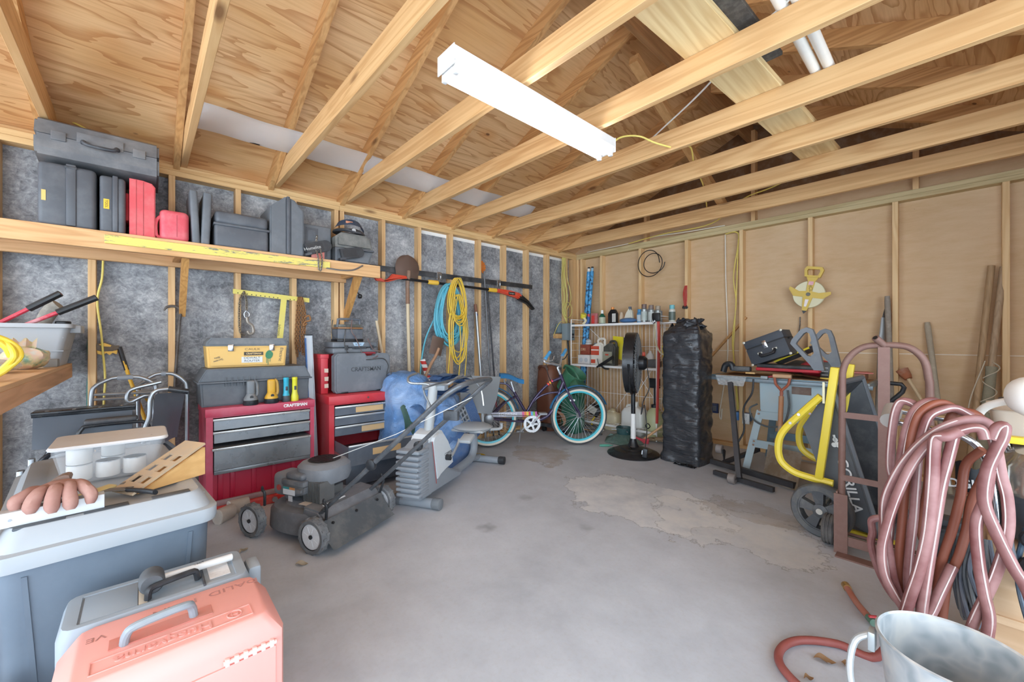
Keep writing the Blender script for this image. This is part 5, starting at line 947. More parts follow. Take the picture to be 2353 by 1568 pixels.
# ---------------------------------------------------------------- corner: panel box, wires, pool poles, wire rack
eb2 = T('breaker_box', 'small grey electrical box on a block in the room corner', 'electrical box', (.1, 4.6, 1.2)); EBM = P('#8f9ea3', .45, .2, .1)
M().bx(.0895, .19, 4.50, 4.66, 1.185, 1.425, .004).go('box', EBM, eb2, world=True); M().bx(.19, .196, 4.495, 4.665, 1.18, 1.43, .003).go('cover', EBM, eb2, world=True); M().bx(.196, .205, 4.60, 4.64, 1.22, 1.28, .003).go('switch', BLK2, eb2, world=True)
M().bx(.0, .088, 4.415, 4.6, 1.21, 1.275).go('mounting_block', wood('y', '#e0b47c', '#b98449'), eb2, world=True); M().bx(.03, .089, 4.43, 4.5, 1.29, 1.42, .004).go('side_box', P('#7f9096', .45, .2, .1), eb2, world=True)
yw = T('electric_cable', 'bunch of yellow house cables running down the corner stud to the box', 'cable', (.12, 4.55, 1.43)); random.seed(3)
for k in range(9):
    a_ = random.uniform(-.07, .07); M().tube([(.1, 4.50+.02*k*.5, 2.385), (.12+.004*k, 4.50+a_, 2.1), (.13+.004*k, 4.50+a_*1.2+.01*k, 1.8), (.12, 4.53+a_*.8, 1.6), (.13, 4.57, 1.425)], .0055, 6, sm=6).go('strand', P('#d9cb74', .5, 0, .1), yw, world=True)
M().tube([(.16, 4.55+.09*cos(t*pi/6), 1.62+.11*sin(t*pi/6)) for t in range(12)], .0055, 6, True, sm=3).go('loop', P('#d9cb74', .5, 0, .1), yw, world=True); M().tube([(.12, 4.53, 1.44), (.11, 4.46, 1.45), (.09, 4.40, 1.38), (.03, 4.39, 1.25)], .0055, 6, sm=5).go('loop', P('#d9cb74', .5, 0, .1), yw, world=True)
tag(M().tube([(.15, 4.56, 1.18), (.17, 4.57, .9), (.2, 4.56, .5)], .012, 8, sm=3).go('flexible_conduit', BLK2), 'black flexible conduit dropping from the electrical box', 'conduit')
PB = NT('blue_print'); v = PB.coord(); PB.out(PB.ramp(PB.noise(v, 26, 3, .6), [(.4, '#2d3f58'), (.47, '#3f93c8'), (.62, '#4da2d6'), (.7, '#a9d2ea')]), .45)
for k, (x0, x1) in enumerate(((.30, .375), (.335, .435))):
    r = T('pool_pole', 'blue patterned pole standing in the corner, %s of the pair' % ('left' if k == 0 else 'right'), 'pole', (x0, 4.7, 0), group='blue patterned poles')
    M().cyl((x0, 4.64, .1), (x1, 4.76, 2.17), .026, n=14).go('pole', PB.m, r, world=True); M().cyl((x1, 4.76, 2.171), (x1+.002, 4.763, 2.215), .02, n=14).go('tip', P('#f2ede4' if k == 0 else '#8fb8cf', .5), r, world=True); M().cyl((x1+.002, 4.763, 2.216), (x1+.003, 4.764, 2.235), .018, n=14).go('end_cap', DARK, r, world=True)
WIRE = P('#f2f1ee', .4, 0, .08)
rkk = T('wire_rack', 'white wire shelving rack of bottles in the far corner', 'rack', (.96, 4.6, 0)); XA, XB, YF, YB = .33, 1.60, 4.42, 4.79
for x in (XA, XB):
    for y in (YF, YB): M().cyl((x, y, .0), (x, y, 1.49 if x > 1 or y > 4.6 else 1.47), .008, n=8).go('post', WIRE, rkk, world=True)
for z in (1.395, .85, .10):
    q = M(); q.bx(XA, XB, YF-.006, YF+.006, z-.022, z+.004).bx(XA, XB, YB-.006, YB+.006, z-.012, z)
    for k in range(26): x = XA+(XB-XA)*k/25; q.cyl((x, YF, z), (x, YB, z), .0028, n=5)
    for y in (4.54, 4.67): q.cyl((XA, y, z-.004), (XB, y, z-.004), .004, n=6)
    q.go('shelf', WIRE, rkk, world=True)
for x in (XA, XB):
    q = M()
    for k in range(14): z = .14+.1*k; q.cyl((x, YF, z), (x, YB, z), .0028, n=5)
    q.cyl((x, YF, 1.47), (x, YB, 1.47), .006, n=6); q.cyl((x, 4.6, .1), (x, 4.6, 1.4), .004, n=6); q.go('side_panel', WIRE, rkk, world=True)
q = M()
for k in range(24): x = XA+(XB-XA)*(k+.5)/24; q.cyl((x, YB, .10), (x, YB, 1.40), .0028, n=5)
for z in (.45, .82, 1.1): q.cyl((XA, YB+.004, z), (XB, YB+.004, z), .004, n=6)
q.go('back_panel', WIRE, rkk, world=True)
q = M(); q.cyl((XA, YB-.01, 1.39), (1.0, YB-.01, .85), .004, n=6).cyl((XB, YB-.01, 1.2), (.9, YB-.01, .12), .004, n=6).cyl((.75, YB-.014, .15), (1.25, YB-.014, .84), .004, n=6).cyl((XB, YB-.014, .16), (1.1, YB-.014, .8), .004, n=6); q.go('cross_brace', WIRE, rkk, world=True)
def bottle(label, x, y, z, prof, mb, cap=None, mc=None, lab=None, n=16, sc=(1, 1), cat='bottle', name='bottle', grp='bottles and cans on the rack'):
    r = T(name, label, cat, (x, y, z), group=grp); M().lathe(prof, n=n, sc=sc).go('body', mb, r)
    if cap: M().lathe(cap, n=14).go('cap', mc, r)
    if lab: M().lathe([(lab[0]-.001, lab[1]), (lab[0], lab[1]+.001), (lab[0], lab[2]-.001), (lab[0]-.001, lab[2])], n=n, sc=sc, cap=False).go('label', lab[3], r)
    return r
def can(label, x, y, z, r_, h, mb, mc, ml=None):
    return bottle(label, x, y, z, [(r_-.003, 0), (r_, .004), (r_, h*.72), (r_*.75, h*.77)], mb, [(r_*.8, h*.77), (r_*.8, h), (r_*.76, h+.002)], mc, (r_+.0015, h*.1, h*.6, ml) if ml else None, cat='spray can', name='spray_can', grp='spray cans on the rack')
zt = 1.40
r = T('sprayer_nozzle', 'yellow and blue garden sprayer nozzle against the blue poles on the top shelf', 'nozzle', (.45, 4.56, zt)); M().lathe([(.04, 0), (.043, .05), (.036, .06)], (0, 0, 0), 16).tf(Matrix.Translation((.43, 4.56, 1.50)) @ rot((15, 25, 0)).to_4x4()).go('head', P('#e3d23c', .4), r, world=True); M().tube([(.45, 4.55, 1.50), (.49, 4.54, 1.45), (.46, 4.52, 1.405)], .018, 8, sm=3).go('neck', P('#e8dcb4', .5), r, world=True); M().tube([(.52, 4.56, 1.51), (.53, 4.55, 1.45), (.5, 4.54, 1.403)], .02, 8, sm=3).go('grip', P('#2f5f9f', .4), r, world=True); M().lathe([(.018, 0), (.018, .04)], (.525, 4.56, 1.505), 10).go('knob', P('#c8323f', .4), r, world=True)
r = T('caulk_package', 'red and clear blister pack on the top shelf', 'pack', (.635, 4.55, zt)); M().bx(.575, .68, 4.54, 4.565, zt, 1.55, .006).go('card', P('#b56a6a', .4, 0, .3, '#e0c8c4'), r, world=True); M().bx(.60, .64, 4.52, 4.54, zt+.01, 1.52, .006).go('tube', P('#d33f3a', .4), r, world=True)
bottle('green bottle with a white cap on the top shelf', .755, 4.55, zt, [(.04, 0), (.043, .005), (.043, .10), (.02, .135), (.016, .14)], P('#1f5b46', .35), [(.018, .14), (.018, .185)], P('#f2f2ee', .4), (.0445, .01, .09, P('#b9c4a8', .5, 0, .4, '#c56a6a')))
r = T('oil_bottle', 'tall black motor oil bottle with an orange cap', 'bottle', (.92, 4.55, zt)); M().bx(.86, .985, 4.52, 4.59, zt, 1.545, .015, 3).prism([(.865, 1.545), (.98, 1.545), (.955, 1.585), (.90, 1.585)], 4.525, 4.585, 'xz', .01).go('body', DARK, r, world=True); M().lathe([(.02, 0), (.02, .03)], (.915, 4.555, 1.586), 14).go('cap', P('#e08a35', .4), r, world=True); M().bx(.93, .984, 4.517, 4.5195, zt+.02, 1.53).go('label', P('#c9c8c2', .5), r, world=True)
bottle('brown and white small bottle partly behind the oil bottle', 1.0, 4.63, zt, [(.03, 0), (.03, .1), (.015, .15)], P('#cbb498', .5))
r = T('steam_iron', 'white and blue clothes iron standing on the top shelf', 'iron', (1.13, 4.56, zt)); M().prism([(1.06, zt+.03), (1.20, zt+.03), (1.185, zt+.15), (1.15, zt+.20), (1.10, zt+.13)], 4.56, 4.62, 'xz', .012).go('body', P('#d9d6c6', .4), r, world=True); M().tube([(1.15, 4.59, zt+.21), (1.155, 4.585, zt+.12), (1.15, 4.58, zt+.05)], .02, 10, sm=3).go('handle', P('#454f5e', .4), r, world=True); M().sph((1.14, 4.56, zt+.035), (.12, .07, .034), 20).go('soleplate_tray', P('#3f6d9f', .35), r, world=True)
can('bright blue spray can behind the clothes iron', 1.27, 4.62, zt, .037, .17, P('#3f92c9', .35), P('#3f9bd6', .4), P('#cfe0ea', .4)); can('short blue spray can leaning beside the bright blue one', 1.36, 4.66, zt, .03, .13, P('#3b86c4', .35), P('#3b8fd0', .4))
r = T('carton', 'white and blue box with a white lid on the top shelf', 'box', (1.45, 4.58, zt)); M().bx(1.40, 1.47, 4.55, 4.62, zt, 1.56, .004).go('body', P('#dfe4ea', .4), r, world=True); M().bx(1.44, 1.471, 4.549, 4.551, zt+.01, 1.56).go('label', P('#2d5a9a', .4), r, world=True); M().bx(1.41, 1.46, 4.56, 4.61, 1.561, 1.58, .003).go('lid', P('#f0f0ee', .4), r, world=True)
r = T('carton', 'orange and grey carton beside the grey spray cans', 'box', (1.51, 4.55, zt)); M().bx(1.475, 1.55, 4.60, 4.66, zt, 1.54, .004).go('body', P('#7d8da0', .4), r, world=True); M().bx(1.50, 1.55, 4.54, 4.58, zt, 1.47, .006).go('front_tub', P('#d99a55', .4), r, world=True)
for x, y, mc, h, l in ((1.42, 4.46, '#6f5a52', .215, 'grey spray can with a brown cap, nearest on the rack'), (1.50, 4.48, '#7a685f', .20, 'silver spray can with a brown cap in the middle of three'), (1.565, 4.52, '#9a8c7a', .19, 'silver spray can with a dull tan cap beside the corner post')): can(l, x, y, zt, .036, h, P('#8f9391', .3, .4, .1), P(mc, .45), P('#b9bfbb', .4, 0, .4, '#6a8a72'))
can('tall spray can with a turquoise cap in the rack side basket', 1.68, 4.64, 1.40, .037, .20, P('#cfcfc4', .35), P('#6fb7bf', .4), P('#5c6a62', .4))
M().bx(1.61, 1.86, 4.56, 4.72, 1.385, 1.397).go('side_basket', WIRE, rkk, world=True)
z2 = .854
r = T('gift_tin', 'red glass jar with gold letters on the second shelf', 'jar', (.46, 4.60, z2)); M().bx(.385, .545, 4.55, 4.66, z2+.127, z2+.27, .012).go('jar', P('#8c3f30', .3, 0, .25, '#b98a6c'), r, world=True); M().lathe([(.045, 0), (.045, .02), (.035, .03), (.04, .05), (.02, .07)], (.49, 4.605, z2+.27), 16).go('bottle_neck', clear('#e8ecea', .5), r, world=True)
text('lettering', 'DRI', .05, (.44, 4.5485, z2+.20), FY, P('#e6c9a0', .4), r, .0004, world=True); M().bx(.36, .56, 4.53, 4.67, z2, z2+.126, .006).go('white_box', P('#dcd9d6', .5, 0, .2), r, world=True)
for x in (.415, .50): M().lathe([(.030, 0), (.034, .004), (.01, .006)], (x, 4.529, z2+.055), 20, 'y').go('round_print', P('#b9bec4', .4), r, world=True)
r = T('fluid_jug', 'white jug with a red label and moulded handle, second shelf', 'jug', (.685, 4.54, z2)); JW = P('#e4dfd2', .4, 0, .1)
M().prism([(.60, 0), (.80, 0), (.80, .27), (.755, .30), (.70, .29), (.62, .25), (.60, .22)], 4.50, 4.60, 'xz', .015).tf(Matrix.Translation((0, 0, z2))).go('body', JW, r, world=True); M().tube([(.70, 4.55, z2+.28), (.69, 4.55, z2+.32), (.72, 4.55, z2+.345), (.79, 4.55, z2+.345), (.80, 4.55, z2+.30), (.80, 4.55, z2+.25)], .016, 10, sm=3).go('handle', JW, r, world=True); M().lathe([(.022, 0), (.022, .03)], (.645, 4.55, z2+.262), 14).go('cap', P('#5d6266', .5), r, world=True)
M().bx(.61, .74, 4.497, 4.499, z2+.13, z2+.25).go('label', P('#c9492f', .4, 0, .1), r, world=True); M().bx(.615, .735, 4.4955, 4.4968, z2+.19, z2+.205).go('label_band', P('#eae2d6', .4), r, world=True); M().bx(.61, .68, 4.497, 4.499, z2+.02, z2+.07).go('label', P('#c9492f', .4, 0, .1), r, world=True)
r = T('oil_jug', 'dark grey oil jug with a yellow funnel card behind it', 'jug', (.9, 4.53, z2)); JG = P('#45453f', .4, 0, .15)
M().prism([(.815, 0), (.99, 0), (1.0, .24), (.965, .285), (.90, .29), (.82, .24)], 4.47, 4.58, 'xz', .015).tf(Matrix.Translation((0, 0, z2))).go('body', JG, r, world=True); M().tube([(.9, 4.52, z2+.28), (.91, 4.52, z2+.31), (.97, 4.52, z2+.315), (.995, 4.52, z2+.28), (.985, 4.52, z2+.22)], .016, 10, sm=3).go('handle', JG, r, world=True); M().bx(.82, .96, 4.467, 4.469, z2+.03, z2+.18).go('label', P('#9a9a86', .4, 0, .3), r, world=True); M().bx(.86, .91, 4.4655, 4.4668, z2+.13, z2+.15).go('label_band', P('#c9492f', .4), r, world=True)
tag(M().prism([(.90, z2+.1), (1.04, z2+.06), (1.035, z2+.37), (.875, z2+.385)], 4.62, 4.63, 'xz').go('yellow_card', P('#e6d32c', .4, 0, .1)), 'bright yellow folded card behind the dark oil jug', 'card')
tag(M().prism([(1.05, z2), (1.28, z2), (1.26, z2+.35), (1.20, z2+.37), (1.06, z2+.365)], 4.58, 4.60, 'xz', .004).go('grey_mat', P('#54575b', .7, 0, .2)), 'dark grey board standing upright beside the yellow card', 'board')
r = T('caulking_gun', 'black caulking gun lying over the front of the second shelf', 'caulking gun', (.92, 4.42, z2)); M().tube([(.84, 4.36, z2+.0), (.90, 4.36, z2+.03), (1.04, 4.38, z2+.12)], .02, 10, sm=3).go('handle', DARK, r, world=True); M().tube([(.80, 4.37, z2-.02), (.86, 4.36, z2+.005), (.92, 4.36, z2-.03), (.98, 4.37, z2-.035)], .012, 8, sm=3).go('trigger', DARK, r, world=True); M().cyl((.83, 4.365, z2+.01), (.75, 4.45, z2+.08), .008, n=8).go('rod', STEEL, r, world=True)
r = T('sprayer_bottle', 'grey tool with a white bottle behind the fan on the second shelf', 'spray bottle', (1.45, 4.55, z2)); M().lathe([(.05, 0), (.052, .01), (.05, .14), (.02, .18), (.02, .2)], (1.45, 4.55, z2+.002), 16, sc=(1, .7)).go('body', P('#cfcdc8', .4), r, world=True); M().bx(1.38, 1.58, 4.50, 4.60, z2+.002, z2+.1, .02).go('tool_bag', P('#57595c', .7, 0, .2), r, world=True)
tag(M().tube([(1.63, 4.40, 1.42), (1.64, 4.39, 1.36), (1.645, 4.39, 1.2), (1.64, 4.39, .9), (1.62, 4.39, .22)], .016, 8, flat=.4, sm=3).go('ratchet_strap', P('#c23f36', .6, 0, .1)), 'red webbing strap hanging down the rack corner', 'strap')
sb = T('strap_bundle', 'black ratchet buckle and cream cord bundle hung on the rack corner', 'ratchet', (1.6, 4.38, 1.2)); M().bx(1.57, 1.67, 4.36, 4.39, 1.40, 1.50, .012).go('buckle', DARK, sb, world=True); M().tube([(1.595, 4.38, 1.48), (1.58, 4.37, 1.43), (1.59, 4.37, 1.38), (1.61, 4.37, 1.42)], .01, 8, True, sm=4).go('ring', CHROME, sb, world=True)
M().tube([(1.6, 4.39, 1.38), (1.605, 4.38, 1.2), (1.66, 4.38, 1.05), (1.76, 4.40, 1.0)], .009, 8, sm=5).go('cream_cord', P('#d9d3b0', .6), sb, world=True); M().tube([(1.68, 4.41, 1.12), (1.695, 4.41, .8), (1.70, 4.41, .35)], .008, 8, sm=4).go('yellow_cord', P('#e2c82e', .5), sb, world=True); M().bx(1.45, 1.53, 4.4, 4.44, .56, .66, .01).go('bracket', DARK, sb, world=True) if 0 else None
# floor clutter under and beside the rack
def jug(label, x, y, w, d, h, m, mc, tilt=0):
    r = T('plastic_jug', label, 'jug', (x, y, 0)); q = M(); q.skin([rrect(q, w*.92, d*.92, 0, .03), rrect(q, w, d, .02, .035), rrect(q, w, d, h*.72, .035), rrect(q, w*.8, d*.8, h*.85, .03), rrect(q, w*.3, d*.4, h*.93, .02), rrect(q, w*.28, d*.36, h, .015)]).go('body', m, r)
    M().tube([(-w*.38, 0, h*.72), (-w*.36, 0, h*.92), (-w*.1, 0, h*.95), (w*.02, 0, h*.9)], .016, 8, sm=3).go('handle', m, r); M().lathe([(w*.16, h), (w*.16, h+.03)], n=14).go('cap', mc, r); return r
jug('large white plastic jug on the floor under the rack', 1.20, 4.62, .30, .2, .37, P('#e2e2dd', .4, 0, .15), P('#e8e6df', .4)); jug('yellowed cream jug beside the large white one', .88, 4.62, .2, .18, .25, P('#d6c9a6', .4, 0, .3), P('#b9a27a', .5))
r = T('garden_sprayer', 'pale green pump sprayer tank beneath the red strap', 'sprayer', (1.48, 4.60, 0)); M().lathe([(.08, 0), (.10, .01), (.105, .06), (.105, .24), (.08, .32), (.035, .36), (.03, .39)], n=24).go('tank', P('#c3c79a', .4, 0, .15), r); M().lathe([(.042, .365), (.042, .40), (.012, .41), (.012, .62), (.012, .64)], n=14).go('pump_rod', DARK, r); M().bx(-.07, .07, -.015, .015, .60, .72, .01).bx(-.05, .05, -.02, .02, .625, .69) .go('pump_handle', DARK, r); M().tube([(-.03, -.11, .12+.03*0), (-.06, -.108, .15), (-.03, -.108, .18), (.0, -.11, .15)], .006, 6, True, sm=3).go('mark', DARK, r)
ax = T('axe', 'red headed axe with a pale handle leaning on the rack foot', 'axe', (1.6, 4.25, 0)); M().cyl((1.52, 4.23, .03), (1.80, 4.40, .30), .014, n=12).go('handle', wood('z', '#dcb083', '#b98a5a', 2, False), ax, world=True); M().prism([(-.09, 0), (.08, -.01), (.085, .05), (.0, .045), (-.085, .07)], -.015, .015, 'xz', .004).tf(Matrix.Translation((1.52, 4.22, .012)) @ rot((0, 0, 25)).to_4x4()).go('head', P('#c03040', .4, 0, .1), ax, world=True)
for k in range(7): tag(M().box((0, 0, 0), (.5, .05, .022), (0, 0, 28+3*k), .002, 1).tf(Matrix.Translation((1.68+.02*k, 4.50+.035*(k % 3), .012+.024*(k//3*1.0)))).go('board_offcut', wood('x', '#a78d6e', '#7d6447', 1.5, False)), 'weathered board offcut stacked behind the red axe', 'board', 'board offcuts behind the axe')
ts = T('tree_stand', 'dark green plastic tree stand on the floor behind the fan', 'tree stand', (1.33, 4.17, 0)); TSM = P('#4f6a62', .5, 0, .4, '#9aa29c')
M().lathe([(.24, 0), (.25, .008), (.22, .03), (.12, .07), (.085, .09)], n=6).go('base', TSM, ts); M().lathe([(.085, .09), (.095, .16), (.09, .165), (.08, .10)], n=24, cap=False).go('cup', P('#27494a', .45, 0, .2), ts)
for k in range(4): a_ = pi/4+pi*k/2; M().cyl((.06*cos(a_), .06*sin(a_), .14), (.15*cos(a_), .15*sin(a_), .14), .006, n=8).go('clamp_screw', STEEL, ts)
for k in range(6): a_ = 2*pi*k/6; M().prism([(.12, .062), (.2, .036), (.16, .075)], -.006, .006, 'xz').tf(Matrix.Rotation(a_+.3, 4, 'Z')).go('rib', TSM, ts)
br = T('floor_lamp_worklight', 'black work light lying under the rack beside the cream jug', 'work light', (.72, 4.45, 0)); M().box((.70, 4.45, .25), (.16, .1, .12), (0, 30, 20), .01).go('housing', DARK, br, world=True); M().box((.70, 4.398, .265), (.12, .005, .09), (0, 30, 20)).go('lens', P('#b9b3a6', .3), br, world=True); M().tube([(.66, 4.45, .0), (.66, 4.45, .1), (.72, 4.45, .18)], .012, 8).go('stand', YEL, br, world=True); M().cyl((.72, 4.42, .335), (.82, 4.42, .31), .016, n=10).go('handle', DARK, br, world=True)
wcan = T('watering_can', 'green plastic watering can set high behind the bicycle', 'watering can', (.62, 4.10, .45)); GRN = P('#3f7a5c', .4, 0, .15)
m = Matrix.Translation((.60, 4.08, .66)) @ rot((0, 38, 0)).to_4x4()
M().lathe([(.10, -.16), (.125, -.15), (.14, .10), (.15, .14), (.145, .145), (.13, .10), (.1, .0)], n=28).tf(m).go('body', GRN, wcan, world=True); M().lathe([(.10, 0), (.115, .0), (.13, .1), (.12, .1)], (.0, 0, 0), 28).tf(Matrix.Translation((.74, 4.02, .56)) @ rot((0, 50, 20)).to_4x4()).go('rose_ring', GRN, wcan, world=True); M().tube([(.50, 4.06, .82), (.58, 4.02, .86), (.70, 4.02, .80), (.78, 4.03, .68)], .014, 10, sm=4).go('handle', GRN, wcan, world=True); M().bx(.50, .74, 4.0, 4.2, .0, .50, .02).go('stand_bucket', P('#2f6b55', .45, 0, .2), wcan, world=True)
lc = T('leather_bag', 'tall brown leather bag standing behind the bicycle in the corner', 'bag', (.3, 3.98, 0)); q = M(); q.skin([rrect(q, .24, .18, .0, .06, 5), rrect(q, .30, .22, .1, .08, 5), rrect(q, .30, .22, .6, .08, 5), rrect(q, .28, .2, .78, .08, 5), rrect(q, .2, .12, .84, .05, 5), rrect(q, .1, .06, .85, .02, 5)]).wob(.012, 8).go('body', P('#6b4130', .45, 0, .2, '#8e6751'), lc); M().tube([(-.08, -.1, .80), (-.05, -.115, .84), (.05, -.115, .84), (.08, -.1, .80)], .015, 8, sm=3).go('roll_top', P('#5a3527', .5), lc)
gr = T('grill_rack', 'low dark wheeled base of junk metal behind the bicycle crank', 'wheeled base', (.45, 3.75, 0)); M().bx(.30, .72, 3.82, 3.90, .07, .11, .006).bx(.3, .34, 3.6, 3.9, .07, .11).go('frame', P('#4b5057', .5, .3, .3), gr, world=True)
for x in (.34, .68): M().lathe([(.035, -.015), (.035, .015)], (x, 3.86, .036), 14, 'y').go('caster', DARK, gr, world=True)
random.seed(11)
for k in range(12):
    x = random.uniform(.45, 1.0); y = random.uniform(4.15, 4.36); a_ = random.uniform(-20, 30); z = .012+.017*(k//3)
    tag(M().box((0, 0, 0), (random.uniform(.3, .5), random.uniform(.02, .05), .014), (0, 0, a_)).tf(Matrix.Translation((x, y, z))).go('wood_scrap', (wood('x', '#b09372', '#84694b', 1.5, False), P('#4e5358', .6, .2, .3), P('#c9c4b6', .6), P('#57585c', .5))[k % 4]), 'scrap strip in the low heap behind the bicycle front wheel', 'scrap', 'scrap heap behind the bicycle')
tag(M().tube([(.5+.18*cos(t*.62)+.005*t, 3.97+.03*sin(t*1.3), .33+.14*sin(t*.62)) for t in range(26)], .006, 6, sm=3).go('wire_coil', P('#a9755a', .5, 0, .3)), 'loose coil of copper coloured cable behind the bicycle', 'cable coil') if 0 else None
tag(M().tube([(.45+.16*cos(t*.7), 3.92+.006*t*.3, .16+.11*sin(t*.7)) for t in range(30)], .0055, 6, sm=3).go('cable_coil', P('#b98a6c', .5, 0, .3)), 'loose coil of orange brown cable behind the bicycle crank', 'cable')
tag(M().tube([(.62, 2.43, .012), (.75, 2.47, .012), (.80, 2.52, .02), (.7, 2.56, .02), (.6, 2.50, .012), (.72, 2.44, .02), (.83, 2.46, .012)], .008, 6, sm=5).go('yellow_rope', P('#e3bd32', .5)), 'short tangle of yellow rope on the floor by the exercise bike', 'rope')
tag(M().lathe([(.012, 0), (.014, .02), (.014, .10), (.006, .13), (.006, .15)], (0, 0, 0), 12, 'x').tf(Matrix.Translation((1.28, 3.75, .015)) @ rot((0, 0, 50)).to_4x4()).go('green_bottle', clear('#5fae98', .7)), 'small clear green tube lying on the floor near the front wheel', 'tube')
# ---------------------------------------------------------------- pedestal fan
fn = T('pedestal_fan', 'black pedestal fan turned edge on, white tape round its post', 'fan', (1.68, 3.78, 0)); FB = P('#1c1d20', .3, .1, .12, '#5a5c5f')
M().lathe([(.262, .0), (.265, .008), (.255, .018), (.20, .035), (.19, .045), (.13, .055), (.12, .068), (.06, .08), (.045, .11), (.032, .15), (.03, .16)], n=48).go('base', FB, fn); M().cyl((0, 0, .15), (0, 0, .66), .022, n=16).go('post', FB, fn); M().cyl((0, 0, .155), (0, 0, .42), .0265, n=16).wob(.001, 40).go('tape_wrap', P('#dcdbd8', .6, 0, .2), fn)
nx = V((.92, .39, 0)).normalized(); ux = V((-nx.y, nx.x, 0)); AXF = (ux, V((0, 0, 1)), nx)
H_ = M(); H_.lathe([(.305, -.055), (.315, -.06), (.315, .04), (.305, .045), (.30, .0), (.305, -.055)], (0, 0, .95), 56, AXF, cap=False).go('drum', FB, fn)
for s, m_ in ((.048, P('#8f9497', .35, .4, .1)), (-.062, P('#8f9497', .35, .4, .1))):
    q = M()
    for k in range(40): a_ = 2*pi*k/40; d_ = ux*cos(a_)+V((0, 0, 1))*sin(a_); q.cyl(V((0, 0, .95))+nx*(s*1.25)+d_*.05, V((0, 0, .95))+nx*s+d_*.305, .0024, n=4)
    for r_ in (.12, .2, .27): q.tube([V((0, 0, .95))+nx*(s*1.12)+(ux*cos(2*pi*k/32)+V((0, 0, 1))*sin(2*pi*k/32))*r_ for k in range(32)], .0026, 4, True)
    q.go('grille', m_, fn)
M().lathe([(.05, .03), (.075, .05), (.075, .11), (.05, .14), (.02, .145)], (0, 0, .95), 24, AXF).go('motor', FB, fn)
for k in range(3):
    a_ = 2*pi*k/3+.3; d_ = ux*cos(a_)+V((0, 0, 1))*sin(a_); e_ = ux*-sin(a_)+V((0, 0, 1))*cos(a_)
    M().grid(lambda u, v, d_=d_, e_=e_: V((0, 0, .95))+d_*(.05+.23*u)+e_*((v-.5)*(.08+.14*u))+nx*((v-.5)*.06-.02), 8, 6, .003).go('blade', P('#b9bdc0', .35, .5, .1), fn)
M().lathe([(.02, .09), (.026, .10), (.026, .115), (.02, .12)], V((0, 0, 1.04)), 12, AXF).go('speed_knob', P('#b8452f', .4), fn)
M().tube([ux*-.0+nx*.0+V((0, 0, .66)), ux*.05+V((0, 0, .63)), ux*.10+V((0, 0, .65))], .012, 8) if 0 else None
q = M()
for s in (-1, 1): q.tube([V((0, 0, .65)), ux*(s*.12)+V((0, 0, .64)), ux*(s*.24)+V((0, 0, .74)), ux*(s*.322)+V((0, 0, .95))], .012, 8, sm=5)
q.go('yoke', FB, fn)
M().tube([nx*.14+V((0, 0, .9)), nx*.16+V((0, 0, .7)), nx*.1+V((0, 0, .55)), nx*.09+V((0, -.02, .42)), nx*.12+V((0, -.02, .52)), nx*.13+V((0, 0, .36)), nx*.16+V((0, -.05, .24)), V((.20, -.12, .11))], .005, 6, sm=6).go('cord', BLK2, fn); M().box((.205, -.125, .075), (.045, .04, .085), (0, 6, 20), .005).go('plug_adapter', BLK2, fn); M().box((.19, -.147, .08), (.016, .004, .04), (0, 6, 20)).go('label', P('#d5dde2', .4), fn)
# ---------------------------------------------------------------- wrapped column
bc = T('wrapped_bundle', 'tall bundle wrapped in shiny black plastic sheeting', 'wrapped bundle', (2.155, 3.985, 0)); PLB = NT('black_plastic_film'); v = PLB.coord(); 
PLB.bump(PLB.math('ADD', PLB.noise(PLB.coord((2.5, 2.5, 11)), 2.2, 6, .62, .8), PLB.math('MULTIPLY', PLB.noise(v, 14, 4, .6), .35)), .8, .03); PLB.out('#2a2c31', .16, 0.0, **{'Coat Weight': .4, 'Coat Roughness': .15})
def colf(u, v):
    a = 2*pi*u; e = 9; c, s = cos(a), sin(a); k = (abs(c)**e+abs(s)**e)**(-1/e); x = .185*k*c; y = .17*k*s; z = 1.33*v
    vd = noise.voronoi(V((x*5, y*5, z*9)))[0]; n1 = noise.noise(V((x*6, y*6, z*9)))+1.3*(vd[1]-vd[0]-.25); n2 = noise.noise(V((x*14+4, y*14, z*22))); g = 1-2*abs(noise.noise(V((x*4, y*4+7, z*13))))
    f = 1+.05*n1+.03*n2+.03*g
    if v < .06: f += .10*(1-v/.06)*(.5+.6*abs(n1))
    if v > .93: f -= .35*((v-.93)/.07)**1.5
    return (x*f, y*f, z+.012*n2+(.05*n1 if v > .95 else 0))
M().grid(colf, 96, 110).go('film', PLB.m, bc, ang=80)
M().grid(lambda u, v: tuple(V((.02, .0, 1.31))+V((.14*cos(2*pi*u)*(1-.3*v)*(1+.4*noise.noise(V((cos(2*pi*u)*2, sin(2*pi*u)*2, v*3)))), .12*sin(2*pi*u)*(1-.3*v)*(1+.4*noise.noise(V((cos(2*pi*u)*2, sin(2*pi*u)*2, v*3+5)))), .085*v+.03*noise.noise(V((cos(2*pi*u)*3, sin(2*pi*u)*3, v*2)))))), 48, 12).go('gathered_top', PLB.m, bc, ang=80)
M().grid(lambda u, v: (-.02+.20*u+.03*noise.noise(V((u*8, v*4, 1))), -.20-.05*v, .006+.035*abs(noise.noise(V((u*9, v*5, 3))))), 24, 8, .003).go('loose_hem', PLB.m, bc, ang=80)
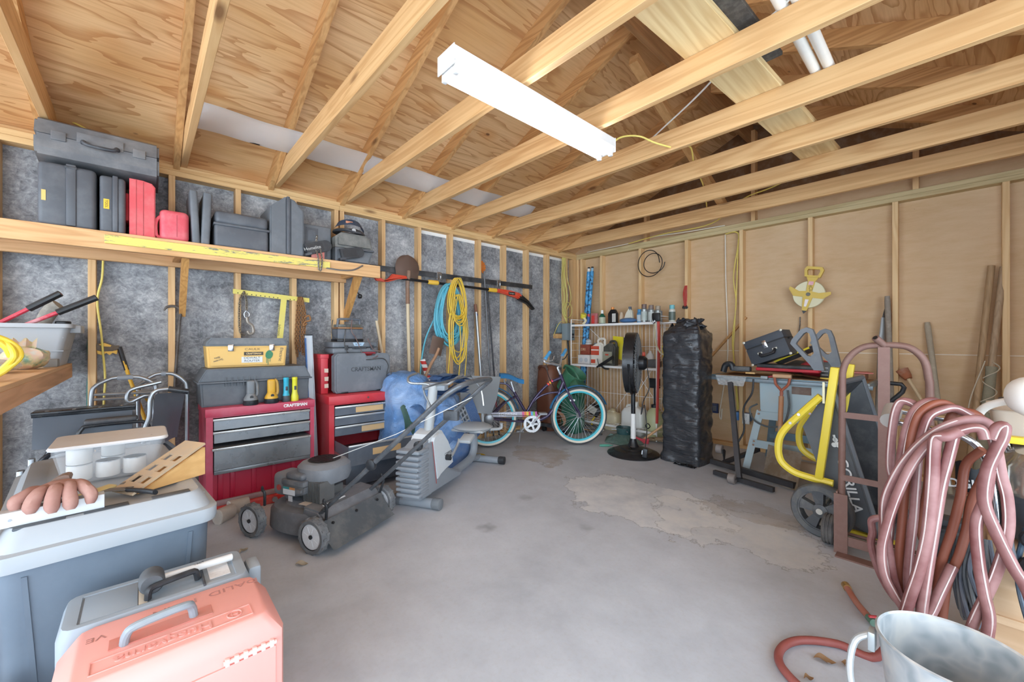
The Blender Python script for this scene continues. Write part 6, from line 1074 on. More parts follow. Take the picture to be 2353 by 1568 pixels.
# ---------------------------------------------------------------- back wall fittings
rc = T('power_outlet', 'white double outlet on the side of a stud at the saw', 'outlet', (2.41, 4.83, .29)); M().bx(2.381, 2.452, 4.822, 4.828, .277, .392, .002).go('cover_plate', P('#efeeea', .35), rc, world=True)
q = M()
for z in (.31, .36): q.bx(2.401, 2.432, 4.8205, 4.822, z-.016, z+.016, .002)
q.go('receptacle', P('#f6f5f2', .3), rc, world=True)
q = M()
for z in (.31, .36): q.bx(2.408, 2.4105, 4.8198, 4.8206, z-.002, z+.009).bx(2.4205, 2.423, 4.8198, 4.8206, z-.002, z+.009).lathe([(.003, 0), (.003, .0008)], (2.416, 4.8198, z-.009), 8, 'y')
q.go('slots', DARK, rc, world=True); M().bx(2.285, 2.338, 4.845, 4.92, .30, .39, .003).bx(2.385, 2.445, 4.829, 4.925, .30, .385).go('blue_box', P('#2b72b5', .5), rc, world=True)
r = T('junction_box', 'dark open junction box on the fibreboard by the black bundle', 'outlet box', (2.05, 4.92, .35)); M().bx(2.03, 2.10, 4.895, 4.9255, .34, .45, .003).go('box', P('#22305a', .5), r, world=True); M().bx(2.045, 2.085, 4.89, 4.895, .365, .425).go('device', P('#595c66', .5), r, world=True)
tag(M().tube([(2.18, 4.90, 2.388), (2.185, 4.90, 1.9), (2.2, 4.905, 1.4), (2.205, 4.90, 1.0), (2.17, 4.90, .7), (2.12, 4.90, .36), (2.14, 4.885, .28), (2.15, 4.885, .40)], .006, 8, sm=6).go('electric_cable', P('#e8e2d2', .5)), 'cream cable hanging down the fibreboard with a hooked end', 'cable')
r = T('electric_cable', 'pair of yellow cables hanging beside the stud at the saw', 'cable', (2.3, 4.85, .4))
for k, pts in enumerate((((2.20, 4.85, 2.38), (2.30, 4.85, 2.385), (2.335, 4.86, 2.3), (2.28, 4.86, 1.9), (2.31, 4.85, 1.6), (2.27, 4.86, 1.2), (2.29, 4.86, .9), (2.32, 4.86, .41)), ((2.33, 4.86, 2.3), (2.31, 4.86, 1.7), (2.29, 4.86, 1.3), (2.28, 4.87, 1.0), (2.33, 4.87, .42)))): M().tube(pts, .006, 8, sm=6).go('strand', P('#e0cb62', .5), r, world=True)
tag(M().box((0, 0, 0), (.02, .04, .8), (0, 40, 0)).tf(Matrix.Translation((2.14, 4.9, 1.13))).go('wood_strip', wood('z', '#c99a63', '#a0733f', 1, False)), 'thin diagonal wood strip against the fibreboard behind the bundle', 'wood strip')
r = T('bungee_cord', 'bundle of red and black bungee cords hung on a stud', 'bungee cord', (1.76, 4.81, 1.6))
for k in range(4): M().tube([(1.752+.006*k, 4.825, 1.84), (1.737+.012*k, 4.815, 1.75), (1.742+.01*k, 4.815, 1.66), (1.75+.005*k, 4.82, 1.585)], .008, 6, sm=4).go('cord', P('#b5392f', .6), r, world=True)
for k in range(3): M().tube([(1.735+.02*k, 4.82, 1.60), (1.73+.02*k, 4.81, 1.575), (1.74+.022*k, 4.805, 1.565), (1.75+.02*k, 4.81, 1.585)], .007, 6, sm=3).go('hook', DARK, r, world=True)
tag(M().tube([(1.27+.17*cos(t*.55)*(1-.012*t)+.004*t, 4.80+.002*t, 2.16+.19*sin(t*.55)*(1-.02*t)) for t in range(24)], .0055, 6, sm=4).go('cable_loop', DARK), 'loose loop of thin black cable on the upper back wall', 'cable')
tr = T('tape_reel', 'yellow long measuring tape reel hung on a stud', 'tape measure', (2.99, 4.80, 1.6)); TY = P('#d8b74a', .45, 0, .15); 
m = Matrix.Translation((2.985, 4.79, 1.63)) @ rot((0, 12, 0)).to_4x4()
M().lathe([(.128, -.018), (.132, -.012), (.132, .012), (.128, .018)], (0, 0, 0), 48, 'y').tf(m).go('spool', P('#ddd6b0', .4, 0, .1), tr, world=True)
M().prism([(-.024, .03), (-.03, .13), (-.05, .165), (.05, .165), (.03, .13), (.024, .03), (.08, .022), (.17, .045), (.175, .02), (.12, -.03), (.04, -.03), (.02, -.16), (-.02, -.16), (-.04, -.03), (-.12, -.03), (-.17, .035), (-.165, .06), (-.08, .022)], -.032, -.02, 'xz', .003).tf(m).go('frame', TY, tr, world=True)
M().frame([(-.062, .165), (.062, .165), (.078, .237), (.06, .265), (-.06, .265), (-.078, .237)], [(-.042, .182), (.042, .182), (.053, .225), (.045, .24), (-.045, .24), (-.053, .225)], -.045, -.005, 'xz').tf(m).go('grip', TY, tr, world=True)
M().lathe([(.016, -.04), (.018, -.036), (.018, -.031)], (0, 0, 0), 16, 'y').tf(m).go('hub', P('#6b6a63', .5), tr, world=True); M().bx(-.02, .02, -.034, -.0325, .09, .125).tf(m).go('label', P('#e0a3ad', .5, 0, .4, '#f3efe9', 60), tr, world=True); M().prism([(-.014, -.05), (.016, -.05), (.008, -.12), (-.010, -.12)], -.0345, -.0325, 'xz').tf(m).go('label', P('#efe6e4', .5, 0, .4, '#dd9aa4', 40), tr, world=True); M().prism([(-.02, -.16), (.02, -.16), (.0, -.19)], -.03, -.02, 'xz').tf(m).go('tip', BLK2, tr, world=True)
text('lettering', 'HCL', .04, m @ V((.005, -.0335, .065)), (m.to_3x3() @ FY @ rot((0, 0, -70))), P('#6b5a2c', .6), tr, .0002, world=True)
tag(M().tube([(2.89, 4.90, 1.42), (2.888, 4.90, 1.33), (2.88, 4.90, 1.27), (2.895, 4.90, 1.24)], .006, 6, sm=3).go('steel_hook', STEEL), 'small steel hook hanging on the fibreboard under the tape reel', 'hook')
# ---------------------------------------------------------------- table saw and the heap on it
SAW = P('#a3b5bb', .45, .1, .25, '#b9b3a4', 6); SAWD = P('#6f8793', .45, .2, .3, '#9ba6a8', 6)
ts = T('table_saw', 'pale blue-grey table saw on a splayed stand, heaped with tools', 'table saw', (2.95, 4.42, 0))
M().prism([(2.728, .80), (3.20, .80), (3.19, .53), (2.735, .53)], 4.2, 4.62, 'xz', .004).go('cabinet', SAW, ts, world=True)
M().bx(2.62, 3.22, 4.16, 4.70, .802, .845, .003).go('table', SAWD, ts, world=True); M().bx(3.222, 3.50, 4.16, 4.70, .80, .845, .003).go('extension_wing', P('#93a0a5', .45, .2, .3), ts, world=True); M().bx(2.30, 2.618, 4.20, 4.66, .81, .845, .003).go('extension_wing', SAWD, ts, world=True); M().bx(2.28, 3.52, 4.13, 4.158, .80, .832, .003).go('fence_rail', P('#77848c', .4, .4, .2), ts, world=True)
M().bx(2.98, 3.12, 4.194, 4.2, .715, .78).go('slot_plate', P('#6d5346', .6, .2, .3), ts, world=True)
for x0, x1, y0, y1 in ((2.735, 2.645, 4.20, 4.10), (3.19, 3.28, 4.20, 4.10), (2.74, 2.665, 4.6, 4.70), (3.18, 3.27, 4.6, 4.70)):
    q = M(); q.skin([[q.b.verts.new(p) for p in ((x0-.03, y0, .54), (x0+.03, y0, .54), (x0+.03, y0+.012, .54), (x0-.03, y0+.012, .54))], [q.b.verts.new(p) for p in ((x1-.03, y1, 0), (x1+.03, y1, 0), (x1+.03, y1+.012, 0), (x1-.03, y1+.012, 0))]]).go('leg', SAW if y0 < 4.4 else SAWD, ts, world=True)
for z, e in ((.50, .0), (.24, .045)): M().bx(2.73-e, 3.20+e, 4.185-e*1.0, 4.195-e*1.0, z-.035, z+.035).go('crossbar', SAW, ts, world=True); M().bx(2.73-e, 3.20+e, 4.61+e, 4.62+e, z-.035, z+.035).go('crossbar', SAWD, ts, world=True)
for x, z in ((2.735, .545), (2.728, .51), (2.70, .26), (2.695, .225)): M().lathe([(.009, -.008), (.009, 0)], (x, 4.19-(.045 if z < .3 else .01), z), 10, 'y').go('bolt', P('#9b7b66', .5, .5, .2), ts, world=True)
M().tube([(2.70, 4.13, .83), (2.69, 4.12, .7), (2.62, 4.12, .55), (2.63, 4.1, .35), (2.58, 4.06, .2), (2.60, 4.03, .03), (2.72, 4.05, .012)], .008, 8, sm=6).go('power_cord', BLK2, ts, world=True); M().tube([(2.72, 4.17, .60), (2.66, 4.16, .55), (2.70, 4.15, .45), (2.82, 4.14, .41), (2.93, 4.14, .45), (2.97, 4.15, .60), (2.96, 4.15, .75)], .008, 8, sm=6).go('power_cord', P('#4d5457', .5), ts, world=True)
zt = .8455
tag(M().prism([(2.36, 0), (3.48, 0), (3.48, .004), (2.36, .004)], 4.16, 4.62, 'xz').tf(Matrix.Translation((0, 0, zt))).wob(.0015, 6).go('cardboard_sheet', P('#a8855f', .7, 0, .2)), 'flat brown cardboard sheet covering the saw table', 'cardboard')
tag(M().grid(lambda u, v: (2.40+.85*u, 4.17+.35*v, zt+.012+.05*sin(pi*u)*(1-.3*v)-.01*u), 20, 4, .005).go('cardboard_sheet', P('#b08b62', .7, 0, .2)), 'bowed brown cardboard sheet arching over the saw table front', 'cardboard')
bb = T('record_case', 'dark blue-black carrying case tipped up on the saw heap', 'case', (2.78, 4.3, 1.05)); m = Matrix.Translation((2.795, 4.29, 1.115)) @ rot((0, -21, -6)).to_4x4(); KB = P('#3f444c', .55, 0, .15, '#70757d')
M().bx(-.17, .17, -.10, .10, -.115, .035, .003).tf(m).go('body', KB, bb, world=True); M().bx(-.17, .17, -.10, .10, .045, .115, .003).tf(m).go('lid', KB, bb, world=True); M().bx(-.165, .165, -.095, .095, .035, .045).tf(m).go('gap', DARK, bb, world=True)
M().tube([(-.065, -.103, -.03), (-.06, -.125, -.05), (-.045, -.13, -.062), (.045, -.13, -.062), (.06, -.125, -.05), (.065, -.103, -.03)], .0115, 10, sm=3).tf(m).go('handle', BLK2, bb, world=True); M().bx(-.02, .02, -.108, -.10, .0, .07, .002).tf(m).go('clasp', CHROME, bb, world=True)
for x, z in ((-.165, .11), (.165, .11), (-.165, -.11), (.165, -.11)): M().sph((x, -.098, z), (.013, .008, .013), 10).tf(m).go('corner_guard', P('#d9d4c4', .3, .3, .1), bb, world=True)
M().tube([(.17, -.02, .03), (.19, -.02, .035), (.19, .03, .035), (.17, .03, .03)], .005, 6, sm=3).tf(m).go('side_loop', DARK, bb, world=True)
for x in (-.065, .065): M().bx(x-.02, x+.02, -.104, -.099, -.035, -.02).tf(m).go('handle_plate', P('#d9d4c4', .3, .3, .1), bb, world=True)
cu = T('seat_pad', 'black and red quilted pad lying on the saw heap', 'pad', (2.95, 4.27, .90)); M().bx(2.70, 3.18, 4.18, 4.38, .905, .935, .014, 3).wob(.006, 12).go('red_base', P('#c22f3c', .6, 0, .1), cu, world=True); M().bx(2.71, 3.17, 4.175, 4.385, .932, .965, .014, 3).wob(.008, 12).go('black_top', P('#34373b', .7, 0, .2), cu, world=True)
for x, y, z, l in ((3.12, 4.42, .935, 'red fabric tool bag behind the quilted pad'), (2.98, 4.52, .92, 'dark fabric bundle under the yellow board')):
    tag(M().sph((x, y, z), (.14, .10, .07), 20).wob(.02, 14).go('tool_bag', P('#b02c36' if x > 3 else '#2b2d31', .6, 0, .1)), l, 'bag')
bd = T('yellow_board', 'black and yellow board sticking up at an angle from the heap', 'board', (3.0, 4.36, 1.05)); m = Matrix.Translation((2.985, 4.37, 1.05)) @ rot((-20, -27, 0)).to_4x4(); M().bx(-.18, .17, -.06, .06, 0, .008).tf(m).go('panel', P('#3a3a3a', .6), bd, world=True); M().bx(-.18, .12, -.066, -.061, -.012, .004).tf(m).go('yellow_edge', P('#d8c22e', .5), bd, world=True)
pk2 = T('blister_pack', 'black retail pack with white print behind the grey handle', 'pack', (3.22, 4.26, .85)); M().bx(3.17, 3.275, 4.255, 4.275, .855, 1.0, .003).go('card', P('#2c2a26', .4), pk2, world=True); M().bx(3.17, 3.275, 4.2535, 4.2548, .855, .868).go('yellow_band', P('#e2bd2e', .4), pk2, world=True)
q = M()
for z in (.89, .92, .95): q.bx(3.25, 3.265, 4.2535, 4.2545, z, z+.012).bx(3.18, 3.225, 4.2535, 4.2545, z, z+.003)
q.go('print', P('#d9d8d2', .5), pk2, world=True)
tag(M().prism([(3.02, 4.45), (3.49, 4.45), (3.44, 4.62), (3.02, 4.62)], .905, .915, 'xy').go('red_board', P('#c46f63', .5, 0, .2)), 'flat salmon red board at the back of the saw heap', 'board')
tag(M().bx(3.02, 3.44, 4.44, 4.63, .852, .902, .004).go('brown_board', P('#8f6247', .6, 0, .2)), 'brown board stack under the salmon red board', 'board')
bw = T('bubble_wrap', 'clear crinkled plastic tray hanging off the saw table by the bundle', 'plastic tray', (2.5, 4.12, .80)); M().grid(lambda u, v: (2.385+.27*u+(.5-u)*.05*v, 4.085-.02*sin(pi*u)+.012*noise.noise(V((u*14, v*10, 1))), .845-.085*v+.006*noise.noise(V((u*20, v*9, 0)))), 30, 12, .004).go('sheet', clear('#dfe3e4', .55, .1), bw, world=True); M().bx(2.39, 2.65, 4.075, 4.128, .846, .85, .001, 1).go('rim', clear('#dfe3e4', .6, .1), bw, world=True)
cl = T('drill_clamp', 'dark grey cordless tool lying on the saw nearest the black bundle', 'power tool', (2.46, 4.25, .87)); M().tube([(2.40, 4.24, .875), (2.42, 4.24, .94), (2.47, 4.24, .95), (2.49, 4.24, .90)], .028, 10, sm=4).go('jaw', BLK2, cl, world=True); M().bx(2.47, 2.64, 4.22, 4.29, .885, .935, .012).go('body', P('#4b4e50', .5, 0, .2), cl, world=True)
tag(M().bx(2.62, 2.70, 4.165, 4.20, .872, .888, .004).go('wood_block', P('#d8b071', .6)), 'small pale wooden block at the front of the saw heap', 'block')
tag(M().bx(2.755, 2.81, 4.135, 4.158, .834, .862, .004).go('grey_switch', P('#9aa3a6', .4)), 'small grey box on the saw front rail', 'box')
tag(M().tube([(2.80, 4.165, .852), (2.84, 4.16, .862), (2.92, 4.16, .862), (2.95, 4.165, .852)], .008, 8).go('red_tool_handle', P('#b5303a', .5)), 'red tool handle on the saw front edge', 'tool')
hd = T('long_tool', 'long tool with a black plastic D-shaped grip beyond the hand truck', 'tool', (3.55, 4.4, .6)); M().tube([(3.52, 4.40, .84), (3.66, 4.40, .84), (3.665, 4.40, .78), (3.60, 4.40, .70), (3.555, 4.40, .62)], .016, 10, sm=2).go('grip', BLK2, hd, world=True); M().cyl((3.56, 4.40, .66), (3.56, 4.42, .01), .017, n=12).go('shaft', P('#55504b', .6), hd, world=True)
# square-nosed shovel leaning on the saw
sv = T('shovel', 'square-nosed spade with a wooden D-grip leaning on the saw', 'shovel', (2.95, 3.9, 0)); SPM = P('#a08c74', .55, .1, .8, '#dcd6cc', 5)
M().grid(lambda u, v: (2.845+.27*u+.004, 3.86-.115*u+.16*v-.015*(1-(2*u-1)**2), .015+.265*v), 12, 10, .003).go('blade', SPM, sv, world=True); M().tube([(2.96, 3.955, .26), (2.945, 4.0, .34), (2.935, 4.03, .45)], .019, 12).go('socket', SPM, sv, world=True); M().cyl((2.935, 4.03, .45), (2.93, 4.085, .70), .019, n=14).go('shaft', P('#b98a66', .6, 0, .4, '#c7673f'), sv, world=True); q = M()
q.tube([(2.93, 4.085, .69), (2.93, 4.09, .745), (2.885, 4.10, .80), (2.872, 4.11, .865)], .011, 8, sm=3).tube([(2.93, 4.085, .69), (2.93, 4.09, .745), (2.975, 4.10, .80), (2.988, 4.11, .865)], .011, 8, sm=3); q.go('yoke', P('#a5573c', .5, 0, .3), sv, world=True); M().cyl((2.862, 4.11, .872), (2.998, 4.11, .872), .0175, n=14).go('grip', P('#d1a983', .6), sv, world=True)
# mobile base of dark square steel on casters
mbs = T('mobile_base', 'dark steel tool base on casters with an upright bar', 'mobile base', (2.6, 3.8, 0)); DS = P('#3b3a3d', .45, .3, .2, '#6d6a68')
def bar(q, a, b, r): return q.cyl(a, b, r*1.414, n=4)
q = M(); bar(q, (2.40, 3.95, .05), (3.10, 3.76, .05), .022).go('rail', DS, mbs, world=True); q = M(); bar(q, (2.52, 3.70, .03), (3.0, 3.60, .03), .018).go('rail', DS, mbs, world=True); q = M(); bar(q, (2.51, 3.95, .06), (2.70, 4.28, .16), .016).go('arm', DS, mbs, world=True); q = M(); bar(q, (2.745, 3.63, .05), (2.565, 3.95, .80), .019).go('upright', DS, mbs, world=True)
for x, y, z in ((2.46, 3.98, .17), (2.70, 3.60, .042)): M().lathe([(.036, -.028), (.042, -.022), (.042, .022), (.036, .028)], (x, y, z), 18, 'x').go('caster', P('#7f7672', .5, 0, .2), mbs, world=True); M().prism([(y-.02, z), (y+.02, z), (y+.05, z-.02 if z > .1 else z+.05), (y+.02, z-.13 if z > .1 else z+.02)], x+.03, x+.038, 'yz').go('caster_bracket', DS, mbs, world=True)
tag(M().lathe([(.06, -.3), (.065, -.29), (.065, .3), (.06, .3)], (3.16, 4.22, .068), 18, 'x').go('cardboard_tube', P('#b9a288', .7, 0, .3)), 'pale cylinder on the floor behind the spade', 'tube')
# ---------------------------------------------------------------- upended dump cart
gc2 = T('dump_cart', 'upended grey dump cart with yellow frame and black tub interior', 'garden cart', (3.45, 3.35, 0)); YF = P('#e8cf3e', .4, 0, .12, '#d6c98a'); GH = P('#5b5f64', .5, 0, .15); TUBM = P('#606469', .5, 0, .25, '#8a8d8f', 5)
def frm(y, dx, dz, far):
    m = Matrix.Translation((dx, 0, dz)); nm = 'frame_tube'
    q = M(); q.box((0, 0, 0), (.042, .042, .70), (0, 6.5, 0), .006).tf(Matrix.Translation((3.415+dx, y, .675+dz))).go(nm, YF, gc2, world=True)
    q = M(); q.tube([(3.385+dx, y, .84+dz), (3.30+dx, y, .74+dz), (3.19+dx, y, .60+dz), (3.158+dx, y, .50+dz), (3.17+dx, y, .40+dz), (3.23+dx, y, .345+dz), (3.31+dx, y, .325+dz), (3.445+dx, y, .315+dz)], .0225, 8, sm=6).go('bent_tube', YF, gc2, world=True)
    o = [(3.228, 1.165), (3.236, 1.19), (3.285, 1.255), (3.315, 1.268), (3.345, 1.255), (3.362, 1.21), (3.405, 1.0), (3.352, 1.0), (3.335, 1.03)]; i = [(3.258, 1.163), (3.262, 1.175), (3.30, 1.23), (3.316, 1.238), (3.33, 1.228), (3.338, 1.195), (3.352, 1.105), (3.335, 1.085), (3.318, 1.09)]
    M().frame(o, i, y-.022, y+.022, 'xz').tf(m).go('handle', GH, gc2, world=True)
    for x, z in ((3.275, .715), (3.23, .655)): M().lathe([(.009, -.008), (.009, 0)], (x+dx, y-.022, z+dz), 12, 'y').go('bolt', CHROME, gc2, world=True)
frm(3.10, 0, 0, 0); frm(3.58, .01, 0, 1)
M().bx(3.396, 3.408, 3.076, 3.0785, .80, .93).tf(Matrix.Translation((0, 0, .0))).go('sticker', P('#e8e0b8', .5), gc2, world=True)
q = M(); RIM = [(3.43, 3.135, .915), (3.52, 3.60, .935), (3.74, 3.62, .06), (3.66, 3.135, .03)]; BOT = [(3.27, 3.20, .62), (3.28, 3.54, .62), (3.47, 3.54, .10), (3.45, 3.20, .09)]
def sh_(L, d): c = sum((V(p) for p in L), V())/4; return [V(p)+(c-V(p)).normalized()*d for p in L]
off = V((.012, 0, .003)); R1 = [q.b.verts.new(p) for p in BOT]; R2 = [q.b.verts.new(p) for p in RIM]; R3 = [q.b.verts.new(p) for p in sh_(RIM, .02)]; R4 = [q.b.verts.new(V(p)+off) for p in sh_(BOT, .02)]
q.skin([R1, R2, R3, R4], True).go('tub', TUBM, gc2, ang=20, world=True)
q = M(); a1 = [q.b.verts.new(V(p)+V((.003, 0, 0))) for p in sh_(RIM, .024)]; a2 = [q.b.verts.new(V(p)+off+V((.003, 0, 0))) for p in sh_(BOT, .024)]; q.skin([a1, a2], False); q.b.faces.new(a2); q.go('tub_interior', P('#24262a', .35, 0, .1), gc2, ang=20, world=True)
for i in range(4): M().cyl(RIM[i], RIM[(i+1) % 4], .015, n=10).go('rim_lip', TUBM, gc2, world=True)
nd = V((.60, -.01, -1)).normalized(); wn = ((V(RIM[3])-V(RIM[0])).cross(V(BOT[0])-V(RIM[0]))).normalized(); wn = -wn if wn.y > 0 else wn
rd = (V(RIM[3])-V(RIM[0])); rd = (rd-wn*rd.dot(wn)).normalized(); upd = wn.cross(rd); TM = Matrix((rd, upd, wn)).transposed(); wc_ = (V(RIM[0])*.24+V(RIM[3])*.44+V(BOT[3])*.22+V(BOT[0])*.10)
text('lettering', 'GORILLA', .075, wc_+wn*.014, TM, P('#e9ebec', .4, 0, .1), gc2, .0008, 1.05, .0012, world=True)
q = M(); o_ = wc_-rd*.27+wn*.014
q.lathe([(.014, -.001), (.014, .001)], (0, 0, 0), 14).lathe([(.018, -.001), (.018, .001)], (.032, .012, 0), 14).lathe([(.015, -.001), (.015, .001)], (.03, -.014, 0), 12); q.bx(-.03, .02, -.006, .006, -.001, .001); q.tf(Matrix.Translation(o_) @ TM.to_4x4()).go('animal_mark', P('#e9ebec', .4, 0, .1), gc2, world=True)
for y, l in ((3.035, 0), (3.70, 1)):
    AY = V((-.12, -.993, 0)).normalized() if l == 0 else V((0, 1, 0)); AX = (AY.orthogonal().normalized(), None, AY); AX = (AX[0], AY.cross(AX[0]), AY); c = (3.40, y, .158)
    w = M().lathe([(.118, -.034), (.148, -.036), (.156, -.026), (.158, 0), (.156, .026), (.148, .036), (.118, .034), (.118, -.034)], c, 48, AX, cap=False).go('wheel', P('#54575a', .7, 0, .5, '#8b857a', 14), gc2, world=True)
    q = M(); q.lathe([(.035, -.03), (.04, .03), (.028, .036)], c, 20, AX)
    for k in range(5): a_ = 2*pi*k/5+.3; d_ = AX[0]*cos(a_)+AX[1]*sin(a_); e_ = AX[0]*-sin(a_)+AX[1]*cos(a_); vs = [V(c)+d_*r_+e_*s_*wd+AY*h for r_, wd in ((.03, .018), (.12, .034)) for s_ in (-1, 1) for h in (-.02, .024)]; vv = [q.b.verts.new(p) for p in vs]; [q.b.faces.new([vv[i] for i in f]) for f in ((0, 1, 3, 2), (4, 6, 7, 5), (0, 4, 5, 1), (2, 3, 7, 6), (0, 2, 6, 4), (1, 5, 7, 3))]
    q.lathe([(.108, -.03), (.119, -.03), (.119, .03), (.108, .03), (.108, -.03)], c, 40, AX, cap=False); q.go('wheel_spokes', P('#4a4d51', .5, 0, .3), w, world=True); M().lathe([(.017, .036), (.017, .042)], c, 16, AX).go('axle_cap', P('#c9c7bf', .3, .4, .1), w, world=True)
M().cyl((3.40, 3.06, .158), (3.40, 3.70, .158), .012, n=12).go('axle', STEEL, gc2, world=True); M().bx(3.48, 3.76, 3.16, 3.20, .004, .036, .004).go('lower_frame', YF, gc2, world=True)
# ---------------------------------------------------------------- brown hand truck
ht = T('hand_truck', 'rust brown steel hand truck standing before the dump cart', 'hand truck', (3.69, 2.9, 0)); HB = P('#7f5f55', .55, .2, .4, '#9c8178', 14)
M().tube([(3.515, 2.90, .30), (3.518, 2.90, .9), (3.522, 2.90, 1.02), (3.55, 2.90, 1.095), (3.60, 2.90, 1.145), (3.66, 2.90, 1.160), (3.75, 2.90, 1.160), (3.80, 2.90, 1.140), (3.84, 2.90, 1.085), (3.855, 2.90, 1.0), (3.86, 2.90, .9), (3.86, 2.90, .30)], .0165, 12, sm=5).go('frame_tube', HB, ht, world=True)
M().bx(3.668, 3.715, 2.884, 2.89, .06, 1.15).go('center_bar', HB, ht, world=True); M().cyl((3.66, 2.86, 1.20), (3.695, 2.905, 1.155), .017, n=14).go('top_stub', HB, ht, world=True)
M().cyl((3.659, 2.858, 1.2015), (3.66, 2.8595, 1.20), .011, n=12).go('stub_bore', DARK, ht, world=True)
for z in (.77, .42): M().bx(3.52, 3.855, 2.885, 2.893, z-.016, z+.016).tf(Matrix.Translation((0, 0, 0))).go('crossbar', HB, ht, world=True)
for x in (3.515, 3.86): M().prism([(2.875, .34), (2.925, .34), (2.955, .10), (2.94, .02), (2.87, .0), (2.865, .10)], x-.022, x-.014, 'yz').bx(x-.03, x+.03, 2.865, 2.873, .0, .33).go('side_plate', HB, ht, world=True)
M().bx(3.50, 3.88, 2.80, 2.868, .0, .008).go('toe_plate', HB, ht, world=True); M().bx(3.53, 3.85, 2.874, 2.884, .05, .10).go('lower_bar', HB, ht, world=True); M().cyl((3.44, 2.965, .085), (3.93, 2.965, .085), .009, n=10).go('axle', HB, ht, world=True)
for x in (3.45, 3.92):
    w = M().lathe([(.05, -.024), (.078, -.028), (.085, -.02), (.085, -.012), (.08, -.010), (.08, -.006), (.085, -.004), (.085, .004), (.08, .006), (.08, .01), (.085, .012), (.085, .02), (.078, .028), (.05, .024), (.05, -.024)], (x, 2.965, .085), 36, 'x', cap=False).go('wheel', P('#4a4848', .8, 0, .3), ht, world=True); M().lathe([(.02, -.02), (.052, -.015), (.052, .015), (.02, .02)], (x, 2.965, .085), 20, 'x').go('hub', P('#8b8780', .5, .4, .3), w, world=True)
# ---------------------------------------------------------------- long handles on the back wall
OLDW = wood('z', '#b59a7c', '#8a7053', 2, False); OLD2 = wood('z', '#b3946f', '#7f6243', 2, False)
def stick2(label, a, b, r, m, name='wooden_pole'): return tag(M().tube([a, V(a).lerp(V(b), .03), b], r, 12, rad=lambda t: r*(.8+.2*min(1, t*20)*min(1, (1-t)*30))).go(name, m), label, 'pole')
stick2('weathered round pole upright behind the hand truck', (3.545, 4.80, 1.57), (3.60, 4.70, .01), .021, P('#8e8478', .8, 0, .5, '#b9aea0', 30))
stick2('pale old tool handle leaning alone against the fibreboard', (3.785, 4.90, 1.335), (3.92, 4.55, .01), .021, P('#a79b87', .8, 0, .4, '#c7bba8', 20))
for k, (a, b, l) in enumerate((((4.135, 4.88, 1.765), (4.0, 4.6, .01), 'bare one of two tall wooden poles, tied with cord'), ((4.195, 4.88, 1.75), (4.05, 4.62, .01), 'burlap-wrapped one of two tall wooden poles'))):
    r = T('wooden_pole', l, 'pole', (b[0], b[1], 0), group='pair of tall wooden poles'); M().tube([a, V(a).lerp(V(b), .5), b], .021, 12).go('pole', OLDW if k else OLD2, r, world=True)
    if k: M().tube([V(a).lerp(V(b), .44), V(a).lerp(V(b), .47), V(a).lerp(V(b), .7), V(a).lerp(V(b), .95)], .037, 14, rad=lambda t: .034+.008*sin(t*14)*.4).wob(.004, 30).go('burlap_wrap', P('#8f8873', .9, 0, .4, '#a9a28c', 60), r, world=True); M().tube([V(a).lerp(V(b), t)+V((.04*sin(t*60), -.045*abs(cos(t*60)), .0)) for t in [.42+.012*i for i in range(26)]], .004, 6, sm=3).go('tie_cord', P('#c7bba4', .7), r, world=True)
    else: M().tube([V(a).lerp(V(b), .42)+V((.02, -.03, 0)), V(a).lerp(V(b), .6)+V((-.035, -.02, 0)), V(a).lerp(V(b), .72)+V((-.02, -.03, 0)), V(a).lerp(V(b), .68)+V((.03, -.03, 0))], .004, 6, sm=5).go('tie_cord', P('#c7bba4', .7), r, world=True)
cv = T('concrete_tool', 'grey metal tool with a dark pointed blade beside the weathered pole', 'tool', (3.51, 4.8, .9)); M().tube([(3.50, 4.82, 1.12), (3.515, 4.82, 1.25), (3.522, 4.83, 1.385)], .025, 12, flat=.5, rad=lambda t: .034-.010*t).go('ferrule', P('#a3a6a7', .4, .5, .2), cv, world=True); M().tube([(3.522, 4.83, 1.385), (3.527, 4.832, 1.44), (3.535, 4.835, 1.50)], .014, 8, flat=.4, rad=lambda t: .017*(1-.8*t)).go('blade', P('#4a4543', .5, .3, .2), cv, world=True); M().cyl((3.50, 4.82, 1.12), (3.47, 4.74, .01), .02, n=12).go('shaft', P('#8e8478', .8), cv, world=True)
brm = T('paint_brush', 'old brush with red stained bristles on the fibreboard', 'brush', (3.68, 4.84, .7)); M().tube([(3.63, 4.86, .93), (3.66, 4.85, .88), (3.675, 4.84, .855)], .04, 12, rad=lambda t: .045-.018*t).wob(.006, 40).go('bristles', P('#a0603f', .8, 0, .4), brm, world=True); M().tube([(3.675, 4.84, .855), (3.70, 4.83, .80), (3.78, 4.80, .62), (3.9, 4.7, .3)], .013, 10, sm=3).go('handle', P('#d5bd96', .6), brm, world=True)
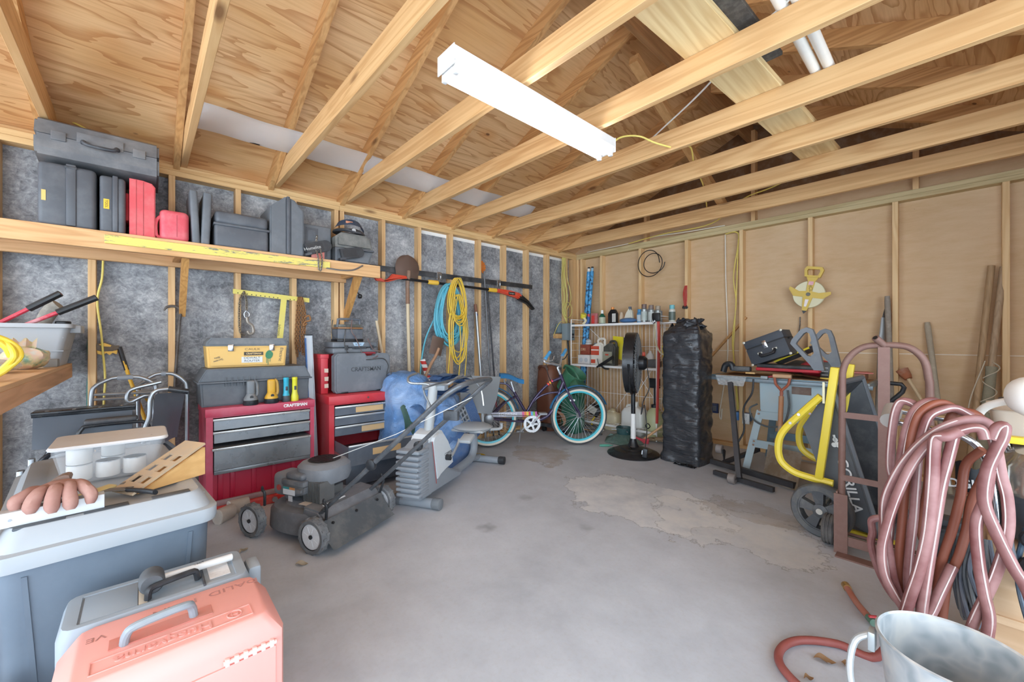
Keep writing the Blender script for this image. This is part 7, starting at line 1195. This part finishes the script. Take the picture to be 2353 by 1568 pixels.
# ---------------------------------------------------------------- right foreground: hose rack, machine, pail
HP = NT('faded_red_hose'); v = HP.coord(); HP.out(HP.mix(HP.n('ShaderNodeMapRange', {0: HP.noise(v, 7, 4, .6), 1: .35, 2: .7}).outputs[0], '#74423f', '#a07672'), .5); HP2 = P('#854834', .5, 0, .3, '#a06a56', 6)
STR = P('#d2bdb8', .5, 0, .1)
sd = T('tool_cart', 'wheeled machine cart with chrome bent handle under the coiled hose', 'cart', (4.1, 2.35, 0)); 
M().tube([(3.78, 2.2, .868), (3.87, 2.2, .855), (3.97, 2.2, .835), (4.02, 2.2, .76), (4.04, 2.2, .6), (4.05, 2.22, .3), (4.05, 2.25, .02)], .013, 12, sm=5).go('chrome_handle', CHROME, sd, world=True); M().tube([(3.78, 2.3, .90), (3.9, 2.3, .885), (4.05, 2.32, .85), (4.10, 2.35, .6), (4.10, 2.38, .02)], .013, 12, sm=5).go('chrome_handle', CHROME, sd, world=True)
M().cyl((3.77, 2.19, .868), (3.77, 2.31, .90), .03, n=14).go('grey_grip', P('#a39c95', .6, 0, .2), sd, world=True)
q = M(); q.lathe([(.05, 0), (.06, .01), (.06, .08), (.05, .085)], (3.93, 2.15, .44), 20, 'y').bx(3.87, 3.99, 2.2, 2.28, .42, .52, .008).bx(3.88, 3.91, 2.12, 2.28, .50, .54, .004); q.go('cord_hub', P('#44474b', .5, 0, .25), sd, world=True)
M().grid(lambda u, v: (3.945+.07*u, 2.165-.035*sin(pi*u), .65+.10*v+.012*sin(u*7)*v), 14, 8, .012).go('fabric_pouch', P('#303237', .7, 0, .1), sd, world=True); text('lettering', 'RIDGID', .042, (3.957, 2.118, .685), FY @ rot((0, 0, 6)), P('#e4e4e2', .5), sd, .0006, .9, .001, world=True); M().grid(lambda u, v: (3.945+.07*u, 2.152-.035*sin(pi*u), .652+.008*v), 14, 2, .002).go('orange_stripe', P('#d08a6f', .5), sd, world=True)
random.seed(5)
for k in range(9): x = 3.955+.012*k*.5; z0 = .50; L_ = random.uniform(.18, .30); M().tube([(x-.01, 2.11, z0), (x-.02+random.uniform(-.01, .01), 2.10-.004*k, z0-L_*.5), (x+.005, 2.10-.004*k, z0-L_), (x+.03, 2.10-.004*k, z0-L_*.55), (x+.02, 2.12, z0+.01)], .006, 6, sm=6).go('power_cord', P(('#4a4e52', '#6b6e6f', '#565b66')[k % 3], .5, 0, .2), sd, world=True)
mc = T('wet_dry_vacuum', 'silver and black vacuum tank with a yellow strip at the frame edge', 'vacuum', (4.22, 2.32, 0)); 
q = M(); q.skin([rrect(q, .26, .28, .50, .06), rrect(q, .30, .32, .52, .07), rrect(q, .30, .32, .66, .07), rrect(q, .30, .32, .662, .07)]); q.tf(Matrix.Translation((4.22, 2.30, 0))).go('black_base', P('#43464b', .5, 0, .2), mc, world=True); q = M(); q.skin([rrect(q, .31, .33, .664, .07), rrect(q, .32, .34, .68, .07), rrect(q, .32, .34, .76, .07), rrect(q, .27, .29, .805, .06), rrect(q, .2, .2, .815, .04)]); q.tf(Matrix.Translation((4.22, 2.30, 0))).go('silver_tank', P('#c9c3b6', .2, .8, .1), mc, world=True)
M().bx(4.06, 4.36, 2.125, 2.165, .845, .868, .004).go('yellow_strip', P('#f0cf3c', .4), mc, world=True)
q = M(); q.skin([rrect(q, .34, .3, .818, .03), rrect(q, .37, .33, .93, .03), rrect(q, .38, .34, .935, .03)]); tag(q.tf(Matrix.Translation((4.22, 2.46, 0))).go('storage_bin', P('#c9b7a4', .5, 0, .2)), 'beige plastic bin on the vacuum with a black cable coil on it', 'bin')
tag(M().tube([(4.15+.10*cos(t*.8)+.004*t, 2.55+.07*sin(t*.8), .945+.002*t) for t in range(26)], .006, 6, sm=3).go('black_cable', BLK2), 'coil of black cable lying on the beige bin', 'cable')
pv = T('plastic_pipe', 'white plastic pipe bend with a white cloth bag over its end', 'pipe', (4.1, 2.3, .9)); M().tube([(3.99, 2.30, .86), (4.01, 2.28, .93), (4.05, 2.26, .965), (4.12, 2.24, .985)], .013, 12, sm=5).go('pipe', P('#e4ded6', .4), pv, world=True); M().sph((4.135, 2.18, 1.0), (.085, .10, .07), 24).wob(.014, 10).go('white_bag', P('#eae5dd', .6, 0, .2, '#d6cdc2', 4), pv, world=True)
tag(M().bx(4.10, 4.14, 2.10, 2.12, .89, .93, .003).go('white_block', P('#e6e0d8', .5)), 'small white fitting beside the yellow strip', 'fitting') if 0 else None
cab = T('plywood_crate', 'plywood crate under the silver vacuum', 'crate', (4.25, 2.35, 0)); PWC = wood('x', '#dcb892', '#c59a70', .6, False); M().bx(4.02, 4.50, 2.14, 2.60, 0, .498, .004).go('box', PWC, cab, world=True); M().bx(4.015, 4.50, 2.13, 2.1395, .235, .26).go('batten', PWC, cab, world=True); M().tube([(4.09, 2.128, .37), (4.09, 2.122, .39), (4.12, 2.122, .39), (4.12, 2.128, .37)], .004, 6).go('metal_ring', STEEL, cab, world=True)
for k, pts in enumerate((((4.06, 2.10, .62), (4.07, 2.07, .5), (4.10, 2.07, .36), (4.14, 2.05, .15), (4.15, 2.04, .012)), ((4.10, 2.11, .58), (4.08, 2.08, .45), (4.10, 2.06, .3), (4.16, 2.06, .1), (4.2, 2.04, .012)))): tag(M().tube(pts, .0075, 8, sm=6).go('electric_cable', P('#3d5264' if k else '#4a4e55', .5)), '%s cord hanging in front of the plywood crate' % ('dark blue' if k else 'dark grey'), 'cord')
tag(M().tube([(4.13+.03*cos(t*.9), 2.07+.0*t, .60-.012*t+.0*sin(t)) for t in range(18)], .022, 10, sm=3, rad=lambda t: .021+.003*sin(t*160)).go('vacuum_hose', BLK2), 'ribbed black hose coiled below the silver vacuum', 'vacuum hose')
hs = T('garden_hose', 'thick faded red rubber hose hung in many loops', 'hose', (3.92, 2.05, 0)); random.seed(21)
TRACES = [
[(3.861, 2.1, .932), (3.837, 2.1, .955), (3.809, 2.1, .958), (3.793, 2.1, .918), (3.783, 2.1, .837), (3.778, 2.1, .747), (3.78, 2.1, .687), (3.798, 2.1, .613), (3.813, 2.1, .518), (3.82, 2.1, .403), (3.827, 2.1, .289), (3.854, 2.1, .224)],
[(3.919, 2.16, .937), (3.897, 2.125, .965), (3.871, 2.09, .963), (3.843, 2.06, .93), (3.826, 2.06, .87), (3.815, 2.06, .801), (3.805, 2.06, .712), (3.791, 2.06, .601), (3.78, 2.06, .48), (3.776, 2.06, .361), (3.794, 2.06, .262), (3.815, 2.06, .204)],
[(3.951, 2.14, .934), (3.92, 2.105, .962), (3.889, 2.07, .958), (3.86, 2.04, .925), (3.844, 2.04, .866), (3.836, 2.04, .799), (3.823, 2.04, .654), (3.813, 2.04, .498), (3.806, 2.04, .362), (3.816, 2.04, .271), (3.83, 2.04, .211)],
[(3.979, 2.12, .927), (3.945, 2.085, .951), (3.914, 2.05, .945), (3.884, 2.02, .922), (3.868, 2.02, .864), (3.858, 2.02, .798), (3.851, 2.02, .666), (3.845, 2.02, .553), (3.835, 2.02, .428), (3.83, 2.02, .323), (3.838, 2.02, .242)],
[(4.034, 2.1, .871), (4.021, 2.065, .909), (3.992, 2.03, .927), (3.951, 2.0, .916), (3.903, 2.0, .878), (3.859, 2.0, .82), (3.819, 2.0, .747), (3.788, 2.0, .664), (3.772, 2.0, .592), (3.772, 2.0, .497), (3.781, 2.0, .424), (3.792, 2.0, .333), (3.812, 2.0, .257)],
[(4.009, 1.97, .875), (4.001, 1.97, .903), (3.979, 1.97, .906), (3.939, 1.97, .884), (3.903, 1.97, .856), (3.869, 1.97, .809), (3.834, 1.97, .729), (3.801, 1.97, .618), (3.777, 1.97, .508), (3.766, 1.97, .428), (3.773, 1.97, .346), (3.801, 1.97, .283), (3.828, 1.97, .241)],
[(3.965, 1.99, .895), (3.928, 1.94, .875), (3.903, 1.94, .865), (3.897, 1.94, .82), (3.895, 1.94, .742), (3.889, 1.94, .626), (3.88, 1.94, .518), (3.861, 1.94, .404), (3.842, 1.94, .316), (3.828, 1.94, .246)],
[(3.942, 1.96, .873), (3.928, 1.96, .788), (3.913, 1.96, .698), (3.899, 1.96, .571), (3.885, 1.96, .442), (3.874, 1.96, .331), (3.868, 1.965, .25), (3.885, 1.98, .25), (3.91, 2.0, .33), (3.939, 2.05, .413)],
[(4.033, 2.23, .85), (4.002, 2.195, .916), (3.97, 2.16, .934), (3.939, 2.13, .924), (3.92, 2.13, .865), (3.887, 2.13, .783), (3.877, 2.13, .646), (3.86, 2.13, .486), (3.88, 2.13, .416), (3.9, 2.13, .347), (3.907, 2.13, .293)],
[(4.007, 2.06, .826), (3.97, 2.08, .763), (3.958, 2.08, .656), (3.939, 2.08, .536), (3.912, 2.08, .401), (3.899, 2.08, .269), (3.886, 2.08, .194)],
[(4.032, 2.07, .827), (4.008, 2.08, .729), (3.983, 2.09, .639), (3.971, 2.09, .54), (3.952, 2.08, .438), (3.925, 2.08, .331), (3.912, 2.08, .179)],
[(4.023, 1.98, .876), (4.034, 1.98, .911), (4.047, 1.98, .919), (4.044, 1.98, .884), (4.031, 1.98, .84), (4.013, 1.98, .77), (4.007, 1.98, .676), (4.029, 1.98, .592), (4.065, 1.98, .491), (4.095, 1.98, .424), (4.12, 1.99, .3)],
[(4.02, 2.02, .90), (4.033, 2.01, .843), (4.043, 2.01, .762), (4.056, 2.01, .683), (4.056, 2.01, .576), (4.03, 2.01, .432), (3.991, 2.01, .287), (3.975, 2.03, .2)],
[(4.018, 1.99, .777), (4.01, 1.99, .683), (3.991, 1.99, .593), (3.996, 1.99, .476), (4.007, 1.99, .38), (4.018, 1.99, .301), (4.01, 2.0, .2)]]
for k, pts in enumerate(TRACES):
    P_ = spline(pts, 7); r_ = (.0145, .0145, .015, .0145, .0155, .0155, .018, .0165, .014, .014, .014, .0175, .0155, .0165)[k]
    M().tube(P_, r_, 12, flat=.9).go('strand', HP2 if k in (2, 8, 9, 10) else HP.m, hs, world=True)
    if k not in (2, 8, 9, 10): M().tube([p+((V((3.945, 0, 1.19))-p).normalized()+V((.45 if k % 2 else -.5, 0, .1))).normalized()*r_*.97 for p in P_], .0024, 5).go('white_stripe', STR, hs, world=True)
M().tube([(3.79, 2.09, .52), (3.756, 2.08, .511), (3.728, 2.08, .492), (3.73, 2.08, .447), (3.726, 2.08, .395), (3.749, 2.08, .303), (3.786, 2.08, .23), (3.83, 2.08, .19)], .0125, 10, sm=5).go('outer_strand', HP.m, hs, world=True)
fh = T('hose_piece', 'dark red hose end with a brass fitting on the floor', 'hose', (3.6, 2.2, 0)); M().tube([(3.73, 1.66, .016), (3.62, 1.63, .016), (3.52, 1.70, .016), (3.50, 1.80, .016), (3.54, 1.90, .016), (3.64, 1.98, .016), (3.75, 2.0, .02), (3.82, 2.0, .2)], .0145, 12, sm=6).go('hose', P('#8f4a43', .5, 0, .3, '#b0746d'), fh, world=True)
tail = T('hose_piece', 'short hose tail with a brass coupling and red valve on the floor', 'hose', (3.65, 2.35, 0)); M().tube([(3.60, 2.46, .016), (3.65, 2.35, .016), (3.70, 2.26, .02)], .013, 12, sm=4).go('hose', P('#a5624f', .5, 0, .3), tail, world=True); M().cyl((3.59, 2.485, .016), (3.603, 2.455, .016), .017, n=12).go('brass_coupling', P('#c9a468', .3, .8, .2), tail, world=True); M().cyl((3.70, 2.26, .02), (3.72, 2.225, .022), .015, n=10).go('valve', P('#3f6b57', .5), tail, world=True); M().box((.0, 0, 0), (.03, .008, .008), (0, 0, 40)).tf(Matrix.Translation((3.715, 2.235, .042))).go('red_lever', P('#c2333a', .4), tail, world=True)
pl = T('bucket', 'galvanised bucket of ash in front of the hanging red hose', 'bucket', (3.945, 1.60, 0)); GB = NT('galvanised_zinc'); v = GB.coord(); GB.out(GB.ramp(GB.n('ShaderNodeTexVoronoi', {'Vector': GB.mix(.3, v, GB.n('ShaderNodeTexNoise', {'Vector': v, 'Scale': 8.0}).outputs[1]), 'Scale': 16.0}).outputs[0], [(.2, '#aab2b6'), (.5, '#c4c8ca'), (.8, '#d6d6d3')]), .42, .45)
M().lathe([(.112, 0), (.115, .004), (.117, .02), (.154, .352), (.159, .355), (.160, .361), (.155, .364), (.150, .36), (.112, .03), (.03, .028), (.0, .028)], n=64, cap=False).go('pail', GB.m, pl)
q = M(); q.sph((0, 0, .12), (.130, .130, .085), 40).wob(.016, 34).go('ash', P('#5e5d60', .95, 0, .7, '#a3a3a8', 30), pl)
M().tube([(-.163, -.03, .335), (-.20, -.05, .30), (-.205, -.09, .22), (-.17, -.14, .16), (-.10, -.18, .14)], .009, 10, sm=5).go('bail_handle', P('#c3c9cb', .4, .5, .3), pl); M().bx(-.172, -.155, -.05, -.01, .29, .345, .004).go('handle_ear', P('#b9bfc1', .4, .5, .3), pl)
random.seed(8)
def leaf(x, y, s, a_, l, m): tag(M().grid(lambda u, v: (x+s*((u-.5)*cos(a_)-(v-.5)*.55*sin(pi*u)*sin(a_)), y+s*((u-.5)*sin(a_)+(v-.5)*.55*sin(pi*u)*cos(a_)), .004+.012*sin(pi*u)*abs(v-.5)*2+.006*sin(u*7)), 10, 4, .0008).go('dry_leaf', m), l, 'leaf')
LF = P('#b58d63', .8, 0, .3)
leaf(3.62, 1.86, .07, .4, 'curled tan leaf inside the floor hose bend', LF); leaf(3.68, 1.89, .06, 1.9, 'second curled tan leaf closer to the bucket', LF); leaf(1.62, .62, .07, .9, 'pale dry leaf on the floor under the mower front', P('#c9bba5', .8)); leaf(1.25, .42, .06, 2.2, 'pale dry leaf by the mower front wheel', P('#c9bba5', .8)); leaf(3.6, 1.72, .035, .8, 'small tan leaf crumb near the hose on the floor', LF)
